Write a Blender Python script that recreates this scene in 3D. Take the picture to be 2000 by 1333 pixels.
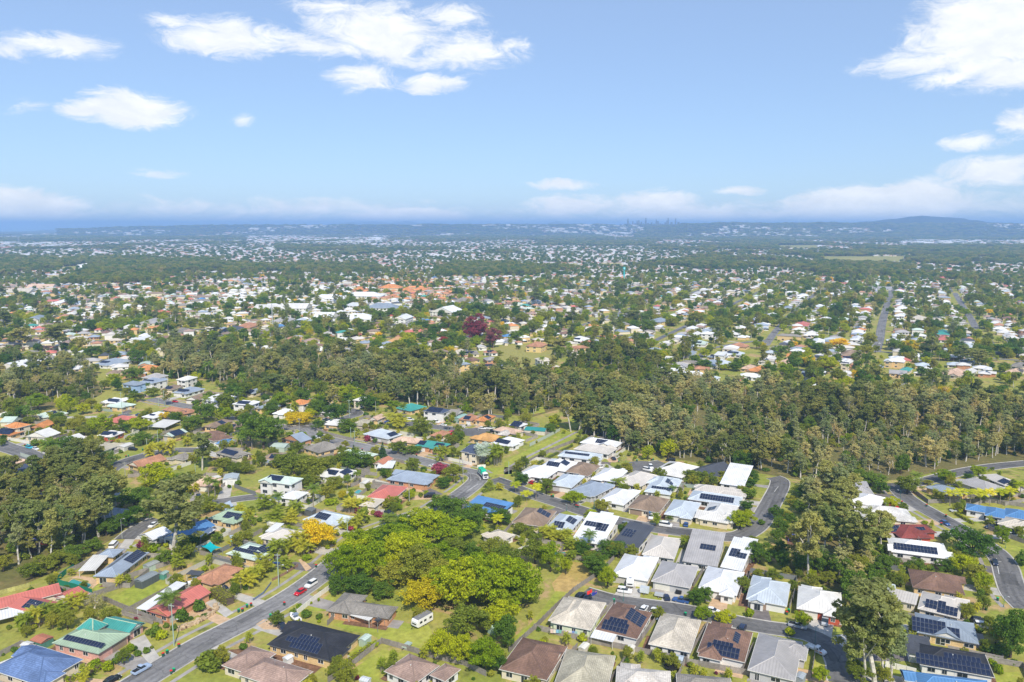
import bpy, math, random
import numpy as np
from mathutils import Vector, Matrix, Euler

# ------------------------------------------------------------------ camera, sky, sun, exposure
for o in list(bpy.data.objects): bpy.data.objects.remove(o)
SC = bpy.context.scene
CAM_H, FPX, HORIZON = 115.0, 1500.0, 440.0          # camera height (m), focal length and horizon row on a 2000 px wide frame
PITCH = math.atan((666.5 - HORIZON) / FPX)
cam_data = bpy.data.cameras.new('camera'); cam_data.sensor_width = 36.0; cam_data.lens = 36.0 * FPX / 2000.0
cam_data.clip_start = 1.0; cam_data.clip_end = 90000.0
cam = bpy.data.objects.new('camera', cam_data); SC.collection.objects.link(cam)
cam.location = (0, 0, CAM_H); cam.rotation_euler = (math.pi / 2 - PITCH, 0, 0)
SC.camera = cam

SUN_EL, SUN_AZ = math.radians(47), math.radians(14.5)   # shadows run away from the camera, a little to the left
sd = Vector((math.sin(SUN_AZ) * math.cos(SUN_EL), -math.cos(SUN_AZ) * math.cos(SUN_EL), math.sin(SUN_EL)))  # towards the sun
sun_data = bpy.data.lights.new('sun', 'SUN'); sun_data.energy = 2.7; sun_data.angle = math.radians(0.53); sun_data.color = (1.0, 0.925, 0.80)
sun = bpy.data.objects.new('sun', sun_data); SC.collection.objects.link(sun)
sun.rotation_euler = (-sd).to_track_quat('-Z', 'Y').to_euler(); sun.location = (60, -200, 300)

SC.view_settings.view_transform = 'Standard'; SC.view_settings.look = 'None'
SC.view_settings.exposure = 0.95; SC.view_settings.gamma = 1.0
SC.render.engine = 'CYCLES'
SC.cycles.use_denoising = True
SC.cycles.max_bounces = 6; SC.cycles.diffuse_bounces = 4; SC.cycles.glossy_bounces = 2; SC.cycles.transmission_bounces = 2
SC.cycles.volume_bounces = 1; SC.cycles.transparent_max_bounces = 8
SC.cycles.caustics_reflective = False; SC.cycles.caustics_refractive = False

def nd(t, typ, loc=None, **kw):
    n = t.nodes.new(typ)
    for k, v in kw.items(): setattr(n, k, v)
    return n
def mth(t, op, a, b=None, c=None, clamp=False):
    n = t.nodes.new('ShaderNodeMath'); n.operation = op; n.use_clamp = clamp
    for i, v in enumerate((a, b, c)):
        if v is None: continue
        if isinstance(v, (int, float)): n.inputs[i].default_value = v
        else: t.links.new(v, n.inputs[i])
    return n.outputs[0]
def vmt(t, op, a, b=None):
    n = t.nodes.new('ShaderNodeVectorMath'); n.operation = op
    for i, v in enumerate((a, b)):
        if v is None: continue
        if isinstance(v, tuple): n.inputs[i].default_value = v
        else: t.links.new(v, n.inputs[i])
    return n.outputs['Value'] if op in ('LENGTH', 'DOT_PRODUCT') else n.outputs[0]
def mixc(t, fac, a, b, blend='MIX'):
    n = t.nodes.new('ShaderNodeMix'); n.data_type = 'RGBA'; n.blend_type = blend
    for s, v in ((n.inputs[0], fac), (n.inputs[6], a), (n.inputs[7], b)):
        if isinstance(v, (int, float)): s.default_value = v
        elif isinstance(v, tuple): s.default_value = (*v[:3], 1)
        else: t.links.new(v, s)
    return n.outputs[2]
def noise(t, vec, scale, detail=4, rough=0.55, dist=0.0):
    n = t.nodes.new('ShaderNodeTexNoise'); n.inputs['Scale'].default_value = scale; n.inputs['Detail'].default_value = detail
    n.inputs['Roughness'].default_value = rough; n.inputs['Distortion'].default_value = dist
    if vec is not None: t.links.new(vec, n.inputs['Vector'])
    return n
def ramp(t, fac, stops):
    n = t.nodes.new('ShaderNodeValToRGB'); e = n.color_ramp.elements
    while len(e) < len(stops): e.new(0.5)
    for el, (p, c) in zip(e, stops):
        el.position = p; el.color = (*c[:3], 1) if isinstance(c, tuple) else (c, c, c, 1)
    t.links.new(fac, n.inputs[0]); return n.outputs[0]
def smooth(t, v, a, b, o0=0.0, o1=1.0):
    n = t.nodes.new('ShaderNodeMapRange'); n.interpolation_type = 'SMOOTHSTEP'
    for i, x in zip((1, 2, 3, 4), (a, b, o0, o1)): n.inputs[i].default_value = x
    t.links.new(v, n.inputs[0]); return n.outputs[0]

def view_dir(px, py):                                   # direction in the world of a point of the sky
    u, v = (px - 1000) / FPX, (666.5 - py) / FPX
    c, s = math.cos(PITCH), math.sin(PITCH)
    return Vector((u, c + v * s, -s + v * c)).normalized()

W = bpy.data.worlds.new('World'); SC.world = W; W.use_nodes = True
W.cycles.sampling_method = 'MANUAL'; W.cycles.sample_map_resolution = 256
def build_sky():
    t = W.node_tree; t.nodes.clear()
    out = nd(t, 'ShaderNodeOutputWorld'); bg = nd(t, 'ShaderNodeBackground'); bg.inputs[1].default_value = 0.105
    t.links.new(bg.outputs[0], out.inputs[0])
    sky = nd(t, 'ShaderNodeTexSky'); sky.sky_type = 'NISHITA'; sky.sun_disc = False
    sky.sun_elevation = SUN_EL; sky.sun_rotation = math.pi - SUN_AZ
    sky.altitude = 100; sky.air_density = 1.0; sky.dust_density = 0.35; sky.ozone_density = 4.0
    tc = nd(t, 'ShaderNodeTexCoord'); d = vmt(t, 'NORMALIZE', tc.outputs['Generated'])
    # clouds lie on the sky as directions: patches (centre, half width, half height, strength) broken up by noise
    blobs = [  # px, py, half-width px, half-height px, strength
        (450, 75, 125, 40, 1.0), (740, 62, 150, 60, 1.15), (900, 100, 135, 50, .8), (715, 150, 95, 34, .75), (852, 166, 72, 20, 1.0), (640, 20, 100, 22, .55),
        (880, 28, 75, 28, .65), (600, 92, 110, 30, .6), (980, 85, 60, 22, .6), (345, 40, 60, 22, .45),
        (258, 212, 98, 36, 1.2), (180, 220, 55, 18, .75), (115, 88, 105, 24, .8), (25, 100, 60, 16, .55),
        (1935, 70, 150, 90, 1.2), (1790, 122, 105, 26, .85), (1900, 25, 110, 45, 1.0), (1840, 155, 70, 22, .8), (1970, 140, 80, 40, .9),
        (1900, 278, 62, 20, .7), (1992, 245, 36, 34, .75), (1940, 338, 90, 28, .95), (465, 234, 30, 14, .3), (40, 205, 70, 16, .28),
        (20, 416, 130, 46, 1.9), (800, 427, 130, 20, 1.8), (1690, 402, 165, 40, 2.0), (1790, 382, 65, 34, 1.7), (1110, 400, 100, 28, 1.05), (1090, 357, 70, 13, .95),
        (1290, 393, 90, 26, 1.15), (1340, 416, 160, 24, 1.0), (1440, 372, 55, 9, .6), (310, 342, 55, 12, .4), (1000, 430, 170, 18, .5), (1560, 430, 60, 14, .5), (500, 412, 520, 30, .5), (1450, 414, 620, 28, .55), (1900, 405, 300, 34, .5)]
    warp = noise(t, d, 9, 5, 0.6); wv = vmt(t, 'SUBTRACT', warp.outputs['Color'], (.5, .5, .5))
    sc = vmt(t, 'MULTIPLY', wv, (.05, .05, .025)); dw = vmt(t, 'ADD', d, sc)
    best = None
    for px, py, hw, hh, st in blobs:
        c = view_dir(px, py); r = c.cross(Vector((0, 0, 1))).normalized(); u = r.cross(c)
        m = nd(t, 'ShaderNodeMapping'); m.vector_type = 'TEXTURE'
        m.inputs['Location'].default_value = c
        m.inputs['Rotation'].default_value = Matrix((r, u, -c)).transposed().to_euler()
        m.inputs['Scale'].default_value = (1.12 * hw / FPX, 1.12 * hh / FPX, 0.6)
        t.links.new(dw, m.inputs['Vector'])
        v = mth(t, 'MULTIPLY', mth(t, 'SUBTRACT', 1.0, vmt(t, 'LENGTH', m.outputs[0]), clamp=True), st)
        best = v if best is None else mth(t, 'MAXIMUM', best, v)
    # thin scattered cloud over the rest of the sky
    st = vmt(t, 'MULTIPLY', d, (3.0, 3.0, 9.0)); gen = noise(t, st, 1.6, 7, 0.6)
    other = smooth(t, gen.outputs['Fac'], .60, .85, 0, .35)
    sepz = nd(t, 'ShaderNodeSeparateXYZ'); t.links.new(d, sepz.inputs[0])
    front = smooth(t, sepz.outputs['Y'], .45, .75, 1.0, .12)
    best = mth(t, 'MAXIMUM', best, mth(t, 'MULTIPLY', other, front))
    stretch = vmt(t, 'MULTIPLY', dw, (1.0, 1.0, 2.6)); n1 = noise(t, stretch, 19, 8, 0.7, 0.8)
    body = mth(t, 'ADD', mth(t, 'MULTIPLY', best, 1.75), mth(t, 'MULTIPLY', mth(t, 'SUBTRACT', n1.outputs['Fac'], 0.5), 3.0))
    dens = smooth(t, body, 0.06, 1.22)
    dens = mth(t, 'MULTIPLY', dens, smooth(t, best, 0.02, 0.2))
    low = smooth(t, sepz.outputs['Z'], -0.002, 0.05, .92, .97)       # clouds near the horizon are thinned by the air before them
    dens = mth(t, 'MULTIPLY', dens, low)
    n2 = noise(t, stretch, 26, 6, 0.6)
    cloud = mixc(t, smooth(t, n2.outputs['Fac'], .3, .75), (4.6, 4.8, 5.1), (5.6, 5.65, 5.7))
    clear = mixc(t, .42, sky.outputs[0], (5.4, 6.0, 6.9))             # a thin high veil pales the blue
    clear = vmt(t, 'MULTIPLY', clear, (.52, .60, .71))
    fin = mixc(t, dens, clear, cloud)
    t.links.new(fin, bg.inputs[0])
build_sky()

# ------------------------------------------------------------------ small tools
rng = random.Random(11)
COL = SC.collection
def Gr(px, py, z=0.0):
    """world point at height z seen at photo point px,py (photo is 2000 wide)"""
    u, v = (px - 1000) / FPX, (py - 666.5) / FPX
    c, s = math.cos(PITCH), math.sin(PITCH)
    t = (CAM_H - z) / (s + v * c)
    return np.array((u * t, (c - v * s) * t))
def pix(x, y, z=0.0):
    c, s = math.cos(PITCH), math.sin(PITCH)
    dz = z - CAM_H; f = y * c - dz * s; up = y * s + dz * c
    if f < 1: return (-9999, 9999)
    return (1000 + FPX * x / f, 666.5 - FPX * up / f)
def scale_at(px, py):                                    # photo pixels per metre at that ground point
    v = (py - 666.5) / FPX
    return FPX * (math.sin(PITCH) + v * math.cos(PITCH)) / CAM_H
ROW = {'A': 1000, 'B': 700, 'C': 400}
def TP(tile, x, y): return (500 * int(tile[1]) + x / 4.0, ROW[tile[0]] + y / 4.0)
def TG(tile, x, y, z=0.0): return Gr(*TP(tile, x, y), z)
def pts(s): return [tuple(float(q) for q in w.split(',')) for w in s.split()]

ME = {}
def mesh(name, V, F, mat=None, uv=None, smooth_=False, midx=None):
    m = bpy.data.meshes.new(name); m.from_pydata([tuple(map(float, v)) for v in V], [], [tuple(f) for f in F])
    if mat is not None:
        for x in (mat if isinstance(mat, (list, tuple)) else [mat]): m.materials.append(x)
    if midx is not None: m.polygons.foreach_set('material_index', midx)
    if uv is not None:
        l = m.uv_layers.new(name='UVMap'); l.data.foreach_set('uv', np.array(uv, dtype=np.float32).ravel())
    if smooth_: m.polygons.foreach_set('use_smooth', [True] * len(m.polygons))
    m.update(); return m
def npmesh(name, V, F, mat, smooth_=False):
    """V (n,3), F (m,k) arrays"""
    m = bpy.data.meshes.new(name); V = np.asarray(V, dtype=np.float32); F = np.asarray(F, dtype=np.int32)
    k = F.shape[1]; n = len(F)
    m.vertices.add(len(V)); m.vertices.foreach_set('co', V.ravel())
    m.loops.add(n * k); m.loops.foreach_set('vertex_index', F.ravel())
    m.polygons.add(n); m.polygons.foreach_set('loop_start', np.arange(0, n * k, k, dtype=np.int32))
    if smooth_: m.polygons.foreach_set('use_smooth', np.ones(n, dtype=bool))
    m.materials.append(mat); m.update(calc_edges=True); m.validate(); return m
def ob(name, me, parent=None, loc=None, rot=None, color=None, scale=None):
    o = bpy.data.objects.new(name, me); COL.objects.link(o)
    if parent is not None: o.parent = parent
    if loc is not None: o.location = loc
    if rot is not None: o.rotation_euler = rot
    if scale is not None: o.scale = scale
    if color is not None: o.color = (*color[:3], 1.0)
    return o
def box(x0, x1, y0, y1, z0, z1):
    V = [(x0, y0, z0), (x1, y0, z0), (x1, y1, z0), (x0, y1, z0), (x0, y0, z1), (x1, y0, z1), (x1, y1, z1), (x0, y1, z1)]
    F = [(0, 3, 2, 1), (4, 5, 6, 7), (0, 1, 5, 4), (1, 2, 6, 5), (2, 3, 7, 6), (3, 0, 4, 7)]
    return V, F
class MB:
    def __init__(s): s.V = []; s.F = []
    def add(s, V, F):
        n = len(s.V); s.V += list(V); s.F += [tuple(i + n for i in f) for f in F]; return s
    def box(s, *a): return s.add(*box(*a))
    def tube(s, p0, p1, r0, r1, n=6):
        p0, p1 = Vector(p0), Vector(p1); d = (p1 - p0).normalized()
        a = d.orthogonal().normalized(); b = d.cross(a); V = []
        for p, r in ((p0, r0), (p1, r1)):
            for i in range(n):
                q = 2 * math.pi * i / n; V.append(tuple(p + a * math.cos(q) * r + b * math.sin(q) * r))
        F = [(i, (i + 1) % n, n + (i + 1) % n, n + i) for i in range(n)] + [tuple(range(n - 1, -1, -1)), tuple(range(n, 2 * n))]
        return s.add(V, F)
    def me(s, name, mat, **k): return mesh(name, s.V, s.F, mat, **k)

# things: every label is made unique at the end from what stands next to it
THINGS = []
def thing(name, base, cat, group=None, loc=(0, 0, 0), rz=0.0, me=None, color=None, near=None, own=None, scale=None):
    o = ob(name, me, loc=loc, rot=(0, 0, rz), color=color, scale=scale)
    o['category'] = cat
    if group: o['group'] = group
    THINGS.append((o, base, own)); return o
def struct(name, me, color=None, parent=None):
    o = ob(name, me, parent=parent, color=color)
    if parent is None: o['kind'] = 'structure'
    return o

# ------------------------------------------------------------------ materials
def newmat(name):
    m = bpy.data.materials.new(name); m.use_nodes = True; t = m.node_tree
    b = t.nodes['Principled BSDF']; return m, t, b
def setc(t, b, c):
    if isinstance(c, tuple): b.inputs['Base Color'].default_value = (*c[:3], 1)
    else: t.links.new(c, b.inputs['Base Color'])
def plain(name, c, rough=0.6, spec=0.3, var=0.12, scale=1.5, metal=0.0):
    m, t, b = newmat(name); b.inputs['Roughness'].default_value = rough; b.inputs['Specular IOR Level'].default_value = spec; b.inputs['Metallic'].default_value = metal
    tc = nd(t, 'ShaderNodeTexCoord'); n = noise(t, tc.outputs['Object'], scale, 5, .6)
    f = smooth(t, n.outputs['Fac'], .3, .7, 1 - var, 1 + var)
    mul = vmt(t, 'MULTIPLY', (c[0], c[1], c[2]), None); q = t.nodes[-1]; cb = nd(t, 'ShaderNodeCombineXYZ')
    for i in range(3): t.links.new(f, cb.inputs[i])
    t.links.new(cb.outputs[0], q.inputs[1]); setc(t, b, mul); return m
def tinted(name, rough=0.6, spec=0.3, var=0.1, scale=0.8, kind=None):
    """colour comes from the object's own colour; weathering, tile courses or metal ribs from the object's coordinates / roof UVs (metres)"""
    m, t, b = newmat(name); b.inputs['Roughness'].default_value = rough; b.inputs['Specular IOR Level'].default_value = spec
    oi = nd(t, 'ShaderNodeObjectInfo'); tc = nd(t, 'ShaderNodeTexCoord')
    n = noise(t, tc.outputs['Object'], scale, 6, .65); f = smooth(t, n.outputs['Fac'], .28, .72, 1 - var, 1 + var)
    if kind:
        sx = nd(t, 'ShaderNodeSeparateXYZ'); t.links.new(tc.outputs['UV'], sx.inputs[0])
        if kind == 'tile':
            v = mth(t, 'FRACT', mth(t, 'MULTIPLY', sx.outputs[1], 1 / .5)); u = mth(t, 'FRACT', mth(t, 'MULTIPLY', sx.outputs[0], 1 / .45))
            gap = mth(t, 'MINIMUM', smooth(t, v, 0, .35, .62, 1.04), smooth(t, u, 0, .3, .86, 1.0))
            wn = nd(t, 'ShaderNodeTexWhiteNoise'); wn.noise_dimensions = '2D'
            fl = vmt(t, 'FLOOR', vmt(t, 'MULTIPLY', tc.outputs['UV'], (1 / .45, 1 / .5, 1))); t.links.new(fl, wn.inputs['Vector'])
            gap = mth(t, 'MULTIPLY', gap, mth(t, 'MULTIPLY_ADD', wn.outputs['Value'], .28, .86))
            f = mth(t, 'MULTIPLY', f, gap)
        if kind == 'metal':
            u = mth(t, 'PINGPONG', mth(t, 'MULTIPLY', sx.outputs[0], 1 / .38), 1.0)
            f = mth(t, 'MULTIPLY', f, smooth(t, u, 0, .5, .82, 1.03))
            pl = mth(t, 'FRACT', mth(t, 'MULTIPLY', sx.outputs[0], 1 / 1.9)); wn = nd(t, 'ShaderNodeTexWhiteNoise'); wn.noise_dimensions = '1D'
            t.links.new(mth(t, 'FLOOR', mth(t, 'MULTIPLY', sx.outputs[0], 1 / 1.9)), wn.inputs['W'])
            f = mth(t, 'MULTIPLY', f, mth(t, 'MULTIPLY_ADD', wn.outputs['Value'], .07, .965))
        if kind == 'brick':
            br = nd(t, 'ShaderNodeTexBrick'); br.inputs['Scale'].default_value = 1.0; br.inputs['Brick Width'].default_value = .5; br.inputs['Row Height'].default_value = .2
            br.inputs['Mortar Size'].default_value = .02; br.inputs['Color1'].default_value = (1.1, 1.1, 1.1, 1); br.inputs['Color2'].default_value = (.78, .78, .78, 1); br.inputs['Mortar'].default_value = (1.25, 1.3, 1.35, 1)
            t.links.new(tc.outputs['UV'], br.inputs['Vector']); bw = nd(t, 'ShaderNodeRGBToBW'); t.links.new(br.outputs[0], bw.inputs[0]); f = mth(t, 'MULTIPLY', f, bw.outputs[0])
        if kind in ('tile', 'metal'):                    # streaks of dirt running down the slope
            mp = vmt(t, 'MULTIPLY', tc.outputs['UV'], (1.6, .12, 1)); sn = noise(t, mp, 1.0, 4, .6)
            f = mth(t, 'MULTIPLY', f, smooth(t, sn.outputs['Fac'], .5, .78, 1.0, .78 if kind == 'tile' else .86))
            sp = noise(t, tc.outputs['Object'], .22, 3, .5); f = mth(t, 'MULTIPLY', f, smooth(t, sp.outputs['Fac'], .32, .7, 1.12 if kind == 'tile' else 1.05, .76 if kind == 'tile' else .88))
    cb = nd(t, 'ShaderNodeCombineXYZ')
    for i in range(3): t.links.new(f, cb.inputs[i])
    setc(t, b, vmt(t, 'MULTIPLY', oi.outputs['Color'], cb.outputs[0])); return m
M = {}
M['tile'] = tinted('roof_tiles', .8, .25, .1, .9, 'tile')
M['metal'] = tinted('metal_roofing', .5, .35, .07, .5, 'metal')
M['wall'] = tinted('rendered_wall', .85, .2, .07, .6)
M['brick'] = tinted('brick_wall', .85, .2, .1, .5, 'brick')
M['paint'] = tinted('painted_surface', .55, .3, .06, 1.0)
M['gloss'] = tinted('car_paint', .22, .5, .03, 1.0)
M['fence'] = tinted('weathered_timber', .9, .1, .2, 1.2)
M['plastic'] = tinted('bin_plastic', .5, .4, .05, 2)
M['rubber'] = plain('rubber', (.02, .02, .022), .85)
def glassy(name, c, rough, spec=.8):
    m, t, b = newmat(name); setc(t, b, c); b.inputs['Roughness'].default_value = rough; b.inputs['Specular IOR Level'].default_value = spec; return m
M['glass'] = glassy('window_glass', (.02, .028, .035), .08)
M['solar'] = plain('solar_cells', (.012, .018, .045), .16, .55, .3, .6)
M['frame'] = plain('panel_frame', (.16, .17, .19), .4, .4, .05)
M['alu'] = plain('aluminium', (.5, .5, .52), .35, .5, .05, 2, .6)
M['concrete'] = plain('concrete', (0.448, 0.425, 0.389), .9, .2, .16, .35)
M['paver'] = plain('tan_paving', (0.543, 0.378, 0.236), .9, .2, .14, .6)
M['darkpave'] = plain('dark_paving', (0.165, 0.147, 0.142), .9, .2, .2, .5)
M['path'] = plain('footpath_concrete', (0.319, 0.295, 0.277), .9, .2, .2, .3)
M['marking'] = plain('road_paint', (.75, .75, .72), .7, .2, .2, .8)
M['white'] = plain('white_paint', (.78, .78, .76), .5, .3, .06)
M['galv'] = plain('pole_timber_grey', (.36, .38, .34), .8, .2, .15, .5)
M['bark'] = plain('pale_bark', (.56, .52, .46), .9, .1, .3, 1.4)
M['darkbark'] = plain('dark_bark', (.11, .085, .065), .95, .1, .3, 1.4)
M['palmbark'] = plain('palm_bark', (.30, .265, .23), .95, .1, .2, 2.5)
M['rock'] = plain('sandstone', (.48, .36, .23), .95, .1, .3, 1.1)
M['water'] = glassy('pool_water', (.05, .33, .33), .06)
M['mulch'] = plain('mulch', (0.189, 0.106, 0.065), .95, .1, .35, .8)
def asphalt():
    m, t, b = newmat('asphalt'); tc = nd(t, 'ShaderNodeTexCoord'); b.inputs['Roughness'].default_value = .92; b.inputs['Specular IOR Level'].default_value = .2
    a = noise(t, tc.outputs['Object'], .05, 5, .6); c = noise(t, tc.outputs['Object'], .7, 6, .75); oi = nd(t, 'ShaderNodeObjectInfo')
    f = mth(t, 'MULTIPLY', smooth(t, a.outputs['Fac'], .3, .7, .84, 1.2), smooth(t, c.outputs['Fac'], .25, .75, .8, 1.18))
    sx = nd(t, 'ShaderNodeSeparateXYZ'); t.links.new(tc.outputs['UV'], sx.inputs[0])
    track = mth(t, 'PINGPONG', mth(t, 'MULTIPLY', sx.outputs[0], 1.0), 1.0)                # worn wheel paths
    st = noise(t, vmt(t, 'MULTIPLY', tc.outputs['UV'], (.9, .05, 1)), 1.0, 4, .6)
    f = mth(t, 'MULTIPLY', f, mth(t, 'MULTIPLY', smooth(t, track, .1, .9, .94, 1.06), smooth(t, st.outputs['Fac'], .3, .7, .84, 1.14)))
    wn = nd(t, 'ShaderNodeTexWhiteNoise'); wn.noise_dimensions = '2D'                       # square repair patches
    t.links.new(vmt(t, 'FLOOR', vmt(t, 'MULTIPLY', tc.outputs['UV'], (.42, .11, 1))), wn.inputs['Vector'])
    f = mth(t, 'MULTIPLY', f, smooth(t, wn.outputs['Value'], .9, .91, 1.0, .72))
    vo = nd(t, 'ShaderNodeTexVoronoi'); vo.feature = 'DISTANCE_TO_EDGE'; vo.inputs['Scale'].default_value = .16
    wv = vmt(t, 'ADD', tc.outputs['Object'], vmt(t, 'MULTIPLY', c.outputs['Color'], (3, 3, 0))); t.links.new(wv, vo.inputs['Vector'])
    f = mth(t, 'MULTIPLY', f, smooth(t, vo.outputs['Distance'], .004, .02, .66, 1.0))       # sealed cracks
    cb = nd(t, 'ShaderNodeCombineXYZ')
    for i in range(3): t.links.new(f, cb.inputs[i])
    setc(t, b, vmt(t, 'MULTIPLY', oi.outputs['Color'], cb.outputs[0])); return m
M['asphalt'] = asphalt()
def grass(name, c1, c2, c3, s=.03, dry=.52):
    m, t, b = newmat(name); tc = nd(t, 'ShaderNodeTexCoord'); b.inputs['Roughness'].default_value = .95; b.inputs['Specular IOR Level'].default_value = .1
    a = noise(t, tc.outputs['Object'], s, 6, .6, .4); c = noise(t, tc.outputs['Object'], .45, 5, .7); e = noise(t, tc.outputs['Object'], s * 3.1, 4, .6)
    k = mixc(t, smooth(t, a.outputs['Fac'], .35, .65), c1, c2)
    k = mixc(t, smooth(t, e.outputs['Fac'], dry, dry + .17), k, c3)
    f = smooth(t, c.outputs['Fac'], .25, .75, .74, 1.24); cb = nd(t, 'ShaderNodeCombineXYZ')
    for i in range(3): t.links.new(f, cb.inputs[i])
    setc(t, b, vmt(t, 'MULTIPLY', k, cb.outputs[0]))
    bp = nd(t, 'ShaderNodeBump'); bp.inputs['Strength'].default_value = .35; bp.inputs['Distance'].default_value = .15
    fn = noise(t, tc.outputs['Object'], 2.2, 4, .7); t.links.new(fn.outputs['Fac'], bp.inputs['Height']); t.links.new(bp.outputs[0], b.inputs['Normal']); return m
M['lawn'] = grass('lawn', (0.242, 0.277, 0.046), (0.319, 0.313, 0.064), (0.433, 0.342, 0.124), .03, .55)
M['green'] = grass('mown_grass', (0.261, 0.307, 0.045), (0.345, 0.348, 0.064), (0.446, 0.366, 0.112), .05, .56)
M['drygrass'] = grass('dry_grass', (0.395, 0.295, 0.088), (0.459, 0.319, 0.120), (0.319, 0.307, 0.072), .05, .55)
M['floor'] = grass('forest_litter', (0.140, 0.136, 0.044), (0.191, 0.153, 0.060), (0.255, 0.189, 0.080), .05, .55)
M['field'] = grass('pasture', (0.255, 0.260, 0.072), (0.332, 0.295, 0.088), (0.382, 0.307, 0.120), .004, .55)
def leaf(name, c, var=.38, trans=.48):
    m, t, b = newmat(name); geo = nd(t, 'ShaderNodeNewGeometry'); oi = nd(t, 'ShaderNodeObjectInfo')
    v = mth(t, 'MULTIPLY', mth(t, 'MULTIPLY_ADD', geo.outputs['Random Per Island'], 2 * var, 1 - var), mth(t, 'MULTIPLY_ADD', oi.outputs['Random'], .45, .8))
    h = mth(t, 'MULTIPLY_ADD', oi.outputs['Random'], .3, .82)
    cb = nd(t, 'ShaderNodeCombineXYZ'); t.links.new(mth(t, 'MULTIPLY', v, h), cb.inputs[0]); t.links.new(v, cb.inputs[1]); t.links.new(v, cb.inputs[2])
    k = vmt(t, 'MULTIPLY', cb.outputs[0], (c[0], c[1], c[2])); setc(t, b, k)
    b.inputs['Roughness'].default_value = .8; b.inputs['Specular IOR Level'].default_value = .03
    tr = nd(t, 'ShaderNodeBsdfTranslucent'); t.links.new(vmt(t, 'MULTIPLY', k, (1.3, 1.25, .8)), tr.inputs[0])
    mx = nd(t, 'ShaderNodeMixShader'); mx.inputs[0].default_value = trans
    t.links.new(b.outputs[0], mx.inputs[1]); t.links.new(tr.outputs[0], mx.inputs[2])
    t.links.new(mx.outputs[0], t.nodes['Material Output'].inputs[0]); return m
LEAF = {'E': (0.344, 0.360, 0.112), 'V': (0.433, 0.427, 0.190), 'H': (0.257, 0.278, 0.078), 'D': (0.147, 0.236, 0.032), 'O': (0.281, 0.310, 0.042), 'L': (0.364, 0.427, 0.017), 'Y': (.640, .520, .022), 'G': (0.390, 0.412, 0.044), 'P': (0.218, 0.296, 0.048),
        'K': (0.600, 0.600, 0.033), 'C': (0.091, 0.165, 0.060), 'M': (.260, .060, .080), 'R': (0.600, 0.099, 0.083), 'B': (0.528, 0.600, 0.544), 'Q': (0.374, 0.360, 0.125), 'T': (0.507, 0.428, 0.184), 'F': (0.363, 0.083, 0.131), 'W': (0.314, 0.124, 0.124)}
for k_, c_ in LEAF.items(): M['leaf' + k_] = leaf('leaves_' + k_, c_)
# ------------------------------------------------------------------ ground, roads, paths, parks
def ground_mat():
    m, t, b = newmat('suburban_ground'); tc = nd(t, 'ShaderNodeTexCoord'); P = tc.outputs['Object']
    b.inputs['Roughness'].default_value = .95; b.inputs['Specular IOR Level'].default_value = .1
    a = noise(t, P, .03, 6, .62, .5); e = noise(t, P, .11, 4, .6); c = noise(t, P, .5, 5, .7); bare = noise(t, P, .06, 5, .65, 1.0)
    k = mixc(t, smooth(t, a.outputs['Fac'], .36, .64), (0.235, 0.266, 0.048), (0.332, 0.307, 0.076))
    k = mixc(t, smooth(t, bare.outputs['Fac'], .53, .64), k, (0.420, 0.295, 0.140))
    k = mixc(t, smooth(t, e.outputs['Fac'], .56, .7), k, (0.140, 0.153, 0.038))
    sx = nd(t, 'ShaderNodeSeparateXYZ'); t.links.new(P, sx.inputs[0])
    big = noise(t, P, .0016, 6, .6, .6)                    # beyond the suburb: bush and paddocks
    far = mixc(t, smooth(t, big.outputs['Fac'], .47, .6), (0.059, 0.070, 0.023), (0.173, 0.165, 0.061))
    k = mixc(t, smooth(t, sx.outputs[1], 2200, 3600), k, far)
    f = smooth(t, c.outputs['Fac'], .25, .75, .78, 1.2); cb = nd(t, 'ShaderNodeCombineXYZ')
    for i in range(3): t.links.new(f, cb.inputs[i])
    setc(t, b, vmt(t, 'MULTIPLY', k, cb.outputs[0])); return m
def build_ground():
    xs = [-40000, -20000, -10000, -5000, -2500, -1200] + list(range(-800, 801, 100)) + [1200, 2500, 5000, 10000, 20000, 40000]
    ys = [-3000, -1000, -300] + list(range(0, 1001, 100)) + [1300, 1800, 2500, 3500, 5000, 8000, 12000, 20000, 40000]
    V = [(x, y, 0) for y in ys for x in xs]; n = len(xs)
    F = [(j * n + i, j * n + i + 1, (j + 1) * n + i + 1, (j + 1) * n + i) for j in range(len(ys) - 1) for i in range(n - 1)]
    struct('ground', mesh('ground', V, F, ground_mat()))
build_ground()

LAYER = [0]
def poly_sheet(name, P, mat, z):
    V = [(p[0], p[1], z) for p in P]
    return struct(name, mesh(name, V, [tuple(range(len(V)))], mat))
def spline(P, step=2.5):
    P = [np.array(p, float) for p in P]; Q = [2 * P[0] - P[1]] + P + [2 * P[-1] - P[-2]]; out = []
    for i in range(1, len(Q) - 2):
        a, b, c, d = Q[i - 1], Q[i], Q[i + 1], Q[i + 2]; n = max(2, int(np.linalg.norm(c - b) / step))
        for j in range(n):
            t = j / n; out.append(.5 * ((2 * b) + (c - a) * t + (2 * a - 5 * b + 4 * c - d) * t * t + (3 * b - a - 3 * c + d) * t ** 3))
    out.append(P[-1]); return np.array(out)
def normals(C):
    T = np.gradient(C, axis=0); T /= np.maximum(np.linalg.norm(T, axis=1, keepdims=True), 1e-6); return np.stack([-T[:, 1], T[:, 0]], 1)
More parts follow.
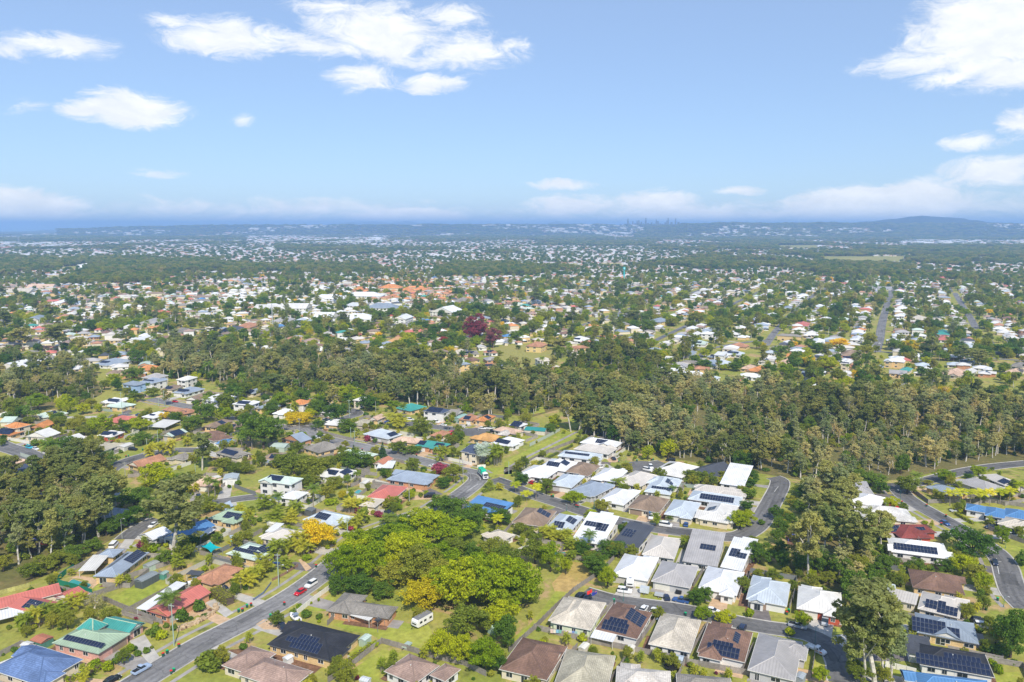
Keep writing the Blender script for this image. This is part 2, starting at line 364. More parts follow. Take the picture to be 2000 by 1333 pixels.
def strip_mesh(name, C, o0, o1, z, mat, z1=None):
    N = normals(C); a, b = C + N * o0, C + N * o1; n = len(C); V = []; F = []
    for i in range(n): V += [(a[i][0], a[i][1], z), (b[i][0], b[i][1], z)]
    F = [(2 * i, 2 * i + 2, 2 * i + 3, 2 * i + 1) for i in range(n - 1)]
    if o1 > o0: F = [f[::-1] for f in F]
    ln = np.concatenate([[0], np.cumsum(np.linalg.norm(np.diff(C, axis=0), axis=1))]); uv = []
    for f in F: uv += [((o0, o1)[q % 2], ln[q // 2]) for q in f]
    return mesh(name, V, F, mat, uv=uv)
ROADS = []     # (centre line, half width)
RCACHE = []
def road_dist(p, skip=None):
    """distance from p to the nearest road edge (negative on the road) and that road's number"""
    if not RCACHE or RCACHE[0] != len(ROADS):
        RCACHE[:] = [len(ROADS), np.concatenate([C for C, h in ROADS]), np.concatenate([np.full(len(C), h) for C, h in ROADS]), np.concatenate([np.full(len(C), i) for i, (C, h) in enumerate(ROADS)])]
    d = np.sqrt(((RCACHE[1] - p) ** 2).sum(1)) - RCACHE[2]
    if skip is not None: d = np.where(RCACHE[3] == skip, 1e9, d)
    i = d.argmin(); return d[i], int(RCACHE[3][i])
ROAD_DEFS = [  # name, half width, colour value, tile, points
    ('A0', 4.4, 0.196, '1000,1385 1330,1180 1600,1020 2000,815 2300,640 2560,450 2760,265 2900,180 3130,95 3380,5 3540,-95 3640,-165 3712,-225 3738,-265 3705,-298 3620,-320 3480,-347 3290,-400 3110,-443 2960,-475 2830,-510 2690,-538 2560,-568 2430,-605 2395,-648 2330,-662 2250,-652 2120,-680 1960,-712 1800,-745 1600,-795 1440,-828 1300,-855 1170,-882'),   # street that runs up from the lower left, round the truck bend and away to the left
    ('B1', 3.4, 0.157, '1790,948 1760,930'),
    ('B2', 4.0, 0.140, '-150,945 -40,985 60,1030 180,1075 320,1118 540,1190 700,1240 870,1283 1050,1318 1280,1352 1460,1372 1640,1395 1770,1390 1860,1350 1930,1290 1985,1200 2040,1100 2085,1010 2090,955 2040,930'),
    ('A2', 3.6, 0.129, '560,628 780,690 1000,722 1220,752 1420,785 1700,850 2000,905 2150,925 2300,955 2430,1015 2520,1100 2570,1200 2590,1345'),
    ('B3', 3.9, 0.140, '1000,985 1060,1070 1160,1140 1290,1215 1470,1315 1590,1385 1700,1460 1790,1530 1850,1620 1880,1720 1935,1860 2030,1960'),
    ('B3', 3.6, 0.123, '960,1000 1080,990 1250,955 1480,895 1740,850 2050,818'),
    ('B2', 5.0, 0.146, '845,835 930,858 1030,850 1120,832 1190,820'),
    ('B1', 3.8, 0.140, '395,545 470,515 600,490 740,455 790,432 760,410 690,395 600,378 520,360 420,330 320,312'),
    ('B1', 4.2, 0.140, '1130,470 1200,510 1360,532 1560,556 1720,578'),
    ('B0', 5.2, 0.146, '-60,655 60,700 160,730 270,775 360,825 420,870'),
    ('B0', 3.8, 0.140, '1600,720 1400,718 1290,728 1160,752 1040,785 950,820 880,860 800,930'),
    ('A0', 3.6, 0.134, '1240,60 1130,105 1040,160 975,215'),
    ('B0', 3.4, 0.157, '2080,1075 1900,1095 1740,1118 1600,1135'),
    ('B0', 3.4, 0.146, '850,455 940,450 1020,436'),
    ('B2', 3.6, 0.134, '-520,1085 -440,1130 -400,1180'),
    ('C3', 4.5, 0.179, '840,1145 870,1050 885,960 905,870 930,780 950,720 975,640'), ('C3', 3.8, 0.179, '-20,1100 60,990 150,890 230,810 290,760 400,680 500,630'),
    ('C3', 4.0, 0.179, '1640,1000 1590,900 1540,820 1495,750 1460,690'), ('C3', 3.2, 0.190, '30,1275 260,1290 620,1315'), ('C3', 3.2, 0.190, '230,1105 560,1130 860,1150 1250,1170 1700,1200 2100,1225'),
    ('C2', 4.0, 0.190, '540,945 680,900 850,840 960,800 1120,770'), ('C2', 3.2, 0.179, '1290,1140 1500,1130 1800,1080 2000,1060'), ('C2', 2.6, 0.168, '1440,1225 1500,1150'),
    ('C0', 3.2, 0.179, '900,1170 1080,1130 1250,1100'), ('C0', 3.2, 0.179, '1050,965 1330,915 1600,880 2000,905'), ('C1', 3.2, 0.190, '300,960 800,935 1100,940 1300,900')]
def build_roads():
    names = []
    for k, (tile, h, g, s) in enumerate(ROAD_DEFS):
        C = spline([TG(tile, *p) for p in pts(s)]); ROADS.append((C, h))
    for k, (tile, h, g, s) in enumerate(ROAD_DEFS):
        C = ROADS[k][0]; z = .03 + .004 * k
        r = struct('road', strip_mesh('road', C, -h, h, z, M['asphalt']), color=(g * 1.08, g * 1.05, g * 1.04))
        if k in (6, 8):                                    # round end of a cul-de-sac
            for c, rad in ((C[len(C) // 2] if k == 6 else C[-1], 9.5 if k == 6 else 9),):
                V = [(c[0] + math.cos(q * math.pi / 12) * rad, c[1] + math.sin(q * math.pi / 12) * rad, z + .002) for q in range(24)]
                ob('turning_circle', mesh('turning_circle', V, [tuple(range(24))], M['asphalt']), parent=r, color=(g * 1.08, g * 1.05, g * 1.04))
        if k > 14: continue
        N = normals(C); mb = MB()                           # concrete kerb and channel, left out where another road opens in
        for sgn in (-1, 1):
            E0, E1 = C + N * sgn * h, C + N * sgn * (h + .42)
            for i in range(len(C) - 1):
                m = (E0[i] + E1[i + 1]) / 2
                if road_dist(m, k)[0] < .3: continue
                if k == 6 and np.linalg.norm(m - C[len(C) // 2]) < 9.4 or k == 8 and np.linalg.norm(m - C[-1]) < 9: continue
                zt = .13
                V = [(*E0[i], 0), (*E0[i + 1], 0), (*E1[i + 1], 0), (*E1[i], 0), (*E0[i], .07), (*E0[i + 1], .07), (*E1[i + 1], zt), (*E1[i], zt)]
                mb.add(V, [(4, 5, 6, 7), (0, 1, 5, 4), (1, 2, 6, 5), (2, 3, 7, 6), (3, 0, 4, 7)])
        ob('kerb', mb.me('kerb', M['concrete']), parent=r)
    # concrete footpaths beside the streets
    for k, off, w in ((0, 3.4, 1.3), (0, -3.2, 1.3), (4, -3.0, 1.3)):
        C, h = ROADS[k]; s = 1 if off > 0 else -1
        keep = []; runs = []
        N = normals(C)
        for i in range(len(C)):
            p = C[i] + N[i] * (s * (h + abs(off)))
            if road_dist(p, k)[0] > .8: keep.append(i)
            else:
                if len(keep) > 3: runs.append(keep)
                keep = []
        if len(keep) > 3: runs.append(keep)
        for rn in runs:
            a = s * (h + abs(off)); struct('footpath', strip_mesh('footpath', C[rn], a - w / 2, a + w / 2, .022, M['path']))
    for tile, w, s in (('B2', .9, '-20,848 120,770 300,680 420,620 500,580 560,560'), ('B2', 1.0, '500,370 600,385 700,405 720,420'), ('C2', 1.2, '230,1075 290,1060 310,1030 340,1010')):
        struct('footpath', strip_mesh('footpath', spline([TG(tile, *p) for p in pts(s)]), -w, w, .024, M['path']))
    # painted lines on the bend and the right-hand road
    z = .16
    for tile, s, w in (('B1', '1600,895 1700,905 1745,930 1752,955', .09), ('B1', '1650,1040 1732,988', .1), ('A3', '1785,365 1795,440 1805,490', .08), ('A3', '1795,395 1825,390', .06), ('A3', '1740,295 1795,325', .08), ('B3', '50,1045 80,1005', .07)):
        struct('road_marking', strip_mesh('road_marking', spline([TG(tile, *p) for p in pts(s)], .8), -w, w, z, M['marking']))
build_roads()

PARKS = [  # name, material, tile, outline, layer
    ('park_grass', 'green', 'B2', '-60,815 120,715 300,630 375,585 420,545 520,590 515,640 330,735 120,845 0,905 -60,935', .010),
    ('sports_field', 'green', 'B2', '500,395 590,385 700,410 705,440 600,490 480,560 440,520', .012),
    ('park_grass', 'green', 'B2', '130,340 230,350 260,420 160,440 110,400', .012),
    ('grass_clearing', 'field', 'C1', '1820,1135 1960,1100 2160,1100 2340,1122 2360,1205 2150,1250 1950,1242 1840,1195', .010),
    ('grass_clearing', 'green', 'B2', '560,115 670,110 660,165 580,180', .010),
    ('verge_grass', 'green', 'B1', '1720,860 2000,850 2000,905 1880,910 1830,930 1790,880', .010),
    ('verge_grass', 'green', 'B1', '1470,1045 1560,950 1600,940 1660,960 1640,990 1540,1045', .010),
    ('vacant_grass', 'drygrass', 'A2', '400,380 550,400 640,500 560,550 480,640 340,640 310,560 390,480', .010),
    ('vacant_grass', 'green', 'A2', '340,620 470,630 250,850 120,960 -20,1090 -30,1010 120,900 240,760', .012),
    ('lawn', 'green', 'A0', '820,690 1060,570 1240,535 1370,575 1270,660 1070,770 960,750', .010),
    ('lawn', 'green', 'A1', '600,880 740,850 960,900 1080,860 1350,890 1400,1000 1330,1110 1000,1020 900,960 720,930', .010),
    ('lawn', 'green', 'A1', '740,1240 990,1075 1250,1130 1070,1130 970,1230 960,1320 800,1290', .012),
    ('lawn', 'green', 'A1', '580,1200 830,1040 890,1060 700,1200', .014),
    ('lawn', 'green', 'A1', '390,770 580,640 660,650 640,700 590,780', .012),
    ('lawn', 'drygrass', 'A0', '1330,500 1480,420 1560,420 1480,560', .010),
    ('lawn', 'green', 'A0', '700,600 780,570 880,572 760,615', .012),
    ('lawn', 'green', 'A3', '900,1332 930,1240 1040,1250 1040,1332', .012),
    ('lawn', 'green', 'A3', '505,930 540,845 600,850 640,1030 560,1000', .012),
    ('lawn', 'green', 'A3', '1750,1260 1960,1250 2000,1340 1740,1345', .012),
    ('lawn', 'green', 'A3', '1380,45 1560,50 1700,75 1600,100 1480,110', .012),
    ('verge_grass', 'green', 'A3', '1740,240 1780,215 2000,290 2000,320 1850,290', .012), ('verge_grass', 'green', 'A3', '1900,430 2000,400 2000,640 1950,560', .012),
    ('lawn', 'green', 'A3', '360,1040 440,1060 490,1150 470,1250 350,1300 340,1200', .012),
    ('lawn', 'green', 'B2', '60,610 270,610 150,680 75,650', .014)]
FOREST = [  # bush reserves (base of the trees), outlines on the photo plane
    [(280, 712), (400, 690), (560, 690), (700, 705), (860, 722), (960, 742), (1090, 752), (1100, 716), (1180, 672), (1260, 690), (1300, 742), (1330, 752), (1420, 770), (1560, 772), (1700, 780), (1850, 785), (2120, 800),
     (2120, 895), (1990, 902), (1900, 910), (1800, 928), (1745, 938), (1660, 942), (1600, 945), (1540, 934), (1440, 918), (1350, 902), (1290, 892), (1215, 878), (1180, 866), (1140, 852), (1125, 838), (1172, 812), (1165, 800), (1130, 796), (1112, 815), (1090, 800),
     (1040, 815), (960, 808), (870, 800), (820, 788), (760, 782), (690, 770), (630, 768), (560, 768), (480, 765), (440, 752), (395, 740), (350, 742), (300, 735)],
    [(-120, 700), (20, 706), (120, 720), (185, 735), (200, 770), (160, 790), (100, 800), (40, 805), (-120, 815)],
    [(-120, 960), (0, 962), (60, 955), (110, 930), (160, 905), (185, 930), (190, 985), (200, 1010), (245, 1020), (230, 1048), (190, 1070), (165, 1092), (100, 1120), (40, 1145), (-60, 1180), (-120, 1180)],
    [(1580, 965), (1620, 985), (1665, 1005), (1690, 1040), (1710, 1090), (1722, 1150), (1690, 1165), (1640, 1160), (1600, 1140), (1556, 1135), (1540, 1120), (1545, 1080), (1560, 1045), (1572, 1005)]]
def build_parks():
    for nm, mat, tile, s, z in PARKS: poly_sheet(nm, [TG(tile, *p) for p in pts(s)], M[mat], z)
    for f in FOREST: poly_sheet('forest_floor', [Gr(*p) for p in f], M['floor'], .008)
build_parks()
def inpoly(P, x, y):
    c = False; j = len(P) - 1
    for i in range(len(P)):
        if (P[i][1] > y) != (P[j][1] > y) and x < (P[j][0] - P[i][0]) * (y - P[i][1]) / (P[j][1] - P[i][1]) + P[i][0]: c = not c
        j = i
    return c
# ------------------------------------------------------------------ houses
RC = {'blue': (0.129, 0.199, 0.374), 'skyblue': (0.094, 0.234, 0.468), 'paleblue': (.500, .555, .610), 'bluegrey': (0.292, 0.345, 0.421), 'green': (0.339, 0.445, 0.316), 'teal': (0.058, 0.304, 0.269), 'palegreen': (0.503, 0.597, 0.526), 'red': (0.538, 0.164, 0.129), 'darkred': (0.234, 0.058, 0.049),
      'orange': (0.655, 0.269, 0.094), 'terracotta': (0.468, 0.234, 0.140), 'amber': (0.655, 0.363, 0.129), 'peach': (0.632, 0.445, 0.328), 'brown': (0.216, 0.129, 0.094), 'taupe': (0.292, 0.211, 0.152), 'pinkbrown': (0.363, 0.252, 0.205), 'greybrown': (0.269, 0.246, 0.216),
      'black': (0.033, 0.035, 0.044), 'charcoal': (0.076, 0.082, 0.099), 'navy': (0.058, 0.076, 0.129), 'grey': (.385, .368, .360), 'beige': (.560, .520, .470), 'cream': (0.573, 0.515, 0.427), 'white': (.720, .728, .745), 'offwhite': (.660, .645, .615), 'olive': (.430, .395, .300), 'slate': (0.257, 0.304, 0.363), 'rust': (0.491, 0.199, 0.117)}
RN = {'skyblue': 'bright blue', 'paleblue': 'pale blue', 'bluegrey': 'blue-grey', 'palegreen': 'pale green', 'darkred': 'dark red', 'pinkbrown': 'pinkish brown', 'greybrown': 'grey-brown', 'offwhite': 'off-white', 'olive': 'grey-green'}
WC = {'w': ((0.717, 0.706, 0.683), 'wall'), 'c': ((0.672, 0.594, 0.448), 'wall'), 'b': ((0.515, 0.269, 0.146), 'brick'), 'y': ((0.650, 0.470, 0.235), 'brick'), 'p': ((0.582, 0.336, 0.280), 'brick'), 'g': ((0.470, 0.470, 0.470), 'wall'), 'l': ((0.650, 0.717, 0.515), 'wall'), 'r': ((0.470, 0.101, 0.056), 'wall'), 'u': ((0.314, 0.448, 0.650), 'wall'), 'k': ((0.179, 0.179, 0.190), 'wall'), 'a': ((0.694, 0.526, 0.224), 'wall')}
WN = {'w': 'white', 'c': 'cream', 'b': 'brick', 'y': 'tan brick', 'p': 'pink brick', 'g': 'grey', 'l': 'pale green', 'r': 'red', 'u': 'blue', 'k': 'dark', 'a': 'yellow'}
def roof_rect(w, d, ez, pitch, style):
    """roof over a w x d rectangle about the origin; returns verts, faces, uvs, ridge lines, gable triangles"""
    tp = math.tan(pitch); cp = math.cos(pitch); V = []; F = []; UV = []; R = []; Gt = []
    def face(P, along, up):
        n = len(V); V.extend(P); F.append(tuple(range(n, n + len(P))))
        for p in P:
            q = Vector(p); UV.append((q.dot(Vector(along)), q.dot(Vector(up))))
    if style in ('f', 's'):
        r = .06 if style == 'f' else .16; z1 = ez + d * r
        P = [(-w / 2, -d / 2, ez), (w / 2, -d / 2, ez), (w / 2, d / 2, z1), (-w / 2, d / 2, z1)]; face(P, (1, 0, 0), (0, 1, 0))
        Q = [(x, y, z - .14) for x, y, z in P]; face(Q[::-1], (1, 0, 0), (0, 1, 0))
        for i in range(4): face([P[i], Q[i], Q[(i + 1) % 4], P[(i + 1) % 4]], (1, 1, 0), (0, 0, 1))
        return V, F, UV, R, Gt
    swap = (style == 'h' and d > w) or style == 'gy'
    L, S = (d, w) if swap else (w, d); h = S / 2 * tp
    ro = 0.0 if style != 'h' else min(S / 2, L / 2)
    def T(x, y, z): return (-y, x, z) if swap else (x, y, z)
    def TV(x, y, z): return T(x, y, z)
    a0, a1 = T(-L / 2 + ro, 0, ez + h), T(L / 2 - ro, 0, ez + h)
    c = [T(-L / 2, -S / 2, ez), T(L / 2, -S / 2, ez), T(L / 2, S / 2, ez), T(-L / 2, S / 2, ez)]
    s1 = 1 / cp
    face([c[0], c[1], a1, a0], TV(1, 0, 0), TV(0, s1, 0)); face([c[2], c[3], a0, a1], TV(-1, 0, 0), TV(0, -s1, 0))
    if style == 'h':
        face([c[1], c[2], a1], TV(0, 1, 0), TV(-s1, 0, 0)); face([c[3], c[0], a0], TV(0, -1, 0), TV(s1, 0, 0))
        R += [(a0, a1)] if L - S > .3 else []; R += [(c[0], a0), (c[3], a0), (c[1], a1), (c[2], a1)]
    else:
        R += [(a0, a1)]; Gt += [(T(-L / 2 + .35, -S / 2 + .4, ez), T(-L / 2 + .35, 0, ez + h - .4 * tp), T(-L / 2 + .35, S / 2 - .4, ez)), (T(L / 2 - .35, -S / 2 + .4, ez), T(L / 2 - .35, S / 2 - .4, ez), T(L / 2 - .35, 0, ez + h - .4 * tp))]
        for e in (0, 1): pass
    # fascia band hanging from the eaves, soffit closing it below
    n = len(V); low = [(x, y, ez - .2) for x, y, _ in c]
    for i in range(4):
        j = (i + 1) % 4
        face([c[i], low[i], low[j], c[j]] if not swap else [c[i], low[i], low[j], c[j]], (1, 1, 0), (0, 0, 1))
    face(low[::-1], (1, 0, 0), (0, 1, 0))
    return V, F, UV, R, Gt
WIN = {}
def window_meshes(w, h):
    k = (round(w, 1), round(h, 1))
    if k not in WIN:
        w, h = k; mb = MB(); f = .09
        mb.box(-w / 2, w / 2, -.06, .05, -h / 2, -h / 2 + f).box(-w / 2, w / 2, -.06, .05, h / 2 - f, h / 2)
        mb.box(-w / 2, -w / 2 + f, -.058, .05, -h / 2 + f, h / 2 - f).box(w / 2 - f, w / 2, -.058, .05, -h / 2 + f, h / 2 - f).box(-.04, .04, -.056, .05, -h / 2 + f, h / 2 - f)
        g = mesh('pane', *box(-w / 2 + f, w / 2 - f, -.03, .03, -h / 2 + f, h / 2 - f), M['glass'])
        WIN[k] = (mb.me('window', M['paint']), g)
    return WIN[k]
def panel_mesh():
    V, F = box(-.5, .5, -.83, .83, 0, .04); f = .03; n = len(V); V += [(-.5 + f, -.83 + f, .046), (.5 - f, -.83 + f, .046), (.5 - f, .83 - f, .046), (-.5 + f, .83 - f, .046)]; F += [(n, n + 1, n + 2, n + 3)]
    return mesh('solar_panel', V, F, [M['frame'], M['solar']], midx=[0] * 6 + [1])
PANEL = panel_mesh()
PANELF = None
HOUSES = []       # dict per house: root, centre, rect, rot, ...
FOOT = []         # (cx, cy, w, d, rot) footprints
FHASH = {}; FDONE = [0]
def in_foot(p, m=0.0):
    while FDONE[0] < len(FOOT):
        f = FOOT[FDONE[0]]; FDONE[0] += 1; FHASH.setdefault((int(f[0] // 30), int(f[1] // 30)), []).append(f)
    gx, gy = int(p[0] // 30), int(p[1] // 30)
    for ix in (gx - 1, gx, gx + 1):
        for iy in (gy - 1, gy, gy + 1):
            for cx, cy, w, d, a in FHASH.get((ix, iy), ()):
                dx, dy = p[0] - cx, p[1] - cy; u, v = dx * math.cos(a) + dy * math.sin(a), -dx * math.sin(a) + dy * math.cos(a)
                if abs(u) < w / 2 + m and abs(v) < d / 2 + m: return True
    return False
def rect_from(A, B, C):
    a, b, c = map(np.array, (A, B, C)); ab, bc = b - a, c - b
    la, lb = np.linalg.norm(ab), np.linalg.norm(bc)
    t1 = math.atan2(ab[1], ab[0]); t2 = math.atan2(bc[1], bc[0]) - math.pi / 2
    v = np.array((math.cos(t1), math.sin(t1))) * la + np.array((math.cos(t2), math.sin(t2))) * lb * .7
    an = math.atan2(v[1], v[0]); x = np.array((math.cos(an), math.sin(an))); y = np.array((-x[1], x[0]))
    w, d = abs(ab @ x), abs(bc @ y); ctr = (a + c) / 2
    return ctr, max(w, 2.0), max(d, 2.0), an
def make_house(ctr, w, d, an, col, wall='w', mat='m', style='h', ez=2.7, pitch=None, wings=(), patios=(), solar=(), detail=2, name='house', base=None, own=None, group=None, colj=.06, jit=rng):
    """detail 2: windows with panes and single solar panels; 1: windows and arrays"""
    pitch = math.radians(pitch or (21 if mat == 'm' else 23))
    rc = RC[col] if isinstance(col, str) else col; j = 1 + jit.uniform(-colj, colj); rc = tuple(min(.85, q * j) for q in rc)
    cn = RN.get(col, col)
    if base is None:
        base = f"{cn} {'tiled' if mat == 't' else 'metal'} roof house"
        if wall in 'bypruka': base = f"{WN[wall]} house with {cn} roof"
        if ez > 4: base = f"two-storey {WN[wall]} house with {cn} roof"
        if solar: base += ' and solar' if 'with' in base else ' with solar'
    root = thing(name, base, 'house' if name == 'house' else name.replace('_', ' '), group, (ctr[0], ctr[1], 0), an, own=own)
    ca, sa = math.cos(an), math.sin(an)
    def loc2(p): dx, dy = p[0] - ctr[0], p[1] - ctr[1]; return (dx * ca + dy * sa, -dx * sa + dy * ca)
    rects = [(0.0, 0.0, w, d, 0.0, style, ez, pitch, rc)]
    if not wings and style == 'h' and name == 'house' and w > 8 and jit.random() < .85:      # a projecting front room or garage breaks the plain hip
        dr_, wh_ = road_dist(ctr); best = (0, -1)
        if dr_ < 40: C_ = ROADS[wh_][0]; q_ = loc2(C_[((C_ - ctr) ** 2).sum(1).argmin()]); best = max(((0, -1), (0, 1), (1, 0), (-1, 0)), key=lambda v: v[0] * q_[0] / w + v[1] * q_[1] / d)
        for bx_, by_ in (best, (-best[0], -best[1])):
            if jit.random() < .25: continue
            half, span = (d / 2, w) if by_ else (w / 2, d); ww = span * jit.uniform(.36, .5); pr = jit.uniform(.9, 1.9); ln = half + pr; of = (span - ww) / 2 * jit.choice((-1, 1)) * jit.uniform(.7, .97); ce = (half + pr) - ln / 2
            rects.append((bx_ * ce + (of if by_ else 0), by_ * ce + (of if bx_ else 0), ww if by_ else ln, ln if by_ else ww, 0.0, jit.choice(('h', 'h', 'h', 'gy' if by_ else 'gx')), ez + .013 * len(rects), pitch, rc))
    for k, (wc, ww, wd, wa, wst, wcol, wez, wp) in enumerate(wings):
        lx, ly = loc2(wc); q = (wa - an); s = round(q / (math.pi / 2)) * math.pi / 2
        if abs(q - s) < .45: q = s
        rects.append((lx, ly, ww, wd, q, wst, (wez or ez) + .013 * (k + 1), math.radians(wp) if wp else pitch, RC[wcol] if wcol else rc))
    tp = math.tan(pitch); wb = MB(); wuv = []
    wcol, wkind = WC[wall]; rmat = M['tile'] if mat == 't' else M['metal']
    gabs = []; caps = MB(); nwin = 0; tops = {}
    parts = {}
    for k, (lx, ly, rw, rd, q, st, re, rp, rcol) in enumerate(rects):
        V, F, UV, R, Gt = roof_rect(rw, rd, re, rp, st); cq, sq = math.cos(q), math.sin(q)
        tr = lambda p: (lx + p[0] * cq - p[1] * sq, ly + p[0] * sq + p[1] * cq, p[2])
        key = tuple(round(x, 4) for x in rcol); e = parts.setdefault(key, [[], [], []])
        n = len(e[0]); e[0].extend(tr(v) for v in V); e[1].extend(tuple(i + n for i in f) for f in F); e[2].extend(UV)
        gabs += [[tr(p) for p in g] for g in Gt]
        for a, b in R:
            a, b = Vector(tr(a)), Vector(tr(b)); dr = (b - a); L = dr.length
            if L < .5: continue
            dr.normalize(); sd_ = dr.cross(Vector((0, 0, 1))).normalized() * .17; up = Vector((0, 0, .1)); dn_ = Vector((0, 0, -.04))
            caps.add([a + sd_ + dn_, a + up, a - sd_ + dn_, b + sd_ + dn_, b + up, b - sd_ + dn_], [(0, 1, 4, 3), (1, 2, 5, 4), (0, 2, 1), (3, 4, 5)])
        ins = .5 + .01 * k; x, y = rw / 2 - ins, rd / 2 - ins
        top = re - .05
        c4 = [tr((-x, -y, 0)), tr((x, -y, 0)), tr((x, y, 0)), tr((-x, y, 0))]
        for i in range(4):
            A, B = c4[i], c4[(i + 1) % 4]; l = math.dist(A[:2], B[:2]); n = len(wb.V)
            wb.V += [(A[0], A[1], -.1), (B[0], B[1], -.1), (B[0], B[1], top), (A[0], A[1], top)]; wb.F.append((n, n + 1, n + 2, n + 3)); wuv += [(0, 0), (l, 0), (l, top), (0, top)]
        FOOT.append((ctr[0] + lx * ca - ly * sa, ctr[1] + lx * sa + ly * ca, rw, rd, an + q))
    wm = mesh('wall', wb.V, wb.F, M[wkind], uv=wuv); ob('wall', wm, root, color=wcol)
    for g in gabs: ob('gable', mesh('gable', g, [(0, 1, 2)], M['paint']), root, color=(.74, .71, .64) if wall != 'b' else wcol)
    roof0 = None
    for key, (V, F, UV) in parts.items():
        r = ob('roof', mesh('roof', V, F, rmat, uv=UV), root, color=key); roof0 = roof0 or r
    if caps.V and detail >= 1: ob('ridge_capping', caps.me('ridge_capping', M['paint']), roof0, color=tuple(min(.85, q * (1.12 if mat == 'm' else .8)) for q in rc))
    gut = MB()
    for k, (lx, ly, rw, rd, q, st, re, rp, rcol) in enumerate(rects):
        if st in 'fs': continue
        cq, sq = math.cos(q), math.sin(q); o = .1
        for (x0, x1, y0, y1) in ((-rw / 2 - o, rw / 2 + o, -rd / 2 - o, -rd / 2 - .006), (rw / 2 + .006, rw / 2 + o, -rd / 2, rd / 2), (-rw / 2 - o, -rw / 2 - .006, -rd / 2, rd / 2)):
            V, F = box(x0, x1, y0, y1, re - .15, re - .02); gut.add([(lx + a * cq - b * sq, ly + a * sq + b * cq, c) for a, b, c in V], F)
    if gut.V: ob('gutter', gut.me('gutter', M['paint']), roof0, color=(.72, .70, .65) if wall in 'wcgl' else tuple(.5 * q + .1 for q in rc))
    for pc, pw, pd, pa, pcol, pz in patios:
        lx, ly = loc2(pc); V, F, UV, _, _ = roof_rect(pw, pd, pz, 0, 'f')
        p = ob('patio_roof', mesh('patio_roof', V, F, M['metal'], uv=UV), root, loc=(lx, ly, 0), rot=(0, 0, pa - an), color=RC[pcol])
        pm = MB().box(-.06, .06, -.06, .06, 0, pz - .1).me('post', M['paint'])
        for sx in (-1, 1):
            for sy in (-1, 1): ob('post', pm, p, loc=(sx * (pw / 2 - .2), sy * (pd / 2 - .2), 0), color=(.6, .6, .58))
        FOOT.append((pc[0], pc[1], pw, pd, pa))
    # windows, doors on the walls that look towards the street side of the picture
    cam_l = loc2((0, 0)); bestg = None
    rd_, who = road_dist(ctr)
    rp_l = None
    if who is not None and rd_ < 34:
        C = ROADS[who][0]; rp_w = C[((C - ctr) ** 2).sum(1).argmin()]; rp_l = loc2(rp_w)
    faces = []
    for k, (lx, ly, rw, rd, q, st, re, rp, rcol) in enumerate(rects):
        if re > 5.9 and k: continue
        for ang, half, span in ((-math.pi / 2, rd / 2, rw), (0, rw / 2, rd), (math.pi, rw / 2, rd), (math.pi / 2, rd / 2, rw)):
            an2 = ang + q; nx, ny = math.cos(an2), math.sin(an2); off = half - (.5 + .01 * k); cx, cy = lx + nx * off, ly + ny * off
            facing = (cam_l[0] - cx) * nx + (cam_l[1] - cy) * ny
            inside = False
            for m, (l2, y2, w2, d2, q2, *_r) in enumerate(rects):
                if m == k: continue
                ux, uy = cx + nx * .4 - l2, cy + ny * .4 - y2; c2, s2 = math.cos(q2), math.sin(q2)
                if abs(ux * c2 + uy * s2) < w2 / 2 - .4 and abs(-ux * s2 + uy * c2) < d2 / 2 - .4: inside = True
            if inside: continue
            toroad = -9
            if rp_l is not None: v = Vector((rp_l[0] - cx, rp_l[1] - cy)).normalized(); toroad = v.x * nx + v.y * ny
            faces.append((cx, cy, nx, ny, an2, span - 1.0, facing, toroad, re))
    vis = [f for f in faces if f[6] > -20]
    gar = max(faces, key=lambda f: f[7]) if rp_l is not None and faces else None
    for f in vis if name == 'house' else ():
        cx, cy, nx, ny, an2, span, facing, toroad, re = f; tx, ty = -ny, nx
        floors = [1.45] if re < 4 else [1.4, 4.15]
        x = -span / 2 + jit.uniform(.7, 1.6)
        gx = None
        if f is gar and detail >= 1 and span > 6:
            gw = 4.8 if span > 8.5 else 2.6; gx = (span / 2 - gw / 2 - .5) * jit.choice((-1, 1))
            gc = jit.choice(((.7, .68, .6), (.72, .72, .7), (.3, .22, .17), (.5, .48, .44)))
            gm = ME.get(('g', gw))
            if gm is None:
                mb = MB()
                for i in range(4): mb.box(-gw / 2, gw / 2, -.05 - .004 * (i % 2), .05, .55 * i + .02, .55 * i + .545)
                gm = ME[('g', gw)] = mb.me('garage_door', M['paint'])
            ob('garage_door', gm, root, loc=(cx + tx * gx, cy + ty * gx, .02), rot=(0, 0, an2 + math.pi / 2), color=gc)
            gx0, gx1 = gx - gw / 2 - .6, gx + gw / 2 + .6
        while x < span / 2 - 1.0:
            ww = jit.choice((1.2, 1.8, 2.4, 1.8)) if detail >= 2 else jit.choice((1.8, 2.4)); hh = jit.choice((1.2, 1.2, 1.5))
            if x + ww > span / 2 - .3: break
            xc = x + ww / 2
            for zi, z in enumerate(floors):
                if gx is not None and zi == 0 and gx0 < xc + ww / 2 and gx1 > xc - ww / 2: continue
                if zi == 0 and detail >= 2 and jit.random() < .12 and gx is None: hh2, z2 = 2.0, 1.05
                else: hh2, z2 = hh, z
                fr, pn = window_meshes(ww, hh2)
                wo = ob('window', fr, root, loc=(cx + tx * xc, cy + ty * xc, z2), rot=(0, 0, an2 + math.pi / 2), color=(.75, .74, .7) if wall not in 'w' else (.35, .36, .38))
                ob('pane', pn, wo)
            x += ww + jit.uniform(1.4, 3.4) * (1 if detail >= 2 else 1.3)
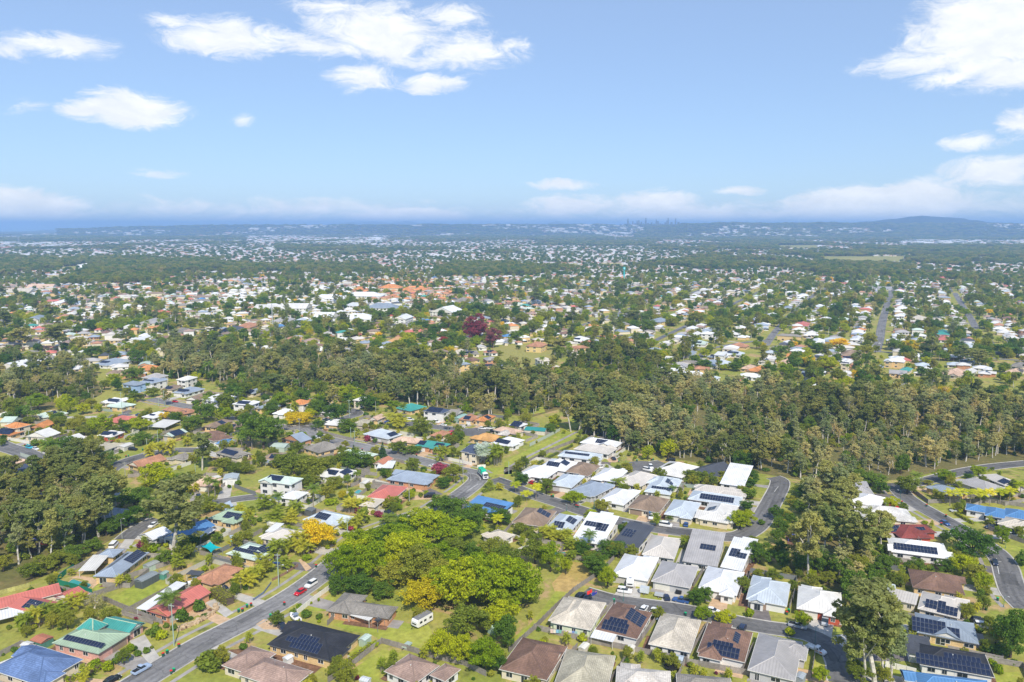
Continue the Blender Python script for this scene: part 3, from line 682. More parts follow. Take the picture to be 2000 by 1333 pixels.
    # solar panels on the main roof
    for face_, u, v, rows, cols in solar:
        along = {'F': Vector((1, 0, 0)), 'R': Vector((0, 1, 0)), 'L': Vector((0, -1, 0)), 'K': Vector((-1, 0, 0))}[face_]
        out = {'F': Vector((0, -1, 0)), 'R': Vector((1, 0, 0)), 'L': Vector((-1, 0, 0)), 'K': Vector((0, 1, 0))}[face_]
        half, span, S = (d / 2, w, d if style != 'h' else min(w, d)) if face_ in 'FK' else (w / 2, d, w if style != 'h' else min(w, d))
        p_ = pitch
        if style in 'fs': p_ = math.atan(.06 if style == 'f' else .16) if face_ == 'F' else 0; S = 2 * half
        if style == 'gx' and face_ in 'RL' or style == 'gy' and face_ in 'FK': continue
        up = (-out * math.cos(p_) + Vector((0, 0, math.sin(p_)))).normalized(); nrm = along.cross(up)
        Ls = S / 2 / math.cos(p_) if style not in 'fs' else 2 * half
        org = out * half + Vector((0, 0, ez)); c0 = org + along * (u * span / 2) + up * (v * Ls) + nrm * .09
        mt = Matrix((along, up, nrm)).transposed()
        if detail >= 2:
            for r_ in range(rows):
                for c_ in range(cols):
                    pos = c0 + along * ((c_ - (cols - 1) / 2) * 1.05) + up * ((r_ - (rows - 1) / 2) * 1.74)
                    ob('solar_panel', PANEL, root, loc=pos, rot=mt.to_euler())
        else:
            mb = MB()
            for r_ in range(rows):
                for c_ in range(cols): mb.box((c_ - (cols - 1) / 2) * 1.04 - .49, (c_ - (cols - 1) / 2) * 1.04 + .49, (r_ - (rows - 1) / 2) * 1.72 - .83, (r_ - (rows - 1) / 2) * 1.72 + .83, 0, .04)
            ob('solar_array', mb.me('solar_array', M['solar']), root, loc=c0, rot=mt.to_euler())
    if detail >= 2 and name == 'house':                     # aerials, vents, hot-water units
        if jit.random() < .7:
            zr = ez + min(w, d) / 2 * tp * .7; mb = MB().tube((0, 0, 0), (0, 0, .5), .09, .09, 6).tube((0, 0, .5), (0, 0, .62), .16, .06, 6)
            ob('roof_vent', mb.me('roof_vent', M['paint']), roof0, loc=(jit.uniform(-.2, .2) * w * .4, -d * .13, zr - .12), color=(.6, .6, .58))
        if jit.random() < .5:
            zr = ez + min(w, d) / 2 * tp; mb = MB().tube((0, 0, -.2), (0, 0, 1.5), .025, .02, 5)
            for i in range(5): mb.box(-.35 + .05 * i, .35 - .05 * i, -.5 + .22 * i, -.48 + .22 * i, 1.35, 1.37)
            mb.box(-.012, .012, -.5, .45, 1.355, 1.38); ob('television_aerial', mb.me('television_aerial', M['alu']), roof0, loc=(0, 0, zr))
    HOUSES.append(dict(root=root, c=ctr, w=w, d=d, an=an, gar=gar, rp=rp_l, who=who))
    return root
def parse_house(line):
    f = line.split(); return f
HOUSE_TABLE = '''
A0 300,1350 655,1150 280,1045 blue c t h 1 -
= 0,1250 210,1190 90,1160 offwhite
A0 420,1022 770,1115 1005,955 green p m h 1 F:.1,.42,1x13
+ 590,912 712,948 845,882 h teal 3.9 44
+ 1000,948 1135,872 905,815 gy teal - 22
A0 60,745 325,805 508,715 red c m gx 1 F:.25,.62,2x8
+ -60,770 500,632 430,566 gx - - -
+ 575,700 705,637 540,606 gx - 2.5 -
= 0,830 245,795 130,760 white
A0 735,502 915,512 1160,318 bluegrey y m h 1 R:.45,.5,2x8;L:-.1,.5,1x10
+ 735,352 880,352 985,290 h - - -
= 637,455 760,462 835,352 offwhite
A0 1140,772 1310,818 1652,628 red b m gy 1 -
= 1070,752 1148,772 1455,580 white
A0 1475,532 1650,560 1935,440 terracotta y t h 1 -
= 1458,485 1560,500 1592,470 charcoal
A0 1795,325 2010,395 2150,290 palegreen y m h 1 F:0,.5,1x11;F:.2,.8,1x4;R:.2,.5,2x4
A0 1270,205 1420,238 1680,105 skyblue w m gy 1 -
= 1490,188 1570,212 1675,145 white
A0 1120,187 1195,236 1300,160 white w m gy 1 -
A0 1640,48 1850,92 1985,12 green y m h 1 F:.35,.55,2x7
A1 80,1035 575,1162 820,965 black y t h 1 F:.05,.62,1x6;F:-.02,.42,1x11;F:.1,.22,1x9
A1 570,777 1020,825 1135,738 greybrown b t h 1 -
+ 570,777 760,800 850,650 h - - -
= 722,802 885,852 940,806 offwhite
A1 250,1385 468,1240 60,1140 pinkbrown c t h 1 -
+ -80,1260 165,1110 -30,1050 h - - -
A1 965,1245 1230,1325 1470,1200 pinkbrown w t h 1 -
+ 1340,1290 1490,1310 1615,1215 h - - -
A1 30,207 265,246 425,160 beige c m h 1 -
= 78,152 140,162 215,100 white
A1 365,60 600,120 765,40 paleblue y m h 1 F:-.1,.62,2x6
A1 1780,188 1900,240 2010,180 cream w m h 1 -
B1 1640,1165 1915,1235 2000,1162 skyblue w m s 1 F:.3,.5,2x9
A2 -115,1228 250,1292 447,1055 brown c t h 1 -
+ 230,1210 330,1195 420,1080 gx - - -
A2 290,1375 690,1405 835,1122 olive c t h 1 -
A2 770,1400 1185,1405 1270,1235 beige c t h 1 -
A2 1300,1420 1720,1455 1702,1300 greybrown c t h 1 -
A2 290,863 592,905 752,712 cream l t h 1 -
+ 300,830 480,910 600,720 h - - -
A2 650,916 965,982 1100,790 brown w t h 1 F:-.15,.35,2x7;F:-.1,.68,1x5;R:.1,.5,3x6
= 612,978 790,1018 826,950 white
A2 1050,1030 1367,1078 1492,850 cream w t h 1 -
A2 1445,1090 1800,1162 1882,945 brown w t h 1 F:.05,.3,2x8;R:.1,.55,1x5;F:0,.62,1x5
A2 1840,1230 2192,1305 2272,1022 grey g m h 1 -
A2 785,490 1050,535 1137,372 white w m h 1 -
A2 1080,540 1370,582 1467,430 grey g m h 1 -
A2 1445,595 1735,640 1825,475 white w m h 1 -
A2 1815,680 2117,722 2190,558 paleblue w m h 1 -
A2 2210,755 2547,800 2587,635 offwhite r m h 1 -
A2 1010,330 1250,358 1330,212 beige g m h 1 -
A2 1330,382 1592,420 1667,240 grey w m s 1 F:.2,.5,2x5
+ 1380,270 1540,295 1570,205 s white 3.9 -
A2 1615,430 1790,460 1905,290 white w m s 1 F:-.3,.5,3x3;F:.4,.45,2x3
+ 1760,300 1880,330 1920,250 s white 3.9 -
A2 790,252 980,302 1097,172 charcoal w m s 1 F:-.4,.55,3x4
+ 900,150 970,160 1010,105 s black 3.8 -
A2 465,215 700,252 838,102 white w m s 1 F:-.3,.6,2x6;F:.35,.55,3x4
+ 640,90 740,110 790,40 s white 4.0 -
A2 256,127 445,152 560,42 paleblue w m h 1 F:-.1,.55,2x4;R:.1,.5,2x5
B2 -12,1285 237,1307 360,1195 taupe c t h 1 R:.2,.5,3x4
B2 75,907 270,946 352,868 white w m h 1 -
B2 315,985 472,1016 545,930 paleblue g m h 1 -
B2 500,1032 657,1092 756,1000 bluegrey g m h 1 -
B2 715,1110 887,1158 962,1050 white w m h 1 -
B2 915,1165 1147,1206 1220,1105 taupe c t h 1 -
B2 1190,1216 1402,1246 1475,1135 paleblue c m h 1 -
B2 1470,1250 1690,1290 1756,1160 offwhite c m h 1 L:0,.5,2x4
B2 1375,1100 1757,1152 1802,1088 paleblue w m h 1 F:.1,.5,2x13
B2 1425,1032 1785,1077 1822,1032 beige w m h 1 -
B2 1655,975 1830,1012 1852,900 white w m s 1 R:0,.5,2x4
+ 1760,930 1830,945 1850,890 s white 3.8 -
B2 1470,892 1585,972 1642,868 charcoal k m gy 1 -
B2 1140,886 1347,946 1412,850 offwhite w m h 1 L:0,.55,2x5
B2 1030,1040 1227,1062 1312,945 paleblue w m h 1 F:.2,.6,1x8;R:.2,.5,2x5
B2 858,962 1017,1021 1097,920 beige c m h 1 -
B2 628,937 802,966 895,885 white w m h 1 -
B2 420,886 607,911 690,842 taupe w t h 1 -
B2 225,852 417,886 492,815 white w m h 1 F:-.1,.55,2x6;R:.1,.5,2x5
B2 375,762 667,801 692,755 paleblue w m h 1 F:-.1,.6,1x12
B2 485,709 747,749 817,707 beige w m h 1 -
B2 545,658 807,699 852,660 white w m h 1 F:.1,.6,2x6
B1 890,1082 1085,1113 1160,1010 red c m h 1 -
B1 810,1150 930,1166 1005,1105 cream c m h 1 -
B1 1025,946 1322,993 1425,915 bluegrey b m h 1 -
B1 925,822 1000,835 1065,785 rust w m gy 1 -
= 950,855 1075,860 1085,812 white
B1 490,905 690,946 770,888 offwhite w m h 1 R:.1,.5,2x6;F:-.1,.5,2x6
B1 10,957 270,987 380,938 palegreen w m h 2 F:-.2,.6,2x7
B1 195,1087 322,1112 390,1050 white w m h 1 -
B1 690,770 832,802 945,750 palegreen y m h 1 -
+ 660,745 760,765 800,728 h - - -
B1 380,700 490,746 670,690 greybrown y t h 1 -
B1 205,627 350,661 430,630 bluegrey b m gy 1 -
B1 50,787 190,800 240,755 taupe c t h 1 F:.4,.5,2x6
= 75,812 150,822 200,790 slate
B1 870,592 1040,642 1108,596 paleblue w m h 1 R:.1,.45,2x6
B1 1052,647 1250,667 1310,635 peach y t h 1 -
B1 1262,682 1452,717 1500,672 teal b m h 1 F:-.65,.55,2x4;F:.7,.55,2x5
B1 1610,727 1752,747 1800,692 navy c m h 2 -
B1 1360,602 1442,617 1520,580 terracotta y t h 1 -
B1 1680,627 1832,652 1920,610 amber y t h 1 -
B1 1880,597 1962,604 2012,570 beige y t h 1 -
B1 1885,662 1990,704 2050,640 white w m h 1 F:0,.5,2x8
B1 1310,412 1467,432 1512,405 navy w m h 2 F:0,.5,3x9
B1 1110,390 1212,421 1310,380 teal y m h 1 -
B1 1590,477 1690,492 1740,455 terracotta y t h 1 F:.1,.5,2x4
B1 1740,482 1802,502 1840,455 orange y t h 1 R:0,.5,2x4
B1 545,517 642,532 690,490 offwhite y m h 1 -
B1 760,517 842,532 890,490 olive c t h 1 -
B1 900,477 962,492 992,455 peach y t gy 1 -
B1 270,352 372,367 430,340 orange w t h 2 -
B1 10,387 122,402 190,370 slate a m h 1 -
B1 140,432 232,442 290,405 white w m h 1 -
B1 520,422 602,437 650,400 white w m h 1 F:.1,.5,2x5
B1 75,332 182,347 260,320 offwhite c m h 1 -
B1 775,327 822,336 852,308 offwhite c m h 2 -
B1 540,302 640,322 710,285 greybrown y t h 1 -
B1 470,275 560,285 600,262 peach c t h 1 -
B0 20,532 132,546 250,518 orange c t h 2 -
B0 255,542 352,552 400,508 orange b t gy 1 -
B0 -20,592 92,612 190,560 orange y t h 1 F:0,.5,3x9
B0 225,607 372,627 440,585 offwhite c m gy 1 -
B0 390,657 562,672 715,632 offwhite c m gy 1 -
+ 600,625 690,632 715,615 h red 2.9 -
B0 640,712 790,735 935,676 olive w m h 1 -
B0 -60,817 100,835 215,793 peach y t h 1 -
B0 -20,892 102,912 270,868 navy b t gy 2 F:.2,.5,2x6
B0 100,1047 242,1054 300,960 brown c t h 1 -
B0 1000,830 1085,857 1295,790 terracotta a t gy 1 -
B0 300,442 352,467 505,434 palegreen c m h 1 R:-.1,.5,3x5
B0 790,602 902,617 945,580 offwhite r m h 1 F:.1,.5,2x8
B0 880,492 942,517 990,465 red y m h 1 -
B0 1275,602 1342,617 1455,575 palegreen a m gy 1 R:0,.5,3x7
B0 1135,457 1202,477 1310,435 white w m h 1 F:.1,.6,1x4
= 1190,530 1300,550 1378,500 offwhite
B0 1290,402 1452,442 1515,415 terracotta y t h 1 F:.6,.4,1x5
B0 1615,532 1692,547 1800,490 taupe y t h 1 R:0,.5,2x4
B0 1770,542 1842,552 1890,520 taupe y t h 1 F:0,.5,2x4
B0 1590,600 1690,657 1790,615 brown w t h 1 -
B0 1690,667 1782,674 1820,640 skyblue w m h 1 -
B0 1660,737 1832,772 1975,740 greybrown c t h 1 F:.1,.5,2x10
B0 1340,777 1432,802 1500,770 greybrown c t h 1 -
B0 1450,992 1640,1004 1735,940 peach y t h 1 -
B0 775,1150 850,1170 930,1070 slate g m s 1 -
B0 780,1225 870,1262 940,1185 bluegrey w m h 1 -
B0 1595,322 1700,347 1820,305 white w m h 2 -
B0 1675,352 1792,367 1832,335 white w m h 1 -
B0 1830,357 1962,372 2012,345 white w m h 2 F:0,.5,2x8
B0 1480,322 1562,337 1660,280 taupe y t gy 1 -
B0 965,202 1052,217 1135,195 slate u m h 2 -
B0 1100,187 1192,202 1285,170 bluegrey w m h 2 F:0,.5,1x9
B0 1120,152 1232,162 1305,135 grey c m h 2 -
B0 1370,267 1472,282 1580,240 bluegrey w m h 1 F:0,.5,2x8
B0 1280,242 1352,252 1410,220 taupe c t h 1 F:.1,.5,2x5
B0 800,342 902,357 1000,325 white c m h 1 F:.2,.5,2x9
B0 855,377 952,392 1040,360 palegreen y m h 1 -
B0 0,78 170,96 335,42 white w m gy 1 R:.2,.5,2x12
B0 750,47 862,62 1010,20 bluegrey w m h 1 F:0,.5,2x8
B0 1100,87 1172,102 1222,70 orange y t h 1 -
B0 1400,167 1472,177 1520,150 offwhite w m h 2 -
B0 -20,452 60,465 110,430 offwhite a m h 1 -
B0 30,495 110,505 150,470 palegreen c m gx 1 -
B0 1940,270 1990,285 2040,245 bluegrey c m h 1 F:0,.5,3x5
B3 640,1062 825,1072 800,1010 grey g m h 1 -
+ 690,1000 790,1005 770,975 s grey 3.6 -
B3 650,1122 880,1167 910,1090 white w m h 1 -
B3 735,1248 1145,1280 1090,1180 offwhite c t h 1 -
A3 835,172 1285,158 1245,95 darkred r t h 1 F:-.45,.5,2x8;F:.5,.5,1x4
+ 975,200 1230,205 1210,110 h - - -
= 840,190 985,195 970,160 cream
A3 965,312 1428,370 1370,250 white w m h 1 F:-.15,.42,2x13
A3 1128,588 1535,648 1485,500 brown y t h 1 -
A3 1128,755 1455,812 1560,690 beige c m h 1 F:-.4,.5,2x3;F:.4,.35,2x5;F:.1,.75,1x2
+ 960,692 1170,720 1165,640 f beige 2.75 -
+ 1380,740 1565,748 1560,670 h - - -
A3 1150,942 1630,1027 1620,870 slate y m h 1 F:-.6,.45,3x8;F:.2,.35,2x3
+ 1290,960 1540,1020 1480,890 gy - - -
A3 1170,1195 1742,1282 1715,1110 black w t h 1 F:-.1,.3,2x16;F:.2,.7,1x8
+ 1070,1095 1275,1135 1275,1000 f charcoal 2.8 -
A3 1165,1385 1760,1440 1730,1310 skyblue w m h 1 -
+ 1048,1310 1140,1330 1150,1250 gx - 2.5 -
B3 1228,1012 1482,1072 1577,1046 slate y m h 1 -
= 1305,1045 1400,1065 1440,1035 white
B3 1478,962 1722,1048 1842,1012 grey g m h 1 -
B3 1670,917 1852,1002 1967,982 beige c m h 1 F:.6,.5,2x4
B3 1530,1182 1690,1205 1720,1162 skyblue w m h 1 -
+ 1680,1222 1840,1255 1870,1190 h - - -
+ 1840,1240 2040,1262 2060,1200 h - - -
B3 1790,1292 1992,1342 2050,1290 cream c m h 1 -
+ 1890,1310 2060,1380 2080,1310 h - - -
B1 1500,437 1572,447 1616,415 greybrown g m gx 1 -
B3 100,108 190,122 240,98 peach c t h 1 -
B3 245,140 365,150 380,110 bluegrey w m h 1 F:0,.5,3x8
B3 395,45 490,60 545,30 terracotta b t h 1 F:.2,.6,1x5
B3 590,62 660,70 735,52 terracotta y t h 1 -
B3 585,40 645,50 655,20 offwhite c m h 2 F:0,.5,1x6
B3 690,165 890,178 895,150 terracotta c t h 1 F:0,.55,1x12
B3 970,195 1060,205 1095,180 grey w m h 1 -
B3 1045,235 1150,245 1200,225 red c t h 1 F:-.4,.5,2x4
B3 1030,95 1110,105 1125,82 teal c m h 1 -
B3 1170,95 1270,105 1290,75 offwhite c m h 1 -
B3 1340,120 1500,140 1570,105 peach c t h 1 -
B3 1510,110 1600,122 1630,95 offwhite w m gy 1 -
B3 1495,30 1600,42 1620,15 paleblue w m h 1 F:0,.5,2x10
B3 1890,60 1990,72 2030,45 greybrown c t h 1 -
B3 1850,105 1960,118 2010,95 peach c t h 1 -
B3 70,35 150,48 205,22 peach w t h 1 -
B3 355,212 420,222 460,190 white w m h 1 -
B3 840,80 890,86 900,62 bluegrey y m h 1 F:0,.5,2x5
B2 1830,95 1930,108 2010,80 orange y t h 1 -
B2 1790,80 1860,90 1900,62 peach y t h 1 -
B2 1440,45 1560,60 1660,35 bluegrey w m h 1 F:0,.5,2x8
B2 1520,165 1580,175 1620,150 paleblue w m h 1 F:0,.5,2x5
B2 1720,180 1800,190 1835,165 red c m h 1 -
B2 1190,20 1260,28 1285,5 offwhite w m gx 1 -
B2 -120,560 30,600 65,570 peach c t h 1 -
B2 -10,520 70,540 110,515 white w m h 1 F:0,.5,3x6
C2 1290,1170 1400,1180 1440,1150 slate w m h 1 F:0,.5,2x10
C2 1340,1125 1420,1132 1435,1110 paleblue g m gx 1 -
C2 1660,1165 1790,1180 1810,1160 paleblue w m h 1 F:0,.5,2x10
C2 1540,1190 1640,1205 1660,1185 bluegrey y m h 1 F:0,.5,2x8
C2 1480,1010 1560,1015 1570,1000 white w m h 2 -
C2 1380,1030 1440,1038 1465,1000 offwhite w m gy 2 -
C2 1580,1055 1660,1060 1680,1030 grey c m h 1 -
C2 1700,1105 1830,1118 1850,1100 terracotta y t h 1 -
C2 1390,1085 1500,1095 1530,1075 palegreen w m h 1 F:0,.5,2x8
C2 120,1105 240,1115 265,1090 terracotta a t h 2 -
C2 1090,910 1170,925 1210,905 slate a m h 2 -
C2 440,1060 560,1070 600,1045 white w m h 1 F:0,.5,2x8
C2 1570,1175 1650,1180 1690,1160 white w m f 2 -
C2 1550,1235 1660,1255 1690,1230 paleblue w m h 1 F:0,.5,2x9
C1 990,922 1100,928 1285,850 white w m gy 2 -
C1 1350,852 1500,872 1632,815 white w m gy 2 -
C1 650,905 930,912 950,868 white w m h 1 -
C1 470,892 600,902 620,860 white w m gx 1 -
C1 0,832 230,842 250,795 offwhite w m gx 2 -
C1 250,822 400,832 410,785 offwhite w m gx 2 -
C1 440,742 700,748 700,718 white w m h 1 -
C1 700,722 990,728 990,698 white w m h 2 -
C1 150,917 262,927 272,890 grey c m h 1 -
C1 272,927 420,932 430,905 paleblue w m h 1 F:0,.5,2x8
C1 720,792 832,802 850,775 white w m f 2 -
C1 850,812 1110,818 1122,790 slate w m h 2 -
C1 970,658 1130,664 1135,638 orange c t h 2 -
C1 1130,680 1220,686 1225,655 orange c t h 1 -
C1 1240,674 1330,680 1335,655 orange c t h 1 -
C1 770,672 850,678 860,655 orange c t h 1 -
C1 900,1052 950,1060 962,1035 amber c m h 1 -
C1 1040,1072 1130,1080 1142,1045 amber c m h 1 -
C1 1195,1142 1280,1152 1292,1120 cream c m h 1 -
C1 930,1142 1000,1152 1032,1108 white w m h 2 -
C1 1540,1162 1620,1172 1628,1142 cream y t h 1 -
C1 1540,762 1650,772 1692,745 greybrown w t h 1 -
C1 1600,748 1670,752 1692,725 orange w t h 1 -
C0 990,1092 1130,1107 1205,1045 white w m gy 2 -
C0 245,899 335,907 342,875 slate w m h 2 -
C0 450,774 550,782 560,755 white w m h 1 -
C0 585,952 690,960 740,930 offwhite c m h 1 -
C0 740,887 840,895 852,865 pinkbrown w t h 1 -
C0 1140,872 1330,888 1342,850 red c t h 1 -
C0 1130,927 1230,937 1262,905 grey c m h 1 -
C0 1880,957 1980,967 1992,940 terracotta y t h 1 -
C0 1750,987 1850,997 1872,960 charcoal w m h 1 F:0,.5,2x8
C0 1360,1002 1430,1012 1452,975 greybrown c t h 1 -
C0 240,657 410,662 417,635 peach c m gx 1 -
C0 30,692 230,700 237,670 cream a m gx 1 -
C3 515,627 665,634 670,612 red w m f 1 -
C3 530,657 750,664 762,635 grey w m f 1 -
C3 760,662 960,670 970,640 grey w m f 1 -
C3 1270,582 1420,588 1422,572 red c m h 1 -
C3 210,947 320,954 327,925 red w m h 1 -
C3 335,1082 440,1087 447,1055 white w m h 2 -
C3 650,1062 740,1067 747,1030 white w m h 1 -
C3 1300,1012 1420,1020 1427,990 teal w m h 2 -
C3 1510,1147 1595,1152 1602,1115 paleblue c m gx 1 -
C3 1115,1192 1240,1198 1247,1180 white w m gx 1 -
C3 570,1172 730,1182 737,1155 taupe c t h 1 -
C3 1310,1055 1420,1062 1430,1035 red w m h 1 -
C3 1090,900 1240,910 1250,880 cream a m h 1 -
'''
def build_houses():
    rows = []
    for ln in HOUSE_TABLE.strip().split('\n'):
        f = ln.split()
        if f[0] == '+': rows[-1][1].append(f[1:])
        elif f[0] == '=': rows[-1][2].append(f[1:])
        else: rows.append((f, [], []))
    jr = random.Random(5)
    for f, wl, pl in rows:
        tile = f[0]; ez = {'1': 2.7, '2': 5.5}.get(f[8]) or float(f[8])
        tri = lambda ww, z: rect_from(*[TG(tile, *map(float, q.split(',')), z) for q in ww[:3]])
        ctr, w, d, an = tri(f[1:4], ez)
        d = min(max(d, 6.5), 30) if w > 7 else max(d, 5)
        if tile in ('A2', 'B2') and w > 9: w *= 1.05; d *= 1.05; w = min(max(w, 5.5), 34)
        wings = []
        for q in wl:
            z = float(q[5]) if q[5] != '-' else ez
            c2, w2, d2, a2 = tri(q, z); wings.append((c2, max(w2, 3), max(d2, 3), a2, q[3], None if q[4] == '-' else q[4], z if q[5] != '-' else None, float(q[6]) if q[6] != '-' else None))
        pat = []
        for q in pl:
            z = 2.35; c2, w2, d2, a2 = tri(q, z); pat.append((c2, w2, d2, a2, q[3], z))
        sol = []
        if f[9] != '-':
            for q in f[9].split(';'):
                fc, r = q.split(':'); u, v, rc = r.split(','); a, b = rc.split('x'); sol.append((fc, float(u), float(v), int(a), int(b)))
        dist = math.hypot(*ctr)
        make_house(ctr, w, d, an, f[4], f[5], f[6], f[7], ez, None, wings, pat, sol, 2 if dist < 330 else 1 if dist < 700 else 0, group='houses of the near suburb' if dist < 620 else 'houses of the middle suburb', jit=jr)
build_houses()
# driveways from each garage to its street
def build_driveways():
    for h in HOUSES:
        if h['rp'] is None or h['gar'] is None: continue
        cx, cy, nx, ny = h['gar'][:4]; ca, sa = math.cos(h['an']), math.sin(h['an'])
        a = np.array((h['c'][0] + cx * ca - cy * sa, h['c'][1] + cx * sa + cy * ca))
        C, hw = ROADS[h['who']]; i = ((C - a) ** 2).sum(1).argmin(); b = C[i]; L = np.linalg.norm(b - a)
        if L > 30 or L < hw + 1.5 or h['gar'][7] < .35: continue
        dr = (b - a) / L; e = b - dr * (hw - .1); m = (a + e) / 2
        if in_foot(m + dr * 1.0, .3) and L > 12: continue
        n = np.array((-dr[1], dr[0])); wd = 2.4 if h['w'] > 11 else 1.5; off = n * rng.uniform(-1, 1) * 2
        P = [a + off - n * wd, e + off - n * (wd + .5), e + off + n * (wd + .5), a + off + n * wd]
        h['drive'] = (a + off * .6, e + off, dr)
        struct('driveway', mesh('driveway', [(p[0], p[1], .026 + .0015 * rng.random()) for p in P], [(0, 1, 2, 3)], M[rng.choice(('concrete', 'concrete', 'concrete', 'path', 'paver', 'darkpave'))]))
build_driveways()

# garden beds, paved patios and lot fences around the near houses
def build_yards():
    r_ = random.Random(14); k = 0
    for h in HOUSES:
        d = math.hypot(*h['c'])
        if d > 520: continue
        ca, sa = math.cos(h['an']), math.sin(h['an']); T = lambda x, y: (h['c'][0] + x * ca - y * sa, h['c'][1] + x * sa + y * ca)
        W2, D2 = h['w'] / 2, h['d'] / 2
        for side in r_.sample(range(4), 3):
            s = r_.choice((-1, 1)); out = r_.uniform(1.2, 3.4); L = r_.uniform(.4, .95)
            if side < 2: y = (-1, 1)[side]; x0 = -W2 if s < 0 else W2 - 2 * W2 * L; R = [(x0, y * (D2 - .6)), (x0 + 2 * W2 * L, y * (D2 - .6)), (x0 + 2 * W2 * L, y * (D2 + out)), (x0, y * (D2 + out * r_.uniform(.8, 1.2)))]
            else: x = (-1, 1)[side - 2]; y0 = -D2 if s < 0 else D2 - 2 * D2 * L; R = [(x * (W2 - .6), y0), (x * (W2 - .6), y0 + 2 * D2 * L), (x * (W2 + out), y0 + 2 * D2 * L), (x * (W2 + out * r_.uniform(.8, 1.2)), y0)]
            P = [T(*q) for q in R]; m = ((P[2][0] + P[3][0]) / 2, (P[2][1] + P[3][1]) / 2)
            if road_dist(np.array(m))[0] < 3 or in_foot(m, .2): continue
            mat = r_.choice(('mulch', 'mulch', 'path', 'concrete', 'paver', 'mulch')); k += 1
            poly_sheet('garden_bed' if mat == 'mulch' else 'paving', P, M[mat], .0155 + .0002 * (k % 12))
build_yards()
# ------------------------------------------------------------------ trees
def vnoise(x, y, s):
    x, y = x / s, y / s; xi, yi = math.floor(x), math.floor(y); fx, fy = x - xi, y - yi; fx, fy = fx * fx * (3 - 2 * fx), fy * fy * (3 - 2 * fy)
    def h(a, b): n = (a * 374761393 + b * 668265263) & 0xffffffff; n = ((n ^ (n >> 13)) * 1274126177) & 0xffffffff; return ((n ^ (n >> 16)) & 0xffff) / 65535
    return (h(xi, yi) * (1 - fx) + h(xi + 1, yi) * fx) * (1 - fy) + (h(xi, yi + 1) * (1 - fx) + h(xi + 1, yi + 1) * fx) * fy
def leaves(blobs, n, size, seed, flat=1.0, outw=.8, asp=1.0):
    """leaf-sized rhombic faces spread through a set of blobs (x,y,z,r[,zr])"""
    r_ = np.random.default_rng(seed); P = []; N = []
    tot = sum(b[3] ** 2 for b in blobs)
    for b in blobs:
        k = max(8, int(n * b[3] ** 2 / tot)); zr = b[4] if len(b) > 4 else b[3] * flat
        d = r_.normal(size=(k, 3)); d /= np.linalg.norm(d, axis=1, keepdims=True)
        rad = 1 - .45 * r_.random((k, 1)) ** 1.6
        P.append(d * rad * np.array((b[3], b[3], zr)) + np.array(b[:3])); N.append(d * outw + r_.normal(size=(k, 3)) * .45 + np.array((0, 0, .3)))
    P = np.concatenate(P); N = np.concatenate(N); N /= np.linalg.norm(N, axis=1, keepdims=True)
    t = np.cross(N, r_.normal(size=N.shape)); t /= np.maximum(np.linalg.norm(t, axis=1, keepdims=True), 1e-6); u = np.cross(N, t)
    s = size * (.6 + .8 * r_.random((len(P), 1))); a = t * s * .5 * asp; c = u * s * .5 / asp ** .3
    V = np.stack([P - a, P - c * .75 + a * .1, P + a, P + c * .75 + a * .1], 1).reshape(-1, 3)
    F = np.arange(len(P) * 4).reshape(-1, 4); return V, F
def limb(mb, p0, p1, r0, r1, n=6, bend=.08, segs=3, r_=rng):
    p0, p1 = Vector(p0), Vector(p1); prev = p0; L = (p1 - p0).length
    for i in range(1, segs + 1):
        q = p0.lerp(p1, i / segs)
        if i < segs: q += Vector((r_.uniform(-1, 1), r_.uniform(-1, 1), r_.uniform(-.3, .3))) * L * bend
        mb.tube(prev, q, r0 + (r1 - r0) * (i - 1) / segs, r0 + (r1 - r0) * i / segs, n); prev = q
PROTO = {}
def proto(kind, v, trunk, crown, h, w): PROTO.setdefault(kind, []).append((trunk, crown, h, w))
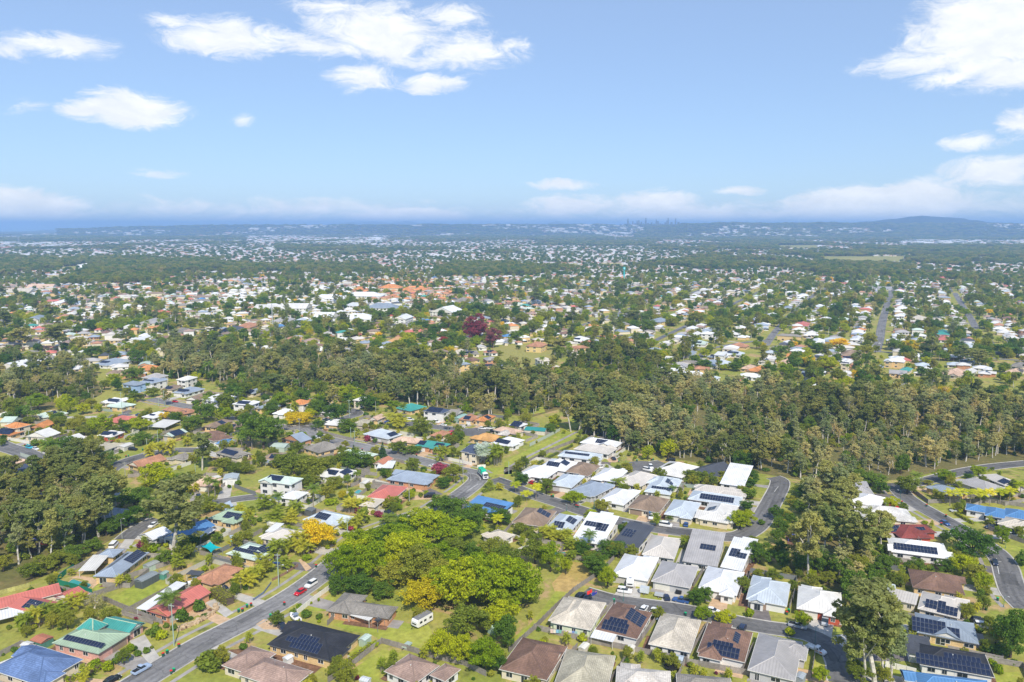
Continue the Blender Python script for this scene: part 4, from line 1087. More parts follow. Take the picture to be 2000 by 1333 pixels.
def build_protos():
    r_ = random.Random(3)
    for kind, nv, mat in (('E', 5, 'E'), ('V', 3, 'V'), ('H', 3, 'H'), ('Q', 2, 'Q'), ('T', 2, 'T')):            # gum trees: tall pale trunk, forked limbs, loose feathery clumps of leaf
        for v in range(nv):
            tb = MB(); H = 18.0; blobs = []; fork = r_.uniform(.3, .55) * H; lean = Vector((r_.uniform(-.9, .9), r_.uniform(-.9, .9), 0))
            def tuft(e, n_, sp, lo=.45, hi=.95):
                for q in range(n_):
                    b = (e[0] + r_.gauss(0, sp), e[1] + r_.gauss(0, sp), e[2] + r_.gauss(.2, sp * .9)); rr = r_.uniform(lo, hi); blobs.append((*b, rr, rr * r_.uniform(.6, 1.0)))
            top = Vector((lean.x, lean.y, fork)); tk_ = 1.35 if kind in 'VT' else 1.0; limb(tb, (0, 0, -.2), top, .27 * tk_, .2 * tk_, 7, .018)
            ax = r_.uniform(.75, 1.25)
            for i in range(r_.randint(5, 8)):
                a = i * 2.4 + r_.uniform(-.5, .5); z = r_.uniform(.5, .95); R = r_.uniform(1.4, 3.4) * (1.15 - .5 * abs(z - .68) / .3) * ax
                e = Vector((lean.x + math.cos(a) * R, lean.y + math.sin(a) * R, z * H)); s0 = top.lerp(Vector((lean.x, lean.y, H * .8)), r_.uniform(0, .5)); limb(tb, s0, e, .14 * tk_, .055 * tk_, 5, .05)
                tuft(e, r_.randint(6, 9), .85)
                m = s0.lerp(e, .6); tuft(m, 3, .7, .4, .8); limb(tb, m, m + Vector((r_.uniform(-1, 1), r_.uniform(-1, 1), 1.2)), .05, .02, 4, .03, 1)
            limb(tb, top, (lean.x * 1.3, lean.y * 1.3, H * .93), .17, .04, 5, .03); tuft((lean.x * 1.2, lean.y * 1.2, H * .93), 9, .8); tuft((lean.x, lean.y, H * .8), 8, 1.1)
            for q in range(r_.randint(4, 9)): a = r_.uniform(0, 6.28); rr = r_.uniform(.6, 2.4) * ax; tuft((lean.x + math.cos(a) * rr, lean.y + math.sin(a) * rr, r_.uniform(.36, .7) * H), 4, .6)
            V, F = leaves(blobs, {'T': 1300, 'V': 4600}.get(kind, 7000), .42, 100 + v * 7 + ord(kind), .8, .6, 1.35)
            proto(kind, v, tb.me('trunk', M['bark']), npmesh('crown', V, F, M['leaf' + mat]), H, 7.5)
    spec = [('D', 4, 'D', 'darkbark', 8.0, 8.0, .16, 7000, .34), ('O', 5, 'O', 'darkbark', 8.0, 7.6, .15, 6600, .34), ('L', 4, 'L', 'darkbark', 8.0, 8.4, .14, 8400, .34), ('Y', 2, 'Y', 'darkbark', 8.0, 9.0, .25, 7000, .34), ('M', 1, 'M', 'darkbark', 10.0, 9.0, .1, 7000, .38), ('R', 1, 'R', 'darkbark', 8.0, 7.0, .15, 4200, .34), ('W', 1, 'W', 'darkbark', 9.0, 6.0, .1, 5200, .34)]
    for kind, nv, mat, bark, H, Wd, tr, n, sz in spec:                              # broadleaf trees: boughs of leaf clumps round an uneven dome
        for v in range(nv):
            tb = MB(); blobs = []; hb = tr * H; cz = hb + (H - hb) * .45
            limb(tb, (0, 0, -.2), (0, 0, hb + 1.2), .3, .24, 7, .03)
            nb = r_.randint(13, 18); ex, ey = r_.uniform(.82, 1.1), r_.uniform(.82, 1.1)
            for i in range(nb):
                zf = 1 - 1.75 * (i + .5) / nb; a = i * 2.39996 + r_.uniform(-.5, .5); rr = math.sqrt(max(0, 1 - zf * zf)); k = r_.uniform(.42, .84)
                z = max(hb + r_.uniform(.3, 1.3), cz + zf * (H - hb) * .55 * k * r_.uniform(.85, 1.12)); x, y = math.cos(a) * rr * Wd / 2 * k * ex * 1.1, math.sin(a) * rr * Wd / 2 * k * ey * 1.1
                R = r_.uniform(.12, .21) * Wd
                if i % 2 == 0: limb(tb, (0, 0, hb + .8), (x * .9, y * .9, z), .13, .04, 5, .06, 2)
                for q in range(r_.randint(6, 10)):
                    d = Vector((r_.gauss(0, 1), r_.gauss(0, 1), r_.gauss(.25, .8))).normalized() * R * r_.uniform(.55, 1.05); rb = r_.uniform(.06, .115) * Wd; blobs.append((x + d.x, y + d.y, max(hb, z + d.z * .8), rb, rb * r_.uniform(.55, .85)))
            for q in range(5): blobs.append((r_.gauss(0, .08) * Wd, r_.gauss(0, .08) * Wd, cz + r_.uniform(-.1, .2) * H, Wd * .16))
            V, F = leaves(blobs, n, sz, 300 + v * 11 + ord(kind), .8, .75)
            proto(kind, v, tb.me('trunk', M[bark]), npmesh('crown', V, F, M['leaf' + mat]), H, Wd)
    for kind, mat in (('S', 'D'), ('J', 'O'), ('U', 'L'), ('F', 'F'), ('X', 'M')):                           # garden shrubs
        for v in range(2):
            tb = MB(); limb(tb, (0, 0, -.1), (0, 0, .8), .08, .05, 5, .02, 1)
            blobs = [(0, 0, .95, .75, .8)] + [(math.cos(i * 1.05) * .5, math.sin(i * 1.05) * .5, r_.uniform(.5, 1.2), .48) for i in range(6)] + [(r_.uniform(-.3, .3), r_.uniform(-.3, .3), 1.45, .45)]
            V, F = leaves(blobs, 620, .3, 500 + v + ord(kind), .9, 1.0); proto(kind, v, tb.me('stem', M['darkbark']), npmesh('foliage', V, F, M['leaf' + mat]), 2.0, 2.0)
    for v in range(2):                                                             # conifer
        tb = MB(); tb.tube((0, 0, -.2), (0, 0, 9.6), .22, .04, 6); blobs = []
        for i in range(16):
            z = 1.0 + i * .55; R = 2.0 * (1 - i / 17)
            for q in range(5 if i < 10 else 3):
                a = q * 1.2566 + i * .7; blobs.append((math.cos(a) * R * .6, math.sin(a) * R * .6, z, max(.3, R * .5), .4))
        V, F = leaves(blobs, 1500, .45, 700 + v, .5, .8); proto('C', v, tb.me('trunk', M['darkbark']), npmesh('crown', V, F, M['leafC']), 10.0, 4.2)
    def palm(kind, v, H, nf, L, mat, tr, droop, clump=1, spread=0.0, asp=1.0):
        tb = MB(); V = []; F = []
        for c in range(clump):
            bx, by = (r_.gauss(0, spread), r_.gauss(0, spread)) if clump > 1 else (0, 0); hh = H * (r_.uniform(.5, 1.0) if clump > 1 else 1); hh -= L * .35
            lx, ly = bx + r_.uniform(-.3, .3) * (2 if clump > 1 else 1), by + r_.uniform(-.3, .3)
            limb(tb, (bx, by, -.2), (lx, ly, hh), tr, tr * .7, 6, .01, 3)
            for f in range(nf):
                a = f * 2.39996 + r_.uniform(-.2, .2); el = 1.25 - 1.5 * (f / nf) + r_.uniform(-.1, .1); p = Vector((lx, ly, hh)); n = 7; lf = L * r_.uniform(.85, 1.1); prev = None
                for i in range(n):
                    e = el - droop * (i / n) ** 1.3; dr = Vector((math.cos(a) * math.cos(e), math.sin(a) * math.cos(e), math.sin(e))); q = p + dr * lf / n
                    sd_ = Vector((-math.sin(a), math.cos(a), 0)); dn_ = Vector((0, 0, -.55)); wd = lf * .2 * asp * math.sin(math.pi * (.12 + .86 * (i + .5) / n)) + .05
                    for s in (-1, 1):                                              # leaflets hang either side of the rib, with gaps between
                        for g in (0, .5):
                            p1 = p.lerp(q, g); p2 = p.lerp(q, g + .36); o = sd_ * s * wd + dn_ * wd + dr * wd * .5; b = len(V)
                            V.extend([tuple(p1), tuple(p2), tuple(p2 + o), tuple(p1 + o * .96)]); F.append((b, b + 1, b + 2, b + 3))
                    p = q
        proto(kind, v, tb.me('trunk', M['palmbark']), npmesh('fronds', np.array(V), np.array(F), M['leaf' + mat]), H, 2 * L * .85 + 2 * spread)
    for v in range(3): palm('P', v, 9.0, 20, 2.9, 'P', .17, 1.6)
    for v in range(2): palm('K', v, 7.0, 16, 2.4, 'K', .13, 1.5, asp=1.3)
    for v in range(3): palm('G', v, 5.5, 9, 2.2, 'G', .07, 1.3, 9, .9)
    palm('B', 0, 6.0, 34, 2.6, 'B', .3, 1.0, asp=2.2)
build_protos()
TNAME = {'E': 'eucalyptus_tree', 'V': 'eucalyptus_tree', 'H': 'eucalyptus_tree', 'W': 'broadleaf_tree', 'Q': 'eucalyptus_tree', 'T': 'bare_tree', 'D': 'broadleaf_tree', 'O': 'broadleaf_tree', 'L': 'broadleaf_tree', 'Y': 'flowering_tree', 'M': 'broadleaf_tree', 'R': 'flowering_tree', 'S': 'shrub', 'J': 'shrub', 'U': 'shrub', 'F': 'shrub', 'X': 'shrub', 'C': 'conifer_tree', 'P': 'palm_tree', 'K': 'palm_tree', 'G': 'palm_clump', 'B': 'palm_tree'}
TDESC = {'V': 'pale grey-green gum tree', 'H': 'dark green gum tree', 'W': 'dusky red-leaved tree', 'E': 'olive pale-trunked gum tree', 'Q': 'tall reddish-leaved gum tree', 'T': 'thin pale half-bare tree', 'D': 'dark green rounded tree', 'O': 'olive green leafy tree', 'L': 'bright lime green tree', 'Y': 'golden yellow tree', 'M': 'dark maroon tree', 'R': 'bright red flowering tree', 'S': 'dark green garden shrub', 'J': 'olive garden shrub', 'U': 'lime green garden shrub', 'F': 'pink-red flowering shrub', 'X': 'purple-leaved shrub', 'C': 'dark conical conifer', 'P': 'tall feathery palm', 'K': 'golden-green palm', 'G': 'clump of cane palms', 'B': 'silvery fan palm'}
TCAT = {'S': 'shrub', 'J': 'shrub', 'U': 'shrub', 'F': 'shrub', 'X': 'shrub', 'P': 'palm', 'K': 'palm', 'G': 'palm', 'B': 'palm'}
TREES = []      # (x, y, radius)
TREE_TOPS = []
tr_ = random.Random(21)
def tree(kind, x, y, h, w, own=None, group=None):
    tk, cr, H, Wd = tr_.choice(PROTO[kind]); sz = h / H; sx = w / Wd
    o = thing(TNAME[kind], TDESC[kind], TCAT.get(kind, 'tree'), group or ('garden shrubs' if kind in 'SJUFX' else 'palms' if kind in 'PKGB' else 'trees of the near suburb'), (x, y, 0), tr_.uniform(0, 6.28), own=own, scale=(sx, sx, sz))
    st_ = ob('stems' if kind == 'G' else tk.name.split('.')[0], tk, o); ob(cr.name.split('.')[0], cr, o)
    if kind == 'G': st_['kind'] = 'stuff'                # cane stems too thin to pick apart
    TREES.append((x, y, w / 2)); return o
TREE_TABLE = '''
A0 E 395,405 180,420; 515,352 200,400; 655,245 200,330; 300,330 230,420; 560,200 200,330
A0 Q 1345,352 470,650
A0 D 720,312 160,120; 830,190 150,150; 905,165 140,150; 985,125 140,150; 1055,92 140,150; 1125,62 130,140; 580,380 190,140; 1290,412 160,130; 1510,255 130,90; 1695,255 90,110
A0 O 450,415 200,140; 330,480 210,150; 250,520 180,150; 860,855 150,130; 1440,372 180,190; 470,330 180,160; 400,300 200,200
A0 G 180,945 170,170; 280,895 170,170; 380,865 160,160; 480,832 160,150; 570,785 150,150; 650,722 130,110; 1385,455 120,130; 1930,605 170,160; 1990,565 150,150; 540,500 70,60; 440,530 70,60
A0 P 1330,858 210,240
A0 J 1640,1235 220,200
A0 T 740,765 160,130
A0 S 1560,775 110,110; 1420,862 115,140; 1600,825 65,45; 1490,845 45,40; 1300,905 55,50; 1360,925 65,60; 1220,975 100,115; 1160,965 55,60; 1075,1125 65,60; 910,1185 75,80; 1150,452 70,40; 240,640 70,60; 60,690 60,40; 110,670 60,30
A0 U 1262,995 100,90; 1020,1095 75,80; 742,1225 115,90; 842,1245 95,100; 985,532 50,30; 640,600 60,50; 1190,315 110,90; 1215,890 60,30; 925,785 50,30
A0 F 1078,838 62,45; 922,818 36,30; 1110,285 90,80
A1 L 700,565 270,340; 900,545 310,340; 1080,475 340,330; 1640,765 430,450; 1855,785 430,490; 2060,765 400,430; 1450,1155 230,260; 1620,1195 210,260; 1785,1245 270,290; 1300,205 430,260; 1550,265 380,250; 820,330 300,240; 1850,560 380,250
A1 L 1180,420 380,300; 1420,480 360,280; 1050,300 360,260; 1750,640 380,330; 1500,700 330,300; 760,440 300,260; 1980,640 330,320; 1900,930 300,260
A1 O 1250,565 340,330; 1420,605 310,300; 1640,965 370,300; 1560,365 260,200; 1860,340 270,160; 1080,600 280,240; 1730,520 260,200; 1960,420 260,180
A1 D 640,645 160,170; 800,645 270,190; 1000,665 210,150; 1690,385 170,160; 1180,205 310,200; 1650,185 260,240; 1480,45 310,200; 1900,100 200,150; 1950,1055 220,250; 1885,1245 170,170; 1700,60 220,150; 950,330 250,200; 1060,115 150,110
A1 Y 1330,745 410,270; 470,275 320,230
A1 K 1890,160 100,140
A1 P 1040,130 130,120; 1100,160 120,110
A1 G 350,335 180,190; 150,375 180,180; 60,475 170,150; 270,315 160,150; 790,130 140,130; 650,130 90,80; 420,330 120,110; 230,450 140,110; 10,540 120,110; 700,140 100,70
A1 S 395,825 90,75; 290,802 62,60; 385,1155 55,65; 640,190 30,35; 685,200 30,35
A1 U 340,765 60,60; 690,1245 85,65; 930,1055 72,60; 395,375 90,55; 490,700 25,35; 432,720 25,25; 560,290 45,40; 605,250 60,45
A1 F 650,130 60,60; 745,150 55,55
A1 X 680,1325 75,70; 790,1315 45,50; 425,320 60,35
A2 D 660,495 230,190; 780,335 250,120; 560,330 170,120; 1440,725 150,140; 1505,705 135,130; 1935,405 200,190
A2 O 620,425 160,150; 130,205 130,110; 60,180 120,110; 180,405 230,250; 1880,290 120,120
A2 L 745,600 140,190; 420,490 100,150; 1490,842 145,120; 1660,872 155,120; 1780,132 180,160; 300,470 200,250
A2 G 300,225 210,130; 400,235 150,120; 480,300 160,120; 200,100 150,80; 620,40 110,60; 550,330 140,90; 810,320 90,90; 1340,290 120,100; 1130,110 90,110; 460,380 120,90; 1360,390 80,50; 1300,60 80,70
A2 P 605,305 130,160
A2 U 1855,825 75,90; 555,1015 95,80
A2 S 850,135 60,50; 1950,100 60,50; 1820,640 40,40
A3 E 310,545 270,560; 755,475 290,500; 430,330 220,380; 560,280 240,400; 880,300 220,330; 210,380 180,300; 640,420 230,340
A3 Q 835,1350 560,830
A3 E 745,1335 330,560; 905,1330 300,640
A3 V 960,1290 270,470; 700,1250 240,420
A3 O 720,1335 170,180; 900,1340 150,150
A3 D 700,705 290,270; 560,525 200,220; 420,480 200,200; 110,450 120,160; 70,250 110,130; 130,180 110,120; 80,130 100,100; 1590,350 320,260; 1390,465 160,105; 1160,462 130,115; 1080,455 95,75; 1890,1140 310,390; 1390,235 80,100; 800,560 200,190; 250,470 170,170; 520,200 180,200; 640,640 180,160; 870,470 180,170; 970,430 130,100
A3 O 1520,405 190,110; 1620,565 190,190; 665,1295 130,170; 350,440 180,170; 460,560 150,120; 1700,640 110,70; 960,560 120,90; 890,560 110,80; 1040,580 110,130
A3 L 265,905 140,150; 400,1345 140,160; 1520,482 190,170; 1680,605 160,150; 1830,245 125,150; 930,1000 100,60
A3 U 170,965 85,75; 1510,585 50,50; 1225,95 55,35; 1800,1265 75,90
A3 S 1920,1195 65,60; 1710,1090 110,90; 1815,1120 140,100; 1660,665 60,80; 1985,420 110,140; 1780,1160 70,50; 1690,320 60,50
B3 K 1420,1152 110,130; 1500,1150 110,130; 1580,1147 110,130; 1655,1152 110,130; 1730,1150 105,130; 1810,1142 105,130; 1880,1142 105,140; 1970,1088 100,130
B3 P 1150,1045 120,160
B3 O 1090,1055 190,160; 1250,990 80,50; 1750,880 40,35
B3 L 1390,975 165,120; 1640,918 145,90; 960,1165 115,95
B3 D 800,995 230,125; 880,1055 125,105; 700,960 150,110; 1560,940 80,45
B3 D 250,1200 150,110; 170,1290 110,90; 280,1100 130,100
B3 O 150,1250 95,70; 200,1150 110,85; 120,1325 95,75; 240,1060 115,90; 300,1010 120,100
B3 E 380,1310 210,250; 430,1125 210,330; 560,1255 210,330; 640,1185 200,300; 470,1300 210,300
A3 D 60,60 120,120; 100,330 110,120
B2 D 75,995 125,115; 300,585 110,80; 1880,960 120,90; 1850,1010 120,90; 1850,1100 130,100; 1835,1190 120,90; 1100,1005 50,40; 765,1010 70,55
B2 O 270,1062 135,145; 700,1202 135,120; 890,882 95,80; 1400,962 150,110; 1500,972 160,110; 1640,955 110,90; 110,505 115,85; 660,680 60,80; 1240,1270 90,70
B2 L 485,1132 165,110; 1820,1292 180,120; 330,545 110,115; 1060,795 110,130; 1220,785 140,170; 405,590 35,35
B2 K 185,1105 95,125; 30,1052 95,90; 115,1115 110,85; 630,1245 75,65
B2 P 1250,1085 80,90; 580,1285 60,60
B2 E 460,575 160,300; 730,640 110,180; 850,650 120,200; 650,615 100,150; 990,740 110,180; 570,600 110,130
B2 G 860,1015 150,85; 1700,985 100,60; 1230,1090 90,50; 990,945 80,40; 670,975 100,40; 1640,990 90,70
B1 D 60,705 300,300; 720,575 175,115; 485,562 95,100; 470,455 135,140; 880,415 160,145; 730,362 115,100; 1010,935 95,85; 1585,652 88,92; 450,652 48,52; 1470,1015 140,100; 1220,745 150,75; 800,865 260,160; 1660,1000 0,0
B1 O 310,745 125,105; 980,355 210,105; 700,435 95,100; 1290,605 190,155; 560,675 95,100; 300,905 260,200; 450,935 290,200; 400,1000 220,120; 700,845 170,140; 620,1015 150,110; 560,1095 140,120; 1230,885 125,125; 1540,965 180,165; 1110,745 140,115; 200,850 200,130; 560,860 200,120; 1180,..
B1 Y 330,515 240,115; 680,1105 85,80
B1 E 150,295 180,180; 1260,365 160,300; 1200,360 140,220; 1350,380 120,200; 1700,430 120,170; 1840,450 120,180; 1050,340 130,200
B1 L 1075,395 115,75; 1200,1100 100,80; 1100,1190 90,70
B1 G 1100,545 210,125; 1480,795 130,125; 1900,835 150,175; 760,1215 160,130; 880,1185 130,95; 830,1295 110,130; 60,1180 160,120; 150,1290 180,140; 320,1240 170,140; 270,1300 140,120; 1820,1010 90,60; 1910,1030 90,60
B1 C 990,775 80,130; 765,732 52,62; 1375,600 22,50
B1 P 450,1165 140,185; 180,1205 110,160; 790,995 75,115; 715,1035 65,115; 215,575 90,90; 1890,830 60,130; 1915,835 60,140; 1500,560 70,60; 1150,460 80,100
B1 B 1790,825 150,155
B1 F 1440,905 150,110; 870,650 60,60; 960,1240 80,60; 800,1210 70,60
B1 S 1310,880 60,40; 930,660 45,45; 1110,1130 70,45; 500,610 60,50; 350,600 60,40; 1300,1010 50,40; 1050,985 45,35; 620,570 50,30; 860,460 50,50
B1 U 380,620 50,55; 260,600 70,30; 590,1140 120,50; 1100,680 55,60
B0 D 520,745 135,155; 1120,675 160,115; 1510,575 190,145; 980,585 85,85; 840,845 160,135; 1050,1175 290,190; 1050,172 160,115; 460,520 110,100; 1960,640 200,240; 30,660 60,70; 20,690 60,70
B0 L 780,585 190,155; 1090,565 200,120; 1760,415 110,75; 1240,1015 270,230; 500,410 110,70
B0 O 900,595 110,90; 470,535 115,95; 580,565 140,105; 660,605 150,95; 1750,885 180,135; 1880,470 110,80; 150,470 140,100; 230,510 110,70; 1050,340 150,90; 1200,300 120,90; 1380,490 140,90; 620,520 130,90; 850,560 100,80; 1640,450 100,60; 1920,900 150,110; 1600,1160 150,110; 1560,1230 150,150; 1850,900 130,110
B0 Y 850,895 120,60
B0 E 670,1295 250,270; 560,1010 230,300; 480,1000 220,280; 640,900 200,260; 780,1105 180,220; 870,1070 180,200; 1580,875 200,300; 720,880 160,200; 1330,1260 200,260; 1430,1290 190,240
B0 P 390,888 130,255; 432,893 125,260; 300,380 60,100; 285,505 75,100; 255,500 60,90; 1630,1085 95,160; 1680,1080 105,140; 1300,1035 95,125; 1380,1005 115,105; 1930,700 110,170; 1970,710 100,160; 530,390 90,90; 1890,690 90,110; 880,680 60,60; 1230,660 60,60
B0 G 1180,795 120,135; 1330,765 120,135; 1250,770 110,120; 1480,1065 120,90; 1420,1040 110,90; 1650,1200 120,90; 1900,1250 130,120; 1960,1290 120,130; 1460,690 90,80; 1800,700 70,60; 1150,1010 110,60; 500,350 110,70
B0 S 275,685 75,65; 1530,410 60,60; 1530,365 70,50; 1860,990 60,50; 1720,580 60,60; 1580,620 0,0
C1 M 1715,1075 215,220
C1 W 1850,1120 130,190
C1 R 1470,1100 100,85
C1 D 1750,880 140,130; 960,900 115,85; 1050,885 120,85; 480,960 110,90; 580,1010 90,90; 1290,980 170,80; 1330,1100 150,120; 1580,900 100,80
C1 O 1400,830 140,70; 260,880 110,70; 1500,960 150,100; 1610,1010 120,120; 870,990 120,90; 740,1040 130,70; 1100,1170 200,130; 1900,930 200,160
C1 L 630,1010 60,60; 1640,1120 90,80; 1330,830 60,50; 1290,900 90,60
C0 D 720,1200 130,110; 560,800 90,90; 300,590 60,40; 1390,610 80,45; 1740,655 80,50; 90,1250 150,120; 1360,965 60,55; 1160,650 90,60
C0 L 1090,940 70,45; 940,985 150,60; 660,1110 50,60; 1140,1200 120,60; 400,640 60,40; 1250,800 70,60; 220,1230 90,90; 1640,690 100,60
C0 E 470,1150 250,230; 640,1180 110,150; 1000,1120 110,150; 180,1120 200,170; 350,880 130,120; 1920,870 90,110; 60,1000 180,200; 1240,1090 150,80; 1680,1020 150,110
C3 Y 560,1120 170,85; 1110,1145 175,95; 1450,1140 150,70
C3 D 985,1140 115,105; 1480,1060 110,75; 780,1240 100,90; 100,1180 120,90; 600,970 120,70; 1850,1180 250,110; 540,870 150,110; 1150,870 120,70; 1300,900 150,80; 1690,970 90,70; 560,620 120,60; 400,1160 110,90
C3 O 790,1100 120,110; 130,960 130,90; 440,960 170,90; 640,780 170,100; 870,790 110,100; 1250,700 150,60; 1620,770 160,90; 1360,880 130,110; 1040,1180 80,110; 1830,800 160,90; 230,1110 80,60; 280,1260 130,70
C3 E 1240,1190 180,140; 1500,1230 150,140; 1660,1270 170,150; 460,1240 110,160
C2 O 250,930 150,120; 780,800 130,80; 1250,790 90,70; 160,1000 130,110; 80,930 120,100; 1440,930 120,110; 1620,990 170,120; 1100,870 90,70; 560,820 130,60; 1250,950 110,80
C2 D 30,890 90,100; 1060,990 130,100; 330,990 120,60; 1640,900 110,90; 1000,760 100,60; 1660,660 100,60; 830,660 130,70; 1500,1290 140,90; 1750,1300 130,80; 520,900 40,25
C1 O 1900,1180 60,45; 2050,1130 50,40; 1990,1230 70,45
C2 L 210,950 100,90; 1330,730 90,70; 300,900 80,80; 710,895 40,35; 940,960 130,70; 1660,1290 110,50
C2 E 200,790 120,110; 1370,720 110,90; 880,700 90,90; 400,1140 150,100; 940,930 170,110; 1840,690 60,60
'''
def build_trees():
    n = 0
    for ln in TREE_TABLE.strip().split('\n'):
        tile, kind, rest = ln.split(' ', 2)
        for it in rest.split(';'):
            try: (bx, by), (w, h) = [tuple(float(q) for q in s.split(',')) for s in it.split()]
            except Exception: continue
            if w < 5: continue
            p = TP(tile, bx, by); sc = scale_at(*p) * 4; g = Gr(*p)
            dep = math.atan2(CAM_H, math.hypot(*g)); W_ = w / sc; H_ = max(h / sc - W_ * .35 * math.sin(dep), W_ * .4) / math.cos(dep)
            tree(kind, g[0], g[1], H_, W_)
build_trees()
# ---- the bush: every tree that stands in the front rows is its own object, the mass behind is one woodland
SCATTER = {}
def scatter(name, label, P, kinds, cat='woodland'):
    """P: list of (x, y, height, width, kind index); trees placed as instances of the trees built above"""
    V = [(p[0], p[1], p[5] if len(p) > 5 else 0.0) for p in P]; m = mesh(name, V, [], None)
    def attr(n_, ty, vals): a = m.attributes.new(n_, ty, 'POINT'); a.data.foreach_set('value' if ty != 'FLOAT_VECTOR' else 'vector', np.array(vals).ravel())
    allp = [(k, v) for k in kinds for v in range(len(PROTO[k]))]; idx = []; sc = []
    for p in P:
        k = kinds[p[4]]; v = tr_.randrange(len(PROTO[k])); idx.append(allp.index((k, v))); _, _, H, Wd = PROTO[k][v]; sc.append((p[3] / Wd, p[3] / Wd, p[2] / H))
    attr('pick', 'INT', idx); attr('size', 'FLOAT_VECTOR', sc); attr('turn', 'FLOAT', [tr_.uniform(0, 6.28) for _ in P])
    o = ob(name, m); o['kind'] = 'stuff'; o['label'] = label; o['category'] = cat
    ng = bpy.data.node_groups.new(name, 'GeometryNodeTree'); ng.interface.new_socket(name='Geometry', in_out='INPUT', socket_type='NodeSocketGeometry'); ng.interface.new_socket(name='Geometry', in_out='OUTPUT', socket_type='NodeSocketGeometry')
    gi, go = ng.nodes.new('NodeGroupInput'), ng.nodes.new('NodeGroupOutput'); L = ng.links.new
    iop = ng.nodes.new('GeometryNodeInstanceOnPoints'); L(gi.outputs[0], iop.inputs['Points']); iop.inputs['Pick Instance'].default_value = True
    prev = None
    join = ng.nodes.new('GeometryNodeJoinGeometry'); insts = []
    for k, v in allp:
        tk, cr, _, _ = PROTO[k][v]; jn = ng.nodes.new('GeometryNodeJoinGeometry')
        for me_ in (cr, tk):
            src = holder(me_); oi = ng.nodes.new('GeometryNodeObjectInfo'); oi.inputs['Object'].default_value = src; oi.inputs['As Instance'].default_value = True; oi.transform_space = 'ORIGINAL'; L(oi.outputs['Geometry'], jn.inputs[0])
        gti = ng.nodes.new('GeometryNodeGeometryToInstance'); L(jn.outputs[0], gti.inputs[0]); insts.append(gti)
    for g in reversed(insts): L(g.outputs[0], join.inputs[0])
    L(join.outputs[0], iop.inputs['Instance'])
    def na(n_, ty): a = ng.nodes.new('GeometryNodeInputNamedAttribute'); a.data_type = ty; a.inputs['Name'].default_value = n_; return a.outputs[0]
    L(na('pick', 'INT'), iop.inputs['Instance Index']); L(na('size', 'FLOAT_VECTOR'), iop.inputs['Scale'])
    cx = ng.nodes.new('ShaderNodeCombineXYZ'); L(na('turn', 'FLOAT'), cx.inputs[2]); L(cx.outputs[0], iop.inputs['Rotation'])
    L(iop.outputs[0], go.inputs[0]); md = o.modifiers.new('trees', 'NODES'); md.node_group = ng; return o
HOLD = {}
def holder(me_):
    """the first tree part in the scene that uses this mesh"""
    if not HOLD:
        for o in COL.objects:
            if o.type == 'MESH' and o.data.name not in HOLD: HOLD[o.data.name] = o
    if me_.name not in HOLD:      # a kind not yet standing anywhere: stand one in the bush
        o = ob(me_.name.split('.')[0], me_); HOLD[me_.name] = o; EXTRA.append(o)
    return HOLD[me_.name]
EXTRA = []
def ensure_protos():
    """stand one tree of every variety in the bush so that each exists once"""
    used = {o.data.name for o in COL.objects if o.type == 'MESH'}; k = 0
    for kind, L in PROTO.items():
        for tk, cr, H, Wd in L:
            if cr.name in used: continue
            x, y = Gr(700 + 37 * k, 752); k += 1
            o = thing(TNAME[kind], TDESC[kind], TCAT.get(kind, 'tree'), 'trees of the bush belt', (x, y, 0), k, own='inside the bush belt'); s = 1.0
            ob(tk.name.split('.')[0], tk, o); ob(cr.name.split('.')[0], cr, o)
ensure_protos()
